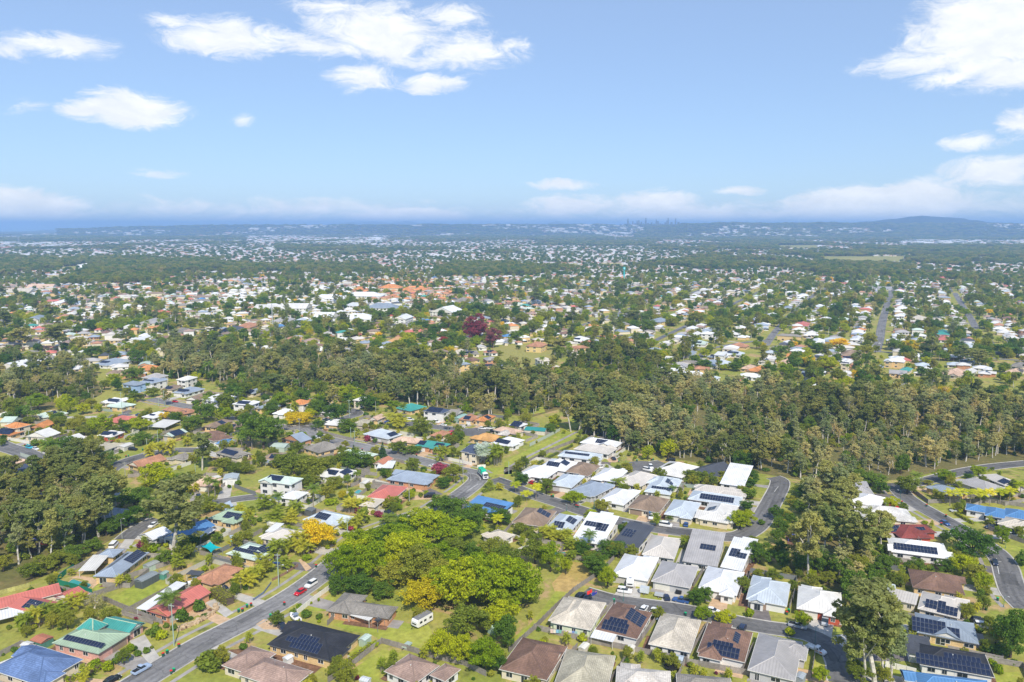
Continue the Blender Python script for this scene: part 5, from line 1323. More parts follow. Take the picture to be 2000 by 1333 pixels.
def build_bush():
    r_ = random.Random(9)
    for fi, poly in enumerate(FOREST):
        G_ = [Gr(*p) for p in poly]; xs = [g[0] for g in G_]; ys = [g[1] for g in G_]; sp = 6.6 if fi in (0, 1) else 6.2; P = []; y = min(ys)
        while y < max(ys):
            x = min(xs)
            while x < max(xs):
                q = (x + r_.uniform(-.5, .5) * sp, y + r_.uniform(-.5, .5) * sp)
                if inpoly(G_, *q) and road_dist(np.array(q))[0] > 2.5 and not in_foot(q, 1.0):
                    px = pix(*q)
                    u = r_.random()
                    gap = vnoise(q[0], q[1], 26) * .6 + vnoise(q[0] + 300, q[1], 9) * .4
                    if gap < (.33 if fi == 0 else .38): x += sp; continue
                    sp2 = vnoise(q[0] - 200, q[1] + 90, 45)
                    if u < .12: k = 1
                    elif u < .22: k = 2
                    elif u < .27: k = 3
                    elif u < (.31 if px[0] < 1150 or fi else .37): k = 4
                    else: k = 5 if sp2 + r_.uniform(-.2, .2) > .58 else 6 if sp2 + r_.uniform(-.2, .2) < .40 else 0
                    if fi == 0 and 1080 < px[0] < 1310 and px[1] < 765: k = 1 if u < .5 else 3 if u < .68 else 6 if u < .85 else 2
                    if (fi == 2 or fi == 0 and px[0] > 1380 and px[1] > 790) and k == 0 and r_.random() < .5: k = 5
                    tall = .5 + .75 * vnoise(q[0] + 77, q[1], 34) + r_.uniform(-.08, .12)
                    h = (r_.uniform(9, 19), r_.uniform(5, 11), r_.uniform(5, 11), r_.uniform(4, 8), r_.uniform(9, 15), r_.uniform(9, 17), r_.uniform(9, 19))[k] * tall
                    w = h * (r_.uniform(.4, .62), r_.uniform(.7, .95), r_.uniform(.7, .95), .9, .45, r_.uniform(.4, .6), r_.uniform(.42, .66))[k]
                    if fi == 3 and px[0] < 1600: h *= .75; w *= .75
                    P.append((q[0], q[1], h, w, k))
                x += sp
            y += sp * .9
        # front rows stand alone
        front = []
        bins = {}
        for p in P:
            b = int(pix(p[0], p[1])[0] // (24 if fi == 0 else 34))
            if b not in bins or p[1] < bins[b][1]: bins[b] = p
        cand = [p for b, p in bins.items() if -30 < pix(p[0], p[1])[0] < 2030]
        if fi == 0: cand = [p for p in cand if pix(p[0], p[1])[0] > 300][:75]
        where = None
        for p in cand: tree('EODLTVH'[p[4]], p[0], p[1], p[2], p[3], own=where, group='trees at the edge of the bush')
        cs = set(id(c) for c in cand)
        P = [p for p in P if id(p) not in cs]
        scatter('woodland', ('dense olive gum woodland crossing the middle of the photo', 'gum woodland at the left edge below the far suburb', 'dense gum woodland at the lower left edge', 'narrow strip of gum woodland between the two right-hand estates')[fi], P, 'EODLTVH')
        # undergrowth
        U = []
        for i in range(len(P)):
            p = P[i]; U.append((p[0] + r_.uniform(-4, 4), p[1] + r_.uniform(-4, 4), r_.uniform(1.5, 4), r_.uniform(2, 4.5), r_.randrange(2)))
        U = [u for u in U if road_dist(np.array(u[:2]))[0] > 2 and not in_foot(u[:2], .5)]
        scatter('undergrowth', ('low scrub under the middle gum woodland', 'low scrub under the far left bush', 'low scrub under the lower left bush', 'low scrub under the right-hand strip of bush')[fi], U, 'SJ', 'undergrowth')
build_bush()
# ------------------------------------------------------------------ fences and hedges
def fence(tile, s, h=1.7, kind='paling', col=(.30, .275, .25), base=None): return fence_at([TG(tile, *p) for p in pts(s)], h, kind, col, base)
def fence_at(P, h=1.7, kind='paling', col=(.30, .275, .25), base=None, seg=2.6, posts=True):
    c = P[0]
    base = base or {'paling': 'weathered grey paling fence', 'metal': 'metal sheet fence', 'white': 'white panel fence'}[kind]
    o = thing('fence', base, 'fence', 'yard fences', (c[0], c[1], 0))
    for a, b in zip(P[:-1], P[1:]):
        L = np.linalg.norm(b - a); n = max(1, int(round(L / seg))); dr = (b - a) / L; an = math.atan2(dr[1], dr[0]); w = L / n
        wq = round(w * 4) / 4; key = ('fence', kind, wq, h)
        if key not in ME:
            mb = MB()
            if kind == 'paling':
                k = 9 if wq < 4 else 16; e = random.Random(int(wq * 100))
                for i in range(k): mb.box(-wq / 2 + wq * i / k + .012, -wq / 2 + wq * (i + 1) / k - .012, -.012 + e.uniform(-.012, .012), .012, .04, h + e.uniform(-.06, .05))
                mb.box(-wq / 2, wq / 2, .03, .09, .35, .43).box(-wq / 2, wq / 2, .03, .09, h - .35, h - .27)
            elif kind == 'metal':
                k = 14; V = []
                for i in range(k + 1): V += [(-wq / 2 + wq * i / k, .02 * (i % 2), .03), (-wq / 2 + wq * i / k, .02 * (i % 2), h)]
                mb.add(V, [(2 * i, 2 * i + 2, 2 * i + 3, 2 * i + 1) for i in range(k)]); mb.box(-wq / 2, wq / 2, -.03, .05, h - .03, h + .04)
            else: mb.box(-wq / 2 + .1, wq / 2 - .1, -.06, .06, 0, h)
            ME[key] = mb.me('fence_panel', M['fence'] if kind == 'paling' else M['paint'])
            ME[key + (1,)] = MB().box(-.07, .07, -.07, .07, 0, h + .06).me('post', M['fence'] if kind == 'paling' else M['paint'])
        for i in range(n):
            m = a + dr * w * (i + .5); j = rng.uniform(.82, 1.18) if kind == 'paling' else 1
            ob('fence_panel', ME[key], o, loc=(m[0] - c[0], m[1] - c[1], 0), rot=(0, rng.uniform(-.01, .01), an), color=tuple(q * j for q in col), scale=(w / wq, 1, 1))
            if not posts: continue
            m = a + dr * w * i; ob('post', ME[key + (1,)], o, loc=(m[0] - c[0] - dr[1] * .1, m[1] - c[1] + dr[0] * .1, 0), rot=(0, 0, an), color=tuple(q * .9 for q in col))
    return o
FENCES = '''
A2 p -20,1100 180,920 340,760 480,630 700,480 800,370
A2 p 170,920 500,1000 620,1030 930,1090 1340,1180 1370,1192 1790,1270 2000,1315
A2 p 590,940 690,835 790,728
A2 p 965,1080 1040,970 1120,860
A2 p 1360,1180 1440,1040 1530,890
A2 p 1795,1270 1850,1130 1885,1060
A2 p 300,1295 410,1180 512,1065
A2 p 765,1345 850,1220 930,1100
A2 p 1275,1345 1350,1192
A1 p 980,1028 1180,1085 1400,1152 1620,1200 1800,1290
A1 p 980,1030 850,1130 715,1240 560,1340
A1 p 300,1130 430,1170 590,1222
A1 p 560,890 630,820
A0 p 800,692 960,760 1120,825 1270,882
A0 p 732,665 900,610 1050,548
A0 p 1010,520 1160,470 1330,412
A0 p 1240,492 1360,540 1460,582
A0 p 1560,335 1680,365 1800,398
A0 p 400,540 560,470 700,400 800,330
A0 m 1380,0 1640,150 1730,240
A1 w 325,800 460,690 585,602
B1 w 705,1065 780,1095 870,1105
B1 w 820,958 920,970 1040,1000
B1 p 740,1010 800,985 850,930
B1 w 1410,775 1500,798 1690,840
B1 w 1730,860 1795,855
B0 w 60,640 150,655 230,672
B0 m 160,765 280,800 370,860 270,875
B0 p 1300,800 1380,800 1460,820
B0 p 1000,935 1090,925
B1 p 460,560 560,600 700,635 770,650
B1 p 870,1010 960,1030
B2 p -60,895 100,830 300,730 400,690 510,648
B2 p 75,575 180,590 300,602
B2 m 140,690 260,630 375,570
B2 p 600,940 560,970 520,1000
B2 p 690,1040 640,1090
B2 p 1000,1000 960,1060 930,1090
B2 p 1250,1130 1190,1190
B2 p 1290,1080 1340,1010 1370,985
B2 p 470,1000 560,950
B2 p 880,990 830,1040
B3 p 1130,1045 1250,1135 1500,1128 1750,1130 2000,1165
A3 m 950,335 1140,375 1330,412
A3 m 860,440 1000,460 1110,480
A3 p 170,760 230,560
A2 p 1420,585 1510,445
A2 p 1050,540 1150,385
A2 p 1775,680 1840,500
A2 p 780,250 830,190
A3 p 340,1300 370,1110
A3 w 900,1320 920,1210 1160,1270
A3 p 1720,140 1800,175 2000,250
B0 m 1830,1010 1900,1040 2000,1075
B1 p 1380,620 1460,640
B1 p 1030,790 1160,825
B0 p 600,740 750,760
'''
def build_fences():
    for ln in FENCES.strip().split('\n'):
        tile, k, s = ln.split(' ', 2)
        if k == 'm': fence(tile, s, 1.8, 'metal', rng.choice(((.16, .17, .18), (.42, .47, .42), (.2, .21, .22))))
        elif k == 'w': fence(tile, s, 1.6, 'white', (.74, .72, .66))
        else: j = rng.uniform(.85, 1.15); fence(tile, s, 1.75, 'paling', (.31 * j, .28 * j, .255 * j))
    fence('A0', '432,566 580,605 722,650', 1.9, 'metal', (.02, .21, .13), 'dark green mesh fence beside pool'); fence('A0', '440,556 510,495 580,450', 1.9, 'metal', (.02, .21, .13), 'dark green mesh fence behind pool')
    fence('A0', '0,652 120,620 232,590', 1.6, 'paling', (.48, .46, .16), 'yellow-green mossy paling fence')
    fence('A1', '-20,695 60,640 120,560', .7, 'white', (.16, .2, .28), 'low blue-grey retaining wall'); fence('A1', '130,540 230,490 330,425', .9, 'white', (.28, .17, .12), 'brown block retaining wall')
build_fences()
def lot_fences():
    r_ = random.Random(52)
    for h in HOUSES:
        d = math.hypot(*h['c'])
        if not 215 < d < 540 or r_.random() < .12: continue
        ca, sa = math.cos(h['an']), math.sin(h['an']); T = lambda x, y: np.array((h['c'][0] + x * ca - y * sa, h['c'][1] + x * sa + y * ca)); W2, D2 = h['w'] / 2 + r_.uniform(1.2, 2.4), h['d'] / 2 + r_.uniform(1.2, 2.4)
        q = h['rp'] or (0, -1); v = max(((0, -1), (0, 1), (1, 0), (-1, 0)), key=lambda v: v[0] * q[0] / h['w'] + v[1] * q[1] / h['d']); back = r_.uniform(4, 8)
        if v[1]: s = -v[1]; R = [(-W2, 0), (-W2, s * (D2 + back)), (W2, s * (D2 + back)), (W2, 0)]
        else: s = -v[0]; R = [(0, -D2), (s * (W2 + back), -D2), (s * (W2 + back), D2), (0, D2)]
        P = [T(*p) for p in R]; run = []
        kd = r_.choice(('paling', 'paling', 'paling', 'paling', 'metal', 'white')); cl = {'paling': (.34, .31, .28), 'metal': r_.choice(((.30, .36, .32), (.5, .48, .42), (.2, .21, .22))), 'white': (.66, .64, .58)}[kd]
        for a, b in zip(P[:-1], P[1:]):
            ok = all(road_dist(a + (b - a) * f)[0] > 3.5 and not in_foot(a + (b - a) * f, .25) for f in (.05, .25, .5, .75, .95))
            if ok: run = run + [b] if run else [a, b]
            else:
                if len(run) > 1: fence_at(run, 1.7, kd, cl, None, 5.0, False)
                run = []
        if len(run) > 1: fence_at(run, 1.7, kd, cl, None, 5.0, False)
lot_fences()
def hedge(tile, s, w, h, leaf_='D', base='clipped green hedge'):
    C = spline([TG(tile, *p) for p in pts(s)], 1.0); c = C[0]; N = normals(C); r_ = np.random.default_rng(int(abs(c[0]) * 10)); P = []; D = []
    L = np.linalg.norm(np.diff(C, axis=0), axis=1).sum(); n = int(L * (w + 2 * h) * 26)
    i = r_.integers(0, len(C), n); f = r_.random(n) * (w + 2 * h)
    for k in range(n):
        q = f[k]; a = C[i[k]] - c + N[i[k]] * 0 + r_.normal(0, .3, 2)
        if q < h: off, z, d = -w / 2, q, (-1, 0)
        elif q < h + w: off, z, d = q - h - w / 2, h, (0, 1)
        else: off, z, d = w / 2, q - h - w, (1, 0)
        nn = N[i[k]]; p = a + nn * (off + r_.normal(0, .07)); P.append((p[0], p[1], max(.05, z + r_.normal(0, .07)))); D.append((nn[0] * d[0], nn[1] * d[0], d[1] + .2))
    P = np.array(P); D = np.array(D) + r_.normal(size=(n, 3)) * .4; D /= np.linalg.norm(D, axis=1, keepdims=True); t = np.cross(D, r_.normal(size=D.shape)); t /= np.linalg.norm(t, axis=1, keepdims=True); u = np.cross(D, t); s_ = .3 * (.6 + .8 * r_.random((n, 1)))
    V = np.stack([P - t * s_ * .5, P - u * s_ * .4, P + t * s_ * .5, P + u * s_ * .4], 1).reshape(-1, 3)
    o = thing('hedge', base, 'hedge', 'hedges', (c[0], c[1], 0)); ob('foliage', npmesh('foliage', V, np.arange(4 * n).reshape(-1, 4), M['leaf' + leaf_]), o)
    V2 = []; F2 = []
    for k in range(len(C)):
        a = C[k] - c; nn = N[k]
        for off, z in ((-w / 2 + .15, 0), (-w / 2 + .15, h - .15), (w / 2 - .15, h - .15), (w / 2 - .15, 0)): V2.append((a[0] + nn[0] * off, a[1] + nn[1] * off, z))
    for k in range(len(C) - 1):
        b = 4 * k
        for j in range(3): F2.append((b + j, b + j + 1, b + 5 + j, b + 4 + j))
    F2 += [(0, 1, 2, 3), tuple(4 * (len(C) - 1) + q for q in (3, 2, 1, 0))]
    ob('dark_core', mesh('dark_core', V2, F2, M['darkbark']), o)  # solid dark core added inside the leaves so the hedge is not see-through
for a_ in (('A0', '530,1335 660,1290 800,1225', 1.4, 1.5, 'L', 'long lime green clipped hedge'), ('A0', '1680,650 1745,690 1800,725', 3.2, 2.6, 'O', 'thick box hedge'), ('A1', '600,1290 760,1160 905,1060', 1.3, 1.4, 'L', 'long clipped hedge along back fence'),
           ('B3', '1465,1222 1530,1260 1600,1298', 1.0, 1.2, 'L', 'narrow lime hedge'), ('A3', '840,210 970,215 1100,225', 1.6, 1.8, 'D', 'dark hedge behind dark red roof'), ('B1', '1770,1050 1850,1030', 1.2, 1.4, 'L', 'short hedge by path'), ('B0', '1400,1055 1480,1050', 1.5, 1.6, 'O', 'short olive hedge'),
           ('B2', '0,925 160,850 330,760 470,690', 1.0, 1.0, 'D', 'low dark hedge along park fence')): hedge(*a_)

# ------------------------------------------------------------------ poles, lamps
def power_pole(tile, x, y, top_y, arm=True, col=(.34, .42, .36), lamp=False, base=None):
    p = TP(tile, x, y); g = Gr(*p); H = min(14, max(6, (y - top_y) / (scale_at(*p) * 4) / math.cos(math.atan2(CAM_H, math.hypot(*g)))))
    o = thing('power_pole', base or ('pale green timber power pole' if col[1] > col[0] + .04 else 'grey timber power pole'), 'pole', 'power poles', (g[0], g[1], 0), rng.uniform(-.4, .4))
    ob('pole', MB().tube((0, 0, 0), (0, 0, H), .16, .11, 8).me('pole', M['paint']), o, color=col)
    if arm:
        ob('crossarm', MB().box(-.95, .95, -.06, .06, H - .75, H - .6).me('crossarm', M['galv']), o)
        im = MB().tube((0, 0, 0), (0, 0, .16), .05, .04, 6).me('insulator', M['white'])
        for q in (-.85, -.35, .35, .85): ob('insulator', im, o, loc=(q, 0, H - .6))
    if lamp:
        ob('lamp_arm', MB().tube((0, 0, H * .62), (1.5, 0, H * .66), .04, .03, 6).me('lamp_arm', M['alu']), o)
        ob('lamp_head', MB().box(1.4, 2.0, -.12, .12, H * .65, H * .65 + .12).me('lamp_head', M['white']), o)
    return o
GP = (.34, .44, .37); GY = (.36, .36, .34)
for a_ in (('A0', 1360, 1048, 735, True, GP, True), ('A1', 178, 583, 335, True, GP, True), ('A1', 718, 245, 55, True, GP), ('B1', 1618, 980, 790, True, GY), ('B1', 1592, 928, 765, False, GY), ('B1', 1198, 1130, 960, True, GY), ('B1', 340, 575, 468, True, GY), ('B1', 772, 668, 565, True, GP), ('B1', 742, 642, 540, False, GP), ('B1', 730, 460, 325, True, GP), ('B1', 936, 425, 335, False, GY),
           ('B1', 1735, 570, 450, True, GY), ('B1', 1585, 580, 500, False, GP), ('B1', 1134, 715, 630, False, GY), ('B1', 470, 755, 690, False, GY), ('B0', 980, 935, 810, True, GY), ('B0', 955, 440, 215, True, GP), ('B0', 1285, 375, 250, True, GP), ('B0', 1240, 375, 305, False, GP), ('B0', 1236, 670, 565, False, GP), ('B0', 1150, 715, 640, False, GP), ('B0', 418, 75, -40, True, GY), ('B0', 230, 650, 590, False, GP),
           ('B0', 1530, 940, 830, False, GP), ('B1', 384, 330, 265, True, GP), ('B0', 712, 120, 30, False, GY), ('B3', 1005, 290, 210, False, GP), ('B3', 375, 90, 20, True, GP), ('B3', 750, 110, 40, True, GY), ('B3', 1048, 150, 80, False, GP), ('C0', 788, 1150, 1105, True, GY), ('C0', 978, 1180, 1085, True, GY), ('C0', 1148, 1260, 1180, False, GP), ('C2', 535, 1030, 950, False, GY), ('C2', 795, 870, 810, True, GY), ('C2', 660, 905, 840, True, GY),
           ('B1', 1975, 905, 825, False, GP), ('A2', 640, 20, -60, False, (.05, .16, .15))): power_pole(*a_)
def street_lamp(tile, x, y, top_y, col=(.05, .17, .16)):
    p = TP(tile, x, y); g = Gr(*p); H = (y - top_y) / (scale_at(*p) * 4) / .93
    o = thing('street_lamp', 'slim dark green street lamp' if col[1] > .1 and col[0] < .1 else 'slim grey street lamp', 'street lamp', 'street lamps', (g[0], g[1], 0), rng.uniform(0, 6))
    ob('pole', MB().tube((0, 0, 0), (0, 0, H * .25), .11, .09, 8).tube((0, 0, H * .25), (0, 0, H), .06, .045, 8).me('pole', M['paint']), o, color=col)
    ob('lamp_arm', MB().tube((0, 0, H), (.9, 0, H + .2), .035, .03, 6).me('lamp_arm', M['paint']), o, color=col)
    ob('lamp_head', MB().box(.8, 1.4, -.13, .13, H + .17, H + .27).me('lamp_head', M['paint']), o, color=(.5, .5, .5))
for a_ in (('A3', 366, 1040, 905), ('A0', 955, 212, 62, (.4, .43, .43)), ('B2', 890, 815, 770), ('B2', 427, 1195, 1140), ('B3', 1032, 1120, 1040), ('B1', 1675, 960, 900, (.45, .45, .45)), ('A2', 870, 700, 600), ('B3', 880, 950, 890), ('A3', 1855, 285, 240), ('A3', 1840, 745, 660), ('B2', 20, 880, 845, (.5, .5, .5)), ('A1', 245, 480, 455, (.5, .5, .5)), ('B1', 1938, 965, 890)): street_lamp(*a_)

# ------------------------------------------------------------------ vehicles
def wheel_mesh(r, w):
    k = ('wheel', r, w)
    if k not in ME:
        ME[k] = MB().tube((0, -w / 2, 0), (0, w / 2, 0), r, r, 14).me('tyre', M['rubber']); ME[k + (1,)] = MB().tube((0, -w / 2 - .012, 0), (0, w / 2 + .012, 0), r * .6, r * .6, 10).me('rim', M['alu'])
    return ME[k], ME[k + (1,)]
def wheels(o, xs, y, r=.33, w=.22):
    t, m = wheel_mesh(r, w)
    for x in xs:
        for s in (-1, 1): k = ob('wheel', t, o, loc=(x, s * y, r)); ob('rim', m, k)
def loft(secs):
    """secs: list of (x, half width bottom, half width top, z0, z1) sections"""
    V = []; F = []
    for x, a, b, z0, z1 in secs: V += [(x, -a, z0), (x, a, z0), (x, a * 1.02, z0 + (z1 - z0) * .6), (x, b, z1), (x, -b, z1), (x, -a * 1.02, z0 + (z1 - z0) * .6)]
    n = len(secs)
    for i in range(n - 1):
        for j in range(6): F.append((6 * i + j, 6 * (i + 1) + j, 6 * (i + 1) + (j + 1) % 6, 6 * i + (j + 1) % 6))
    F += [tuple(range(6)), tuple(6 * (n - 1) + q for q in range(5, -1, -1))]; return V, F
CAR = {}
def car_meshes(kind):
    if kind in CAR: return CAR[kind]
    if kind == 'ute':
        body = [(-2.55, .86, .84, .5, 1.0), (-2.4, .9, .88, .35, 1.05), (-.55, .92, .9, .3, 1.05), (.9, .92, .88, .3, 1.05), (1.0, .92, .86, .3, 1.08), (2.2, .9, .8, .3, .95), (2.55, .84, .74, .38, .8)]; gl = [(-.62, .84, .68, 1.03, 1.66), (.35, .84, .68, 1.03, 1.68), (1.05, .84, .8, 1.0, 1.1)]; rf = [(-.6, .67, .6, 1.64, 1.73), (-.1, .68, .62, 1.65, 1.78), (.36, .66, .58, 1.64, 1.73)]
        extra = MB().box(-2.4, -.72, -.72, .72, 1.052, 1.07)
    elif kind == 'suv':
        body = [(-2.3, .86, .84, .45, 1.0), (-2.2, .92, .9, .35, 1.1), (0, .94, .9, .3, 1.1), (.9, .94, .88, .3, 1.1), (1.9, .92, .82, .32, 1.0), (2.3, .84, .74, .4, .85)]; gl = [(-2.2, .86, .74, 1.05, 1.4), (-2.0, .86, .7, 1.05, 1.68), (.25, .86, .7, 1.05, 1.72), (1.05, .86, .82, 1.02, 1.14)]; rf = [(-2.05, .69, .6, 1.66, 1.75), (-.6, .7, .64, 1.69, 1.82), (.28, .68, .6, 1.68, 1.76)]; extra = None
    elif kind == 'van':
        body = [(-2.5, .92, .9, .4, 1.2), (-2.4, .96, .94, .3, 1.25), (1.5, .96, .92, .3, 1.2), (2.3, .92, .82, .32, 1.05), (2.5, .86, .76, .4, .9)]; gl = [(-2.42, .93, .84, 1.2, 1.9), (.9, .93, .84, 1.15, 1.92), (1.75, .9, .84, 1.1, 1.25)]; rf = [(-2.4, .86, .78, 1.86, 2.0), (.95, .86, .78, 1.88, 2.02)]; extra = None
    else:
        body = [(-2.15, .82, .78, .45, .85), (-2.0, .86, .82, .32, .95), (0, .88, .86, .28, .95), (.8, .88, .84, .28, .95), (1.7, .86, .76, .3, .82), (2.1, .78, .66, .36, .66)]; gl = [(-1.85, .8, .7, .92, 1.0), (-1.35, .8, .64, .92, 1.36), (.15, .8, .64, .92, 1.4), (.95, .8, .76, .9, .98)]; rf = [(-1.4, .62, .55, 1.34, 1.42), (-.5, .64, .58, 1.36, 1.47), (.18, .62, .55, 1.36, 1.43)]; extra = None
    CAR[kind] = (mesh('body', *loft(body), M['gloss']), mesh('window_glass', *loft(gl), M['glass']), mesh('roof', *loft(rf), M['gloss']), extra.me('tray', M['rubber']) if extra else None, MB().box(-.05, .05, -.17, .17, -.08, .08).me('headlight', M['white']))
    return CAR[kind]
CN = {'white': (.78, .78, .78), 'red': (.55, .01, .02), 'silver': (.42, .44, .47), 'navy': (.02, .03, .07), 'black': (.012, .012, .016), 'blue': (.04, .10, .28), 'paleblue': (.36, .45, .60), 'cyan': (.05, .40, .52), 'grey': (.22, .24, .27)}
def car(tile, x, y, x2, y2, kind, col, base=None):
    """car standing at x,y heading towards x2,y2"""
    g = TG(tile, x, y); h = TG(tile, x2, y2) - g; an = math.atan2(h[1], h[0]); z = .045 if road_dist(g)[0] < 0 else .03
    nm = {'ute': 'pickup', 'suv': 'four-wheel drive', 'van': 'people mover', 'sedan': 'car'}[kind]
    o = thing('parked_car', base or f"{col.replace('paleblue', 'pale blue')} parked {nm}", 'car', 'parked cars', (g[0], g[1], z), an)
    b, gl, rf, ex, hl = car_meshes(kind); c = CN[col]
    ob('body', b, o, color=c); ob('window_glass', gl, o); ob('roof', rf, o, color=c)
    if ex: ob('tray', ex, o)
    fx = {'ute': 2.5, 'suv': 2.24, 'van': 2.42, 'sedan': 2.04}[kind]
    for s in (-1, 1): ob('headlight', hl, o, loc=(fx, s * .6, .68))
    wheels(o, (-1.4, 1.4) if kind != 'sedan' else (-1.25, 1.3), .8, .36 if kind != 'sedan' else .31)
    return o
for a_ in (('A0', 1105, 1245, 1200, 1190, 'ute', 'paleblue', 'pale blue pickup with cargo tray parked on bottom left street'), ('A1', 345, 640, 260, 690, 'sedan', 'red', 'bright red hatchback parked on the lower left street'), ('A1', 430, 580, 340, 635, 'suv', 'white', 'white four-wheel drive with roof rack behind the red hatchback'), ('A0', 1735, 600, 1800, 630, 'suv', 'navy'), ('A0', 880, 1325, 990, 1265, 'sedan', 'black'), ('A0', 380, 1330, 440, 1305, 'suv', 'white'),
           ('A0', 1195, 115, 1140, 150, 'sedan', 'white'), ('A0', 890, 272, 930, 230, 'van', 'white'), ('A0', 540, 715, 590, 690, 'sedan', 'blue'), ('A1', 205, 915, 250, 960, 'ute', 'navy', 'navy pickup on tan driveway beside boat'), ('A1', 300, 905, 350, 930, 'sedan', 'black'),
           ('A2', 535, 672, 575, 640, 'suv', 'black'), ('A2', 590, 680, 615, 650, 'sedan', 'navy'), ('A2', 880, 630, 980, 645, 'suv', 'white', 'white four-wheel drive parked on the lane before the caravan'), ('A2', 1305, 625, 1290, 690, 'suv', 'black'), ('A2', 1205, 680, 1180, 630, 'sedan', 'navy'), ('A2', 1320, 705, 1220, 685, 'ute', 'blue', 'blue pickup across the lane footpath'), ('A2', 1085, 50, 1075, 90, 'suv', 'white'), ('A2', 1030, 770, 1050, 745, 'sedan', 'white'), ('A2', 1105, 795, 1125, 760, 'ute', 'white'), ('A2', 1150, 830, 1170, 800, 'sedan', 'paleblue'), ('A2', 1800, 925, 1815, 890, 'suv', 'navy'),
           ('A2', 1200, 115, 1300, 130, 'van', 'white'), ('A2', 1360, 108, 1370, 70, 'sedan', 'blue'), ('A3', 445, 870, 435, 960, 'van', 'silver', 'silver people mover on concrete driveway'), ('A3', 1655, 870, 1760, 880, 'suv', 'black'), ('A3', 1680, 905, 1780, 920, 'suv', 'white'), ('A3', 1735, 130, 1650, 135, 'sedan', 'navy'), ('A3', 1770, 112, 1690, 118, 'sedan', 'black'),
           ('B3', 1460, 1200, 1360, 1205, 'sedan', 'silver'), ('B2', 1085, 860, 1110, 900, 'suv', 'white'), ('B2', 1060, 880, 1110, 890, 'suv', 'white'), ('B2', 1240, 805, 1180, 800, 'suv', 'black'), ('B2', 165, 985, 220, 1000, 'sedan', 'red'), ('B2', 215, 992, 250, 1000, 'sedan', 'navy'), ('B1', 1035, 1160, 1130, 1175, 'suv', 'white'), ('B1', 475, 630, 530, 645, 'sedan', 'white'), ('B1', 510, 668, 560, 680, 'sedan', 'blue'), ('B1', 540, 360, 590, 375, 'suv', 'navy'), ('B1', 1205, 488, 1260, 492, 'suv', 'white'), ('B1', 1410, 505, 1470, 512, 'suv', 'white'), ('B1', 1465, 528, 1520, 535, 'sedan', 'white'), ('B1', 1770, 555, 1830, 560, 'sedan', 'white'), ('B1', 1835, 555, 1900, 560, 'ute', 'white'), ('B1', 1860, 580, 1920, 585, 'suv', 'black'), ('B1', 820, 390, 850, 375, 'suv', 'white'), ('B1', 680, 440, 700, 425, 'sedan', 'silver'), ('B1', 1660, 990, 1660, 990.5, 'sedan', 'grey') if False else ('B1', 610, 460, 640, 450, 'sedan', 'white'),
           ('B0', 232, 705, 300, 720, 'suv', 'cyan', 'turquoise hatchback at the left road kerb'), ('B0', 280, 715, 340, 735, 'sedan', 'white', 'white sedan at left road kerb'), ('B0', 1040, 720, 1110, 725, 'suv', 'black'), ('B0', 1370, 345, 1430, 355, 'sedan', 'red'), ('B0', 130, 115, 180, 118, 'suv', 'white'), ('B3', 390, 102, 440, 104, 'ute', 'white'), ('C2', 1500, 1048, 1520, 1046, 'sedan', 'red'), ('C2', 1640, 1062, 1660, 1060, 'suv', 'grey'), ('C2', 600, 925, 640, 910, 'sedan', 'navy'), ('C3', 915, 905, 920, 880, 'sedan', 'silver'), ('C3', 870, 1090, 875, 1060, 'sedan', 'white')): car(*a_)
def driveway_cars():
    r_ = random.Random(44)
    for h in HOUSES:
        if 'drive' not in h or r_.random() < .45: continue
        a, e, dr = h['drive']; L = np.linalg.norm(e - a)
        if L < 8: continue
        p = a + dr * r_.uniform(3.2, L - 3); q = p + dr * r_.choice((-1, 1))
        if in_foot(p, 2.0) or any((o.location[0] - p[0]) ** 2 + (o.location[1] - p[1]) ** 2 < 30 for o, b, w in THINGS if o['category'] in ('car', 'caravan', 'trailer', 'boat')): continue
        P1, P2 = pix(*p), pix(*q); car('A0', P1[0] * 4, (P1[1] - 1000) * 4, P2[0] * 4, (P2[1] - 1000) * 4, r_.choice(('sedan', 'suv', 'suv', 'ute', 'van')), r_.choice(('white', 'white', 'silver', 'grey', 'navy', 'black', 'blue', 'red')))
    for k, n, side in ((0, 7, 1), (2, 2, -1), (3, 5, 1), (4, 4, -1), (7, 3, 1), (8, 3, 1), (15, 4, 1), (16, 4, 1), (17, 4, -1), (20, 3, 1)):     # kerbside cars
        C, hw = ROADS[k]; N = normals(C)
        for i in range(n):
            j = r_.randrange(6, len(C) - 8); p = C[j] + N[j] * side * (hw - 1.0); q = C[j + 1] + N[j + 1] * side * (hw - 1.0); P1, P2 = pix(*p), pix(*q)
            if not (-20 < P1[0] < 2020 and P1[1] < 1345) or road_dist(p, k)[0] < 3 or any((o.location[0] - p[0]) ** 2 + (o.location[1] - p[1]) ** 2 < 60 for o, b, w in THINGS if o['category'] in ('car', 'truck')): continue
            car('A0', P1[0] * 4, (P1[1] - 1000) * 4, P2[0] * 4, (P2[1] - 1000) * 4, r_.choice(('sedan', 'suv', 'sedan', 'ute')), r_.choice(('white', 'white', 'silver', 'grey', 'navy', 'black', 'blue')))
driveway_cars()
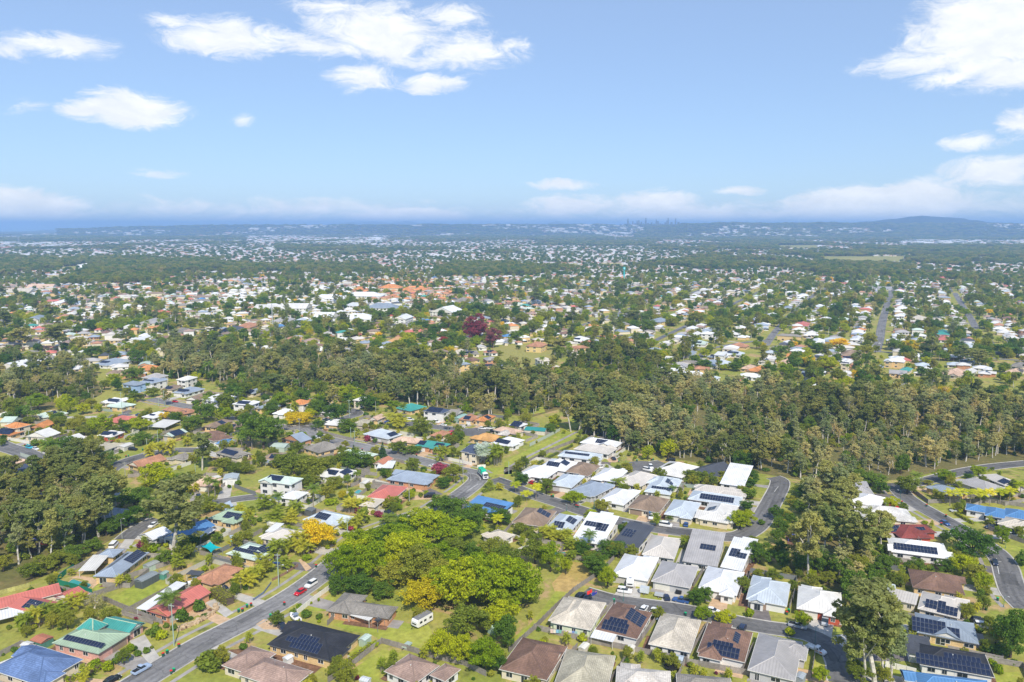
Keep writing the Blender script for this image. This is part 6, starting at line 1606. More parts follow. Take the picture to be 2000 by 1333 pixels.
def garbage_truck():
    g = TG('B1', 1775, 930); h = TG('B1', 1830, 962) - TG('B1', 1745, 905); an = math.atan2(h[1], h[0]) - .15
    o = thing('garbage_truck', 'green garbage truck', 'truck', None, (g[0], g[1], .05), an, own='white-cabbed, rounding the road bend in the centre')
    ob('chassis', MB().box(-4.1, 4.2, -.45, .45, .75, 1.0).box(-2.2, .8, -1.15, 1.15, .55, 1.02).me('chassis', M['rubber']), o)
    ob('compactor', mesh('compactor', *loft([(-4.5, 1.22, 1.0, 1.75, 3.35), (-4.2, 1.26, 1.1, 1.62, 3.75), (.9, 1.26, 1.1, 1.6, 3.75), (1.35, 1.22, .95, 1.7, 3.3)]), M['gloss']), o, color=(.0, .45, .27))
    ob('side_skirt', MB().box(-4.2, 1.1, -1.27, 1.27, 1.22, 1.6).me('side_skirt', M['white']), o)
    mark = MB()                                             # two short lines of white lettering, too small in the photo to read
    rr = random.Random(4)
    for row, (x0, x1) in enumerate(((-3.4, -.5), (-3.0, -1.0))):
        x = x0
        while x < x1: w_ = rr.uniform(.2, .36); mark.box(x, x + w_, -1.298, -1.286, 2.75 - row * .55, 3.12 - row * .55); x += w_ + .09
    ob('lettering', mark.me('lettering', M['white']), o)
    ob('lifter_arm', MB().box(1.4, 1.8, -1.1, .9, 1.1, 2.4).me('lifter_arm', M['alu']), o)
    cab = ob('cab', mesh('cab', *loft([(1.95, 1.2, 1.1, .7, 2.9), (2.2, 1.22, 1.14, .6, 3.05), (3.9, 1.22, 1.1, .55, 2.95), (4.25, 1.18, 1.05, .55, 1.9)]), M['gloss']), o, color=(.74, .74, .75))
    ob('windscreen', mesh('windscreen', [(3.98, -1.0, 2.72), (3.98, 1.0, 2.72), (4.27, 1.06, 1.85), (4.27, -1.06, 1.85), (3.9, -1.0, 2.70), (3.9, 1.0, 2.70), (4.2, 1.06, 1.83), (4.2, -1.06, 1.83)], [(0, 1, 2, 3), (4, 7, 6, 5), (0, 3, 7, 4), (1, 5, 6, 2), (0, 4, 5, 1), (3, 2, 6, 7)], M['glass']), cab)
    for s in (-1, 1): ob('side_window', MB().box(2.9, 3.75, s * 1.215 - .03, s * 1.215 + .03, 1.75, 2.5).me('side_window', M['glass']), cab); ob('mirror', MB().box(4.0, 4.1, s * 1.45 - .12, s * 1.45 + .12, 1.9, 2.5).me('mirror', M['rubber']), cab); ob('headlight', MB().box(4.2, 4.3, s * .85 - .18, s * .85 + .18, .8, 1.0).me('headlight', M['white']), cab)
    ob('grille', MB().box(4.22, 4.32, -.65, .65, 1.05, 1.6).me('grille', M['rubber']), cab); ob('roof_beacon', MB().box(2.3, 2.9, -.5, .5, 3.04, 3.3).me('roof_beacon', M['white']), cab)
    wheels(o, (-3.3, -2.0, 3.1), 1.0, .52, .34)
garbage_truck()
def work_ute():
    g = TG('A3', 375, 1095); h = TG('A3', 440, 1120) - TG('A3', 290, 1055); an = math.atan2(h[1], h[0])
    o = thing('work_truck', 'white tray-back work pickup with orange front guard', 'pickup', None, (g[0], g[1], .03), an, own='parked on the lane corner verge')
    ob('body', mesh('body', *loft([(.0, .92, .86, .4, 1.15), (.2, .95, .9, .35, 1.2), (1.4, .95, .9, .35, 1.2), (2.3, .92, .82, .35, 1.05), (2.7, .84, .74, .42, .85)]), M['gloss']), o, color=(.75, .76, .78))
    ob('cab', mesh('cab', *loft([(.0, .88, .74, 1.15, 1.85), (.2, .9, .76, 1.15, 1.92), (.9, .88, .74, 1.15, 1.88), (1.5, .88, .8, 1.15, 1.22)]), M['gloss']), o, color=(.75, .76, .78))
    ob('windscreen', mesh('windscreen', [(.98, -.72, 1.84), (.98, .72, 1.84), (1.52, .8, 1.26), (1.52, -.8, 1.26)], [(0, 1, 2, 3)], M['glass']), o)
    for s in (-1, 1): ob('side_window', MB().box(.25, 1.0, s * .86 - .04, s * .86 + .04, 1.28, 1.7).me('side_window', M['glass']), o); ob('orange_guard', MB().box(1.3, 2.15, s * .945 - .02, s * .945 + .02, .75, 1.1).me('orange_guard', M['paint']), o, color=(.8, .2, .03)); ob('orange_lettering', MB().box(.3, .95, s * .965 - .012, s * .965 + .012, .85, 1.02).me('orange_lettering', M['paint']), o, color=(.8, .22, .04))
    ob('tray', MB().box(-2.6, -.15, -.98, .98, .85, .95).box(-2.6, -.15, -.98, -.92, .95, 1.3).box(-2.6, -.15, .92, .98, .95, 1.3).box(-2.6, -2.54, -.92, .92, .95, 1.3).box(-.2, -.14, -.92, .92, .95, 1.75).me('tray', M['white']), o)
    wheels(o, (-1.6, 1.75), .82, .38)
work_ute()
def caravan(tile, x, y, x2, y2, base, L=6.0, H=2.7, roofc=(.75, .76, .78), own=None):
    g = TG(tile, x, y); h = TG(tile, x2, y2) - g; an = math.atan2(h[1], h[0]); o = thing('caravan', base, 'caravan', None, (g[0], g[1], .03), an, own=own)
    ob('body', mesh('body', *loft([(-L / 2, 1.15, 1.1, .6, H - .15), (-L / 2 + .2, 1.2, 1.15, .5, H), (L / 2 - .5, 1.2, 1.15, .5, H), (L / 2, 1.15, 1.1, .9, H - .5)]), M['paint']), o, color=(.76, .76, .75))
    ob('roof', MB().box(-L / 2 + .25, L / 2 - .55, -1.1, 1.1, H + .003, H + .08).me('roof', M['paint']), o, color=roofc)
    for q in (-L / 4, L / 6): ob('roof_hatch', MB().box(q - .35, q + .35, -.35, .35, H + .083, H + .2).me('roof_hatch', M['alu']), o)
    for s in (-1, 1):
        for q in (-L / 3, 0, L / 4): ob('window', MB().box(q - .5, q + .5, s * 1.2 - .03, s * 1.2 + .03, 1.4, 2.05).me('window', M['glass']), o)
    ob('front_window', MB().box(L / 2 - .2, L / 2 + .03, -.8, .8, 1.35, 1.75).me('front_window', M['glass']), o)
    ob('drawbar', MB().tube((L / 2 - .1, -.6, .55), (L / 2 + 1.3, 0, .55), .05, .05, 6).tube((L / 2 - .1, .6, .55), (L / 2 + 1.3, 0, .55), .05, .05, 6).me('drawbar', M['rubber']), o)
    wheels(o, (-.5, .4), 1.0, .34, .2)
caravan('A2', 925, 570, 915, 640, 'white touring caravan', own='on the driveway of the white house by the lane end')
caravan('A1', 1300, 880, 1220, 925, 'white site caravan with grey roof', 6.6, 2.8, (.2, .2, .21), own='on the lawn under the yellow umbrella-shaped tree')
def trailer(tile, x, y, x2, y2, base, c, H=1.5):
    g = TG(tile, x, y); h = TG(tile, x2, y2) - g; an = math.atan2(h[1], h[0]); o = thing('trailer', base, 'trailer', 'trailers', (g[0], g[1], .03), an)
    ob('tub', MB().box(-1.4, 1.4, -.8, .8, .55, H).me('tub', M['paint']), o, color=c); ob('drawbar', MB().box(1.4, 2.5, -.05, .05, .5, .6).me('drawbar', M['rubber']), o); ob('cover', MB().box(-1.35, 1.35, -.76, .76, H + .003, H + .12).me('cover', M['paint']), o, color=tuple(.8 * q for q in c)); wheels(o, (0,), .9, .3, .18)
trailer('A2', 1035, 640, 1120, 655, 'tall pale box trailer beside the lane', (.6, .65, .68), 2.2); trailer('A2', 1150, 665, 1230, 680, 'low grey trailer beside the lane', (.5, .52, .54), 1.1); trailer('A1', 1180, 1060, 1150, 1085, 'small pale green trailer on the back lawn', (.45, .56, .5), .9)
def boat(tile, x, y, x2, y2, base):
    g = TG(tile, x, y); h = TG(tile, x2, y2) - g; an = math.atan2(h[1], h[0]); o = thing('boat', base, 'boat', 'boats on trailers', (g[0], g[1], .03), an)
    V = []; S = ((-2.6, .95, .75), (-1, 1.02, .78), (1, .95, .7), (2.2, .55, .35), (2.9, .06, .02))
    for x_, wt, wb_ in S: V += [(x_, -wt, 1.45 + max(0, x_) * .1), (x_, -wb_, .75), (x_, 0, .6), (x_, wb_, .75), (x_, wt, 1.45 + max(0, x_) * .1)]
    F = [(5 * i + j, 5 * i + j + 1, 5 * i + j + 6, 5 * i + j + 5) for i in range(4) for j in range(4)] + [(4, 3, 2, 1, 0)]
    ob('hull', mesh('hull', V, F, M['gloss']), o, color=(.75, .76, .78)); ob('deck', MB().box(-2.5, 1.0, -.85, .85, 1.12, 1.2).me('deck', M['white']), o)
    ob('windscreen', mesh('windscreen', [(.9, -.8, 1.5), (.9, .8, 1.5), (.4, .7, 2.05), (.4, -.7, 2.05)], [(0, 1, 2, 3)], M['glass']), o); ob('canopy', MB().box(-1.2, .4, -.8, .8, 2.4, 2.46).me('canopy', M['paint']), o, color=(.2, .25, .33))
    for sx in (-1.1, .3):
        for s in (-.75, .75): ob('canopy_post', MB().tube((sx, s, 1.2), (sx, s, 2.4), .025, .025, 5).me('canopy_post', M['alu']), o)
    ob('outboard_motor', MB().box(-3.0, -2.6, -.2, .2, .9, 1.9).me('outboard_motor', M['rubber']), o); ob('trailer_frame', MB().box(-2.4, 3.4, -.06, .06, .42, .55).box(-.6, -.5, -.95, .95, .4, .5).me('trailer_frame', M['alu']), o); wheels(o, (-.55,), .95, .3, .18)
boat('A1', 305, 855, 255, 815, 'white boat on trailer beside the black tiled house'); boat('A0', 1535, 572, 1590, 560, 'white covered boat beside the terracotta tiled house')
boat('B1', 275, 335, 320, 325, 'white boat in the cul-de-sac by the bush')
# ------------------------------------------------------------------ wheelie bins
BINB = mesh('bin_body', *loft([(-.28, .24, .28, 0, .95), (.28, .24, .28, 0, .95)]), M['plastic']); BINL = MB().box(-.33, .33, -.3, .3, .955, 1.04).me('lid', M['plastic'])
BINW = MB().tube((0, -.26, 0), (0, .26, 0), .1, .1, 8).me('bin_wheels', M['rubber'])
LC = {'r': ((.65, .02, .015), 'red'), 'y': ((.75, .48, .01), 'yellow'), 'g': ((.0, .42, .16), 'bright green')}
for tile, x, y, c in (('A0', 1398, 1058, 'r'), ('A0', 1275, 1130, 'r'), ('A0', 1307, 1108, 'g'), ('A0', 1895, 780, 'r'), ('A0', 1865, 785, 'g'), ('A0', 1930, 748, 'g'), ('A0', 1962, 738, 'r'), ('A0', 1338, 1268, 'r'), ('A0', 1358, 1252, 'g'), ('A1', 470, 435, 'r'), ('A1', 222, 730, 'r'), ('A1', 113, 825, 'g'), ('A2', 797, 705, 'g'), ('A2', 1355, 812, 'g'), ('A2', 685, 520, 'g'), ('A3', 128, 790, 'y'), ('A3', 147, 805, 'r'), ('A3', 162, 785, 'g'), ('A3', 482, 835, 'r'), ('A3', 500, 835, 'y'), ('A3', 516, 835, 'g'), ('A3', 1503, 803, 'g'), ('A3', 1530, 803, 'r'), ('A3', 1793, 695, 'g'), ('A3', 1703, 770, 'y'), ('A3', 1440, 155, 'g'), ('A3', 1390, 42, 'r'), ('A3', 1353, 105, 'r'), ('B3', 1238, 1160, 'r'), ('B3', 1046, 1135, 'r'), ('B2', 308, 1085, 'r'), ('B2', 322, 1088, 'g'), ('B2', 502, 1165, 'r'), ('B2', 517, 1168, 'r'), ('B2', 976, 808, 'g'), ('B2', 1090, 800, 'r'), ('B2', 1103, 800, 'g'), ('B2', 835, 812, 'g'), ('B1', 500, 645, 'r'), ('B1', 518, 648, 'g'), ('B1', 830, 722, 'r'), ('B1', 1255, 765, 'r'), ('B1', 1580, 1128, 'r'), ('B1', 665, 680, 'r'), ('B0', 985, 775, 'r'), ('B0', 1003, 772, 'g'), ('B0', 1130, 722, 'r'), ('B0', 1115, 722, 'g'), ('B0', 195, 688, 'r'), ('B0', 215, 685, 'g')):
    g_ = TG(tile, x, y); o_ = thing('wheelie_bin', f"dark wheelie bin with {LC[c][1]} lid", 'bin', 'wheelie bins', (g_[0], g_[1], .03), rng.uniform(0, 6))
    ob('bin_body', BINB, o_, color=(.02, .09, .06)); ob('lid', BINL, o_, color=LC[c][0]); ob('bin_wheels', BINW, o_, loc=(-.24, 0, .1))
# ------------------------------------------------------------------ sheds and yard things
def shed(tile, A, B, C, ez, wc, rc, base, gy=True):
    c, w, d, an = rect_from(TG(tile, *A, ez), TG(tile, *B, ez), TG(tile, *C, ez)); w = max(w, 1.8); d = max(d, 1.8)
    o = thing('garden_shed', base, 'shed', 'garden sheds', (c[0], c[1], 0), an)
    V, F, UV, R, Gt = roof_rect(w, d, ez, math.radians(12), 'gy' if d > w else 'gx'); ob('roof', mesh('roof', V, F, M['metal'], uv=UV), o, color=rc)
    x, y = w / 2 - .12, d / 2 - .12; mb = MB().box(-x, x, -y, y, -.05, ez - .05)
    for g in Gt: k = 1.0; mb.add([tuple(np.array(p) * np.array((1.02, 1.02, 1)) ) for p in g], [(0, 1, 2)])
    ob('wall', mb.me('wall', M['paint']), o, color=wc); FOOT.append((c[0], c[1], w, d, an))
    dw = min(w * .35, 1.2); ob('door', MB().box(-dw, dw, -y - .04, -y - .004, 0, min(2.0, ez - .25)).me('door', M['paint']), o, color=tuple(q * .85 for q in wc))
    k = int(d / 1.2)
    for i in range(1, k): ob('wall_rib', MB().box(x + .002, x + .03, -y + 2 * y * i / k - .04, -y + 2 * y * i / k + .04, 0, ez - .1).me('wall_rib', M['paint']), o, color=tuple(q * .8 for q in wc))
    return o
shed('A0', (1050, 532), (1110, 550), (1238, 478), 2.6, (.10, .115, .12), (.25, .28, .29), 'long dark grey steel shed on the back lawn')
shed('A0', (155, 1040), (205, 1055), (262, 1020), 2.0, (.62, .62, .6), (.65, .65, .63), 'small white metal shed by the blue tiled house')
shed('A0', (232, 1000), (320, 1028), (420, 975), 2.2, (.10, .25, .19), (.45, .17, .1), 'green shed with rusty roof by the teal pyramid house')
shed('A0', (1112, 415), (1160, 430), (1250, 390), 2.1, (.42, .52, .44), (.32, .34, .32), 'pale green flat shed beside blue-grey house'); shed('A0', (1248, 485), (1280, 495), (1312, 465), 1.9, (.1, .32, .24), (.3, .42, .38), 'small green shed at the fence corner')
shed('A1', (798, 995), (850, 1010), (905, 965), 2.1, (.42, .53, .43), (.5, .6, .52), 'pale green shed behind the black tiled house'); shed('A1', (200, 1140), (245, 1155), (300, 1125), 1.8, (.72, .72, .7), (.75, .75, .74), 'small white shed between black and brown roofs')
shed('A1', (1790, 885), (1850, 905), (1932, 880), 2.3, (.4, .55, .5), (.45, .62, .56), 'pale teal shed half hidden in lime trees'); shed('A1', (800, 1310), (870, 1325), (905, 1300), 1.9, (.6, .62, .63), (.6, .63, .66), 'grey metal shed at the bottom edge of the photo')
shed('A2', (512, 1060), (560, 1072), (612, 1030), 2.1, (.72, .68, .58), (.72, .69, .6), 'cream shed behind the paling fence'); shed('A2', (890, 1075), (930, 1085), (960, 1045), 1.8, (.66, .63, .55), (.68, .65, .57), 'low cream shed beside brown solar house'); shed('A2', (1248, 1150), (1330, 1165), (1350, 1125), 1.9, (.4, .45, .5), (.45, .52, .58), 'blue-grey shed by the trampoline')
shed('B0', (1755, 945), (1868, 945), (1855, 905), 2.9, (.72, .72, .7), (.42, .47, .5), 'white double garage with green roller doors'); shed('B1', (380, 1190), (440, 1200), (462, 1172), 2.2, (.12, .13, .14), (.15, .16, .17), 'black shed beside pale blue solar house'); shed('B1', (92, 1285), (140, 1300), (172, 1275), 1.9, (.7, .68, .62), (.72, .7, .64), 'small cream shed among palms'); shed('B1', (128, 690), (230, 705), (262, 668), 2.4, (.42, .5, .44), (.45, .54, .49), 'large pale green shed near the big dark tree')
shed('B1', (820, 975), (860, 985), (880, 955), 2.2, (.68, .64, .56), (.7, .68, .62), 'cream garden shed by the pool fence'); shed('B2', (105, 560), (265, 575), (270, 545), 2.4, (.62, .56, .46), (.03, .26, .24), 'long teal roofed shed at the park edge'); shed('B0', (925, 690), (975, 700), (1028, 668), 2.3, (.66, .64, .58), (.66, .64, .6), 'cream shed by the cul-de-sac drive'); shed('B1', (1550, 468), (1600, 477), (1650, 442), 2.4, (.32, .45, .4), (.32, .5, .45), 'sea green shed beside the bush')
shed('B0', (1600, 940), (1650, 950), (1735, 925), 2.0, (.6, .58, .5), (.62, .6, .54), 'flat cream shed behind peach roof'); shed('A3', (205, 1290), (270, 1310), (305, 1265), 1.9, (.3, .33, .37), (.36, .4, .44), 'dark grey shed by the lane corner'); shed('A3', (925, 600), (995, 610), (1000, 570), 2.0, (.55, .58, .58), (.6, .66, .66), 'pale glasshouse-like shed near dark brown roof')
def shade_sail(tile, P, z, c, base, own=None):
    W_ = [TG(tile, *p, z + dz) for p, dz in zip(P, (0, .6, 0, .8))]; ctr = sum(W_) / 4; o = thing('shade_sail', base, 'shade sail', 'shade sails', (ctr[0], ctr[1], 0), own=own)
    n = 10; V = []
    for i in range(n + 1):
        for j in range(n + 1):
            u, v = i / n, j / n; e = .14 * math.sin(math.pi * u) * (1 - 2 * v) , .14 * math.sin(math.pi * v) * (1 - 2 * u)
            v2, u2 = v + e[0], u + e[1]; q = W_[0] * (1 - u2) * (1 - v2) + W_[1] * u2 * (1 - v2) + W_[2] * u2 * v2 + W_[3] * (1 - u2) * v2
            zz = z + .6 * u * (1 - v) + .8 * (1 - u) * v - .35 * math.sin(math.pi * u) * math.sin(math.pi * v); V.append((q[0] - ctr[0], q[1] - ctr[1], zz))
    F = [(i * (n + 1) + j, (i + 1) * (n + 1) + j, (i + 1) * (n + 1) + j + 1, i * (n + 1) + j + 1) for i in range(n) for j in range(n)]
    ob('cloth', mesh('cloth', V, F, M['paint'], smooth_=True), o, color=c)
    for q, zz in zip(W_, (z, z + .6, z, z + .8)): d_ = (q - ctr) / np.linalg.norm(q - ctr) * .3; ob('post', MB().tube((q[0] - ctr[0] + d_[0], q[1] - ctr[1] + d_[1], 0), (q[0] - ctr[0], q[1] - ctr[1], zz + .1), .06, .05, 6).me('post', M['alu']), o)
shade_sail('A0', ((1555, 265), (1650, 320), (1732, 280), (1642, 230)), 2.8, (.0, .38, .42), 'turquoise square shade sail over a backyard'); shade_sail('A2', ((1045, -45 + 1000 - 1000), (1070, 12), (1130, 5), (1120, -25)), 2.4, (.03, .14, .3), 'dark blue shade sail over a white car'); shade_sail('A1', ((905, 845), (950, 870), (1000, 840), (960, 820)), 2.2, (.03, .035, .045), 'black shade sail on a patio')
shade_sail('B0', ((1690, 1140), (1760, 1190), (1850, 1150), (1800, 1110)), 2.5, (.35, .42, .52), 'pale blue shade sail beside green roof')
def cubby():
    g = TG('A0', 1832, 238); o = thing('cubby_house', "child's yellow and turquoise cubby house with pale blue roof", 'cubby house', None, (g[0], g[1], 0), .35, own='')
    ob('legs', MB().box(-1.2, -1.1, -1, -.9, 0, .8).box(1.1, 1.2, -1, -.9, 0, .8).box(-1.2, -1.1, .9, 1, 0, .8).box(1.1, 1.2, .9, 1, 0, .8).me('legs', M['fence']), o, color=(.4, .33, .25))
    ob('wall', MB().box(-1.2, 1.2, -1, 1, .8, 2.3).me('wall', M['paint']), o, color=(.75, .55, .06)); ob('trim', MB().box(-1.23, 1.23, -1.03, 1.03, .78, 1.3).me('trim', M['paint']), o, color=(.05, .45, .5)); ob('window', MB().box(-.4, .4, -1.06, -1.01, 1.45, 2.0).me('window', M['glass']), o)
    V, F, UV, R, Gt = roof_rect(3.0, 2.7, 2.35, math.radians(18), 'gx'); ob('roof', mesh('roof', V, F, M['metal'], uv=UV), o, color=(.4, .5, .6))
cubby()
def pool(tile, s, base):
    P = [TG(tile, *p) for p in pts(s)]; C = spline(P + [P[0]], .8); ctr = C.mean(0)
    o = thing('swimming_pool', base, 'pool', 'swimming pools', (ctr[0], ctr[1], 0))
    ob('water', mesh('water', [(p[0] - ctr[0], p[1] - ctr[1], .06) for p in C[:-1]], [tuple(range(len(C) - 1))], M['water']), o)
    n = len(C) - 1; V = []; F = []
    for p in C[:-1]:
        d_ = (p - ctr); e = d_ * (1 + .5 / np.linalg.norm(d_)); V += [(*(d_), .12), (*e, .12)]
    F = [(2 * i, 2 * ((i + 1) % n), 2 * ((i + 1) % n) + 1, 2 * i + 1) for i in range(n)]; ob('coping', mesh('coping', V, F, M['rock']), o)
pool('A0', '530,560 570,530 620,545 690,560 710,580 660,605 580,590', 'kidney-shaped green pool beside blue-grey roof'); pool('B1', '762,1055 800,1030 830,1040 810,1060', 'small turquoise pool inside cream walls'); pool('A2', '280,325 330,315 440,318 480,325 420,335 320,335', 'narrow turquoise pool behind lime trees')
poly_sheet('paving', [TG('A0', *p) for p in pts('540,520 600,500 720,510 770,560 720,600 690,540 600,520')], M['paver'], .02); poly_sheet('paving', [TG('A2', *p) for p in pts('285,285 440,285 470,312 285,312')], M['paver'], .02)
poly_sheet('driveway', [TG('A0', *p) for p in pts('1010,1010 1130,960 1250,1140 1160,1180 1060,1070')], M['concrete'], .031); poly_sheet('driveway', [TG('A0', *p) for p in pts('1600,710 1680,680 1825,790 1765,825')], M['concrete'], .031)
poly_sheet('driveway', [TG('A1', *p) for p in pts('0,880 60,840 200,850 270,890 180,920 60,920')], M['paver'], .031); poly_sheet('driveway', [TG('A1', *p) for p in pts('330,375 360,370 435,440 390,465')], M['paver'], .031); poly_sheet('driveway', [TG('B0', *p) for p in pts('1730,1000 1815,995 1800,1080 1690,1115')], M['concrete'], .031)
poly_sheet('driveway', [TG('A3', *p) for p in pts('395,880 520,840 495,985 400,950')], M['concrete'], .033); poly_sheet('driveway', [TG('A2', *p) for p in pts('920,600 1010,600 1000,670 930,660')], M['concrete'], .033); poly_sheet('driveway', [TG('A2', *p) for p in pts('1230,590 1350,600 1330,720 1240,700')], M['concrete'], .033); poly_sheet('garden_bed', [TG('A0', *p) for p in pts('1380,900 1520,860 1640,750 1690,790 1600,850 1420,930')], M['mulch'], .018); poly_sheet('garden_bed', [TG('A0', *p) for p in pts('1740,1080 1900,1070 1950,1180 1840,1250 1720,1230')], M['mulch'], .018)
poly_sheet('playground_bark', [TG('A3', *p) for p in pts('130,140 190,150 230,260 200,290 150,260')], M['mulch'], .018); poly_sheet('playground_bark', [TG('A0', *p) for p in pts('225,290 320,255 330,275 250,330')], M['mulch'], .018); poly_sheet('driveway', [TG('A0', *p) for p in pts('930,280 975,215 1055,215 1010,290')], M['concrete'], .033)
def rock_garden():
    root = TG('A0', 1500, 870); o = thing('rock_wall', 'sandstone boulder edging around a front garden', 'rock wall', None, (root[0], root[1], 0), own='on the bottom left street')
    r_ = random.Random(2); C = spline([TG('A0', *p) for p in pts('1390,925 1470,900 1560,860 1640,815 1685,780 1680,750')], .8)
    rm = []
    for k in range(4):
        V, F = [], []; mb = MB(); V = [(r_.uniform(.7, 1.1) * x, r_.uniform(.7, 1.1) * y, r_.uniform(.6, 1.1) * z) for x in (-.5, .5) for y in (-.4, .4) for z in (0, .6)]
        rm.append(mesh('boulder', V, [(0, 1, 3, 2), (4, 6, 7, 5), (0, 4, 5, 1), (2, 3, 7, 6), (1, 5, 7, 3), (0, 2, 6, 4)], M['rock']))
    for p in C:
        for row in range(2): ob('boulder', r_.choice(rm), o, loc=(p[0] - root[0] + r_.uniform(-.3, .3), p[1] - root[1] + row * .9 + r_.uniform(-.2, .2), row * .35), rot=(0, 0, r_.uniform(0, 6)), scale=(r_.uniform(.8, 1.5),) * 3)
rock_garden()
def flag(tile, x, y, c, base, union=False):
    g = TG(tile, x, y); o = thing('flag', base, 'flag', 'flags', (g[0], g[1], 0), .5); ob('pole', MB().tube((0, 0, 0), (0, 0, 4.6), .04, .03, 6).me('pole', M['alu']), o)
    V = []; n = 8
    for i in range(n + 1): w_ = .12 * math.sin(i * .9); V += [(-1.8 * i / n, w_, 3.4 - .35 * i / n), (-1.8 * i / n, w_, 4.5 - .3 * i / n)]
    ob('cloth', mesh('cloth', V, [(2 * i, 2 * i + 1, 2 * i + 3, 2 * i + 2) for i in range(n)], M['paint'], smooth_=True), o, color=c)
    if union:
        V2 = [(q[0], q[1] - .02, z) for q, z in ((V[2 * i], .5 * (V[2 * i][2] + V[2 * i + 1][2])) for i in range(5))]; V3 = [(V[2 * i + 1][0], V[2 * i + 1][1] - .02, V[2 * i + 1][2]) for i in range(5)]
        for dy in (-.02, .02):
            A = [(v[0], v[1] + dy, v[2]) for v in V2]; B = [(v[0], v[1] + dy, v[2]) for v in V3]
            m2 = MB()
            for i in range(4):
                for f0, f1 in ((.4, .6),): m2.add([tuple(Vector(A[i]).lerp(Vector(B[i]), f0)), tuple(Vector(A[i + 1]).lerp(Vector(B[i + 1]), f0)), tuple(Vector(A[i + 1]).lerp(Vector(B[i + 1]), f1)), tuple(Vector(A[i]).lerp(Vector(B[i]), f1))], [(0, 1, 2, 3)])
            m2.add([A[2], tuple(Vector(A[2]).lerp(Vector(A[3]), .35)), tuple(Vector(B[2]).lerp(Vector(B[3]), .35)), B[2]], [(0, 1, 2, 3)]); ob('flag_cross', m2.me('flag_cross', M['paint']), o, color=(.75, .3, .3))
flag('A2', 625, 712, (.75, .04, .03), 'red flag on a pole by the dead-end lane'); flag('A2', 662, 722, (.03, .05, .3), 'dark blue flag with a corner cross by the lane', True)
def trampoline():
    g = TG('A2', 1242, 1225); o = thing('trampoline', 'round black netted trampoline beside the blue-grey shed', 'trampoline', None, (g[0], g[1], 0), own='')
    n = 16; P = [(math.cos(i * math.pi / 8) * 1.8, math.sin(i * math.pi / 8) * 1.8) for i in range(n)]
    ob('mat', mesh('mat', [(x, y, .8) for x, y in P], [tuple(range(n))], M['rubber']), o); rim = MB(); net = MB(); 
    for i in range(n):
        a, b = P[i], P[(i + 1) % n]; rim.tube((*a, .82), (*b, .82), .09, .09, 5).tube((*a, 2.6), (*b, 2.6), .03, .03, 5)
        for k in range(4): f = k / 4; net.tube((a[0] + (b[0] - a[0]) * f, a[1] + (b[1] - a[1]) * f, .85), (a[0] + (b[0] - a[0]) * f, a[1] + (b[1] - a[1]) * f, 2.6), .02, .02, 4)
    ob('frame_ring', rim.me('frame_ring', M['rubber']), o); ob('safety_net', net.me('safety_net', M['rubber']), o)
    for i in range(0, n, 4): ob('leg', MB().tube((*P[i], 0), (*P[i], .8), .04, .04, 5).me('leg', M['alu']), o)
trampoline()
def clothesline():
    g = TG('A2', 420, 975); o = thing('clothesline', 'line of pastel towels drying along the paling fence', 'clothesline', None, (g[0], g[1], 0), math.radians(-9), own='')
    for s in (-4.6, 4.6): ob('post', MB().tube((s, 0, 0), (s, 0, 1.9), .05, .05, 6).me('post', M['alu']), o)
    ob('wire', MB().tube((-4.6, 0, 1.85), (4.6, 0, 1.85), .01, .01, 4).me('wire', M['alu']), o); x = -4.4; r_ = random.Random(8)
    for c in ((.7, .55, .5), (.75, .7, .62), (.25, .5, .7), (.2, .45, .38), (.5, .42, .48), (.75, .6, .55), (.75, .74, .7), (.2, .3, .6), (.3, .5, .5)):
        w_ = r_.uniform(.7, .95); m2 = MB().box(x, x + w_, -.03, .03, 1.85 - r_.uniform(.9, 1.15), 1.86).me('towel', M['paint']); ob('towel', m2, o, color=c); x += w_ + .08
clothesline()
def goalposts():
    g = TG('B2', 585, 428); o = thing('goalposts', 'white goalposts on the green sports field', 'goalposts', None, (g[0], g[1], 0), 2.6, own='')
    for s in (0, 5.5): ob('upright', MB().tube((s, 0, 0), (s, 0, 6), .09, .07, 8).me('upright', M['white']), o)
    ob('crossbar', MB().tube((0, 0, 3), (5.5, 0, 3), .07, .07, 8).me('crossbar', M['white']), o)
goalposts()
def playground(tile, x, y, own):
    g = TG(tile, x, y); o = thing('playground', 'red and blue playground with slide', 'playground', None, (g[0], g[1], 0), .6, own=own)
    for a in (-1, 1):
        for b in (-1, 1): ob('post', MB().box(a - .07, a + .07, b - .07, b + .07, 0, 3.2).me('post', M['paint']), o, color=(.1, .1, .4))
    ob('deck', MB().box(-1.1, 1.1, -1.1, 1.1, 1.4, 1.5).me('deck', M['paint']), o, color=(.5, .05, .05))
    V, F, UV, R, Gt = roof_rect(2.8, 2.8, 3.1, math.radians(30), 'h'); ob('roof', mesh('roof', V, F, M['metal'], uv=UV), o, color=(.1, .12, .5)); ob('slide', mesh('slide', [(1.1, -.4, 1.45), (1.1, .4, 1.45), (4, .4, .25), (4, -.4, .25), (1.1, -.4, 1.55), (1.1, .4, 1.55), (4, .4, .45), (4, -.4, .45)], [(0, 1, 2, 3), (0, 3, 7, 4), (1, 5, 6, 2)], M['paint']), o, color=(.75, .03, .05))
playground('A0', 268, 285, 'under the lower left gum trees'); playground('A3', 190, 235, 'in the strip of bush between the estates')
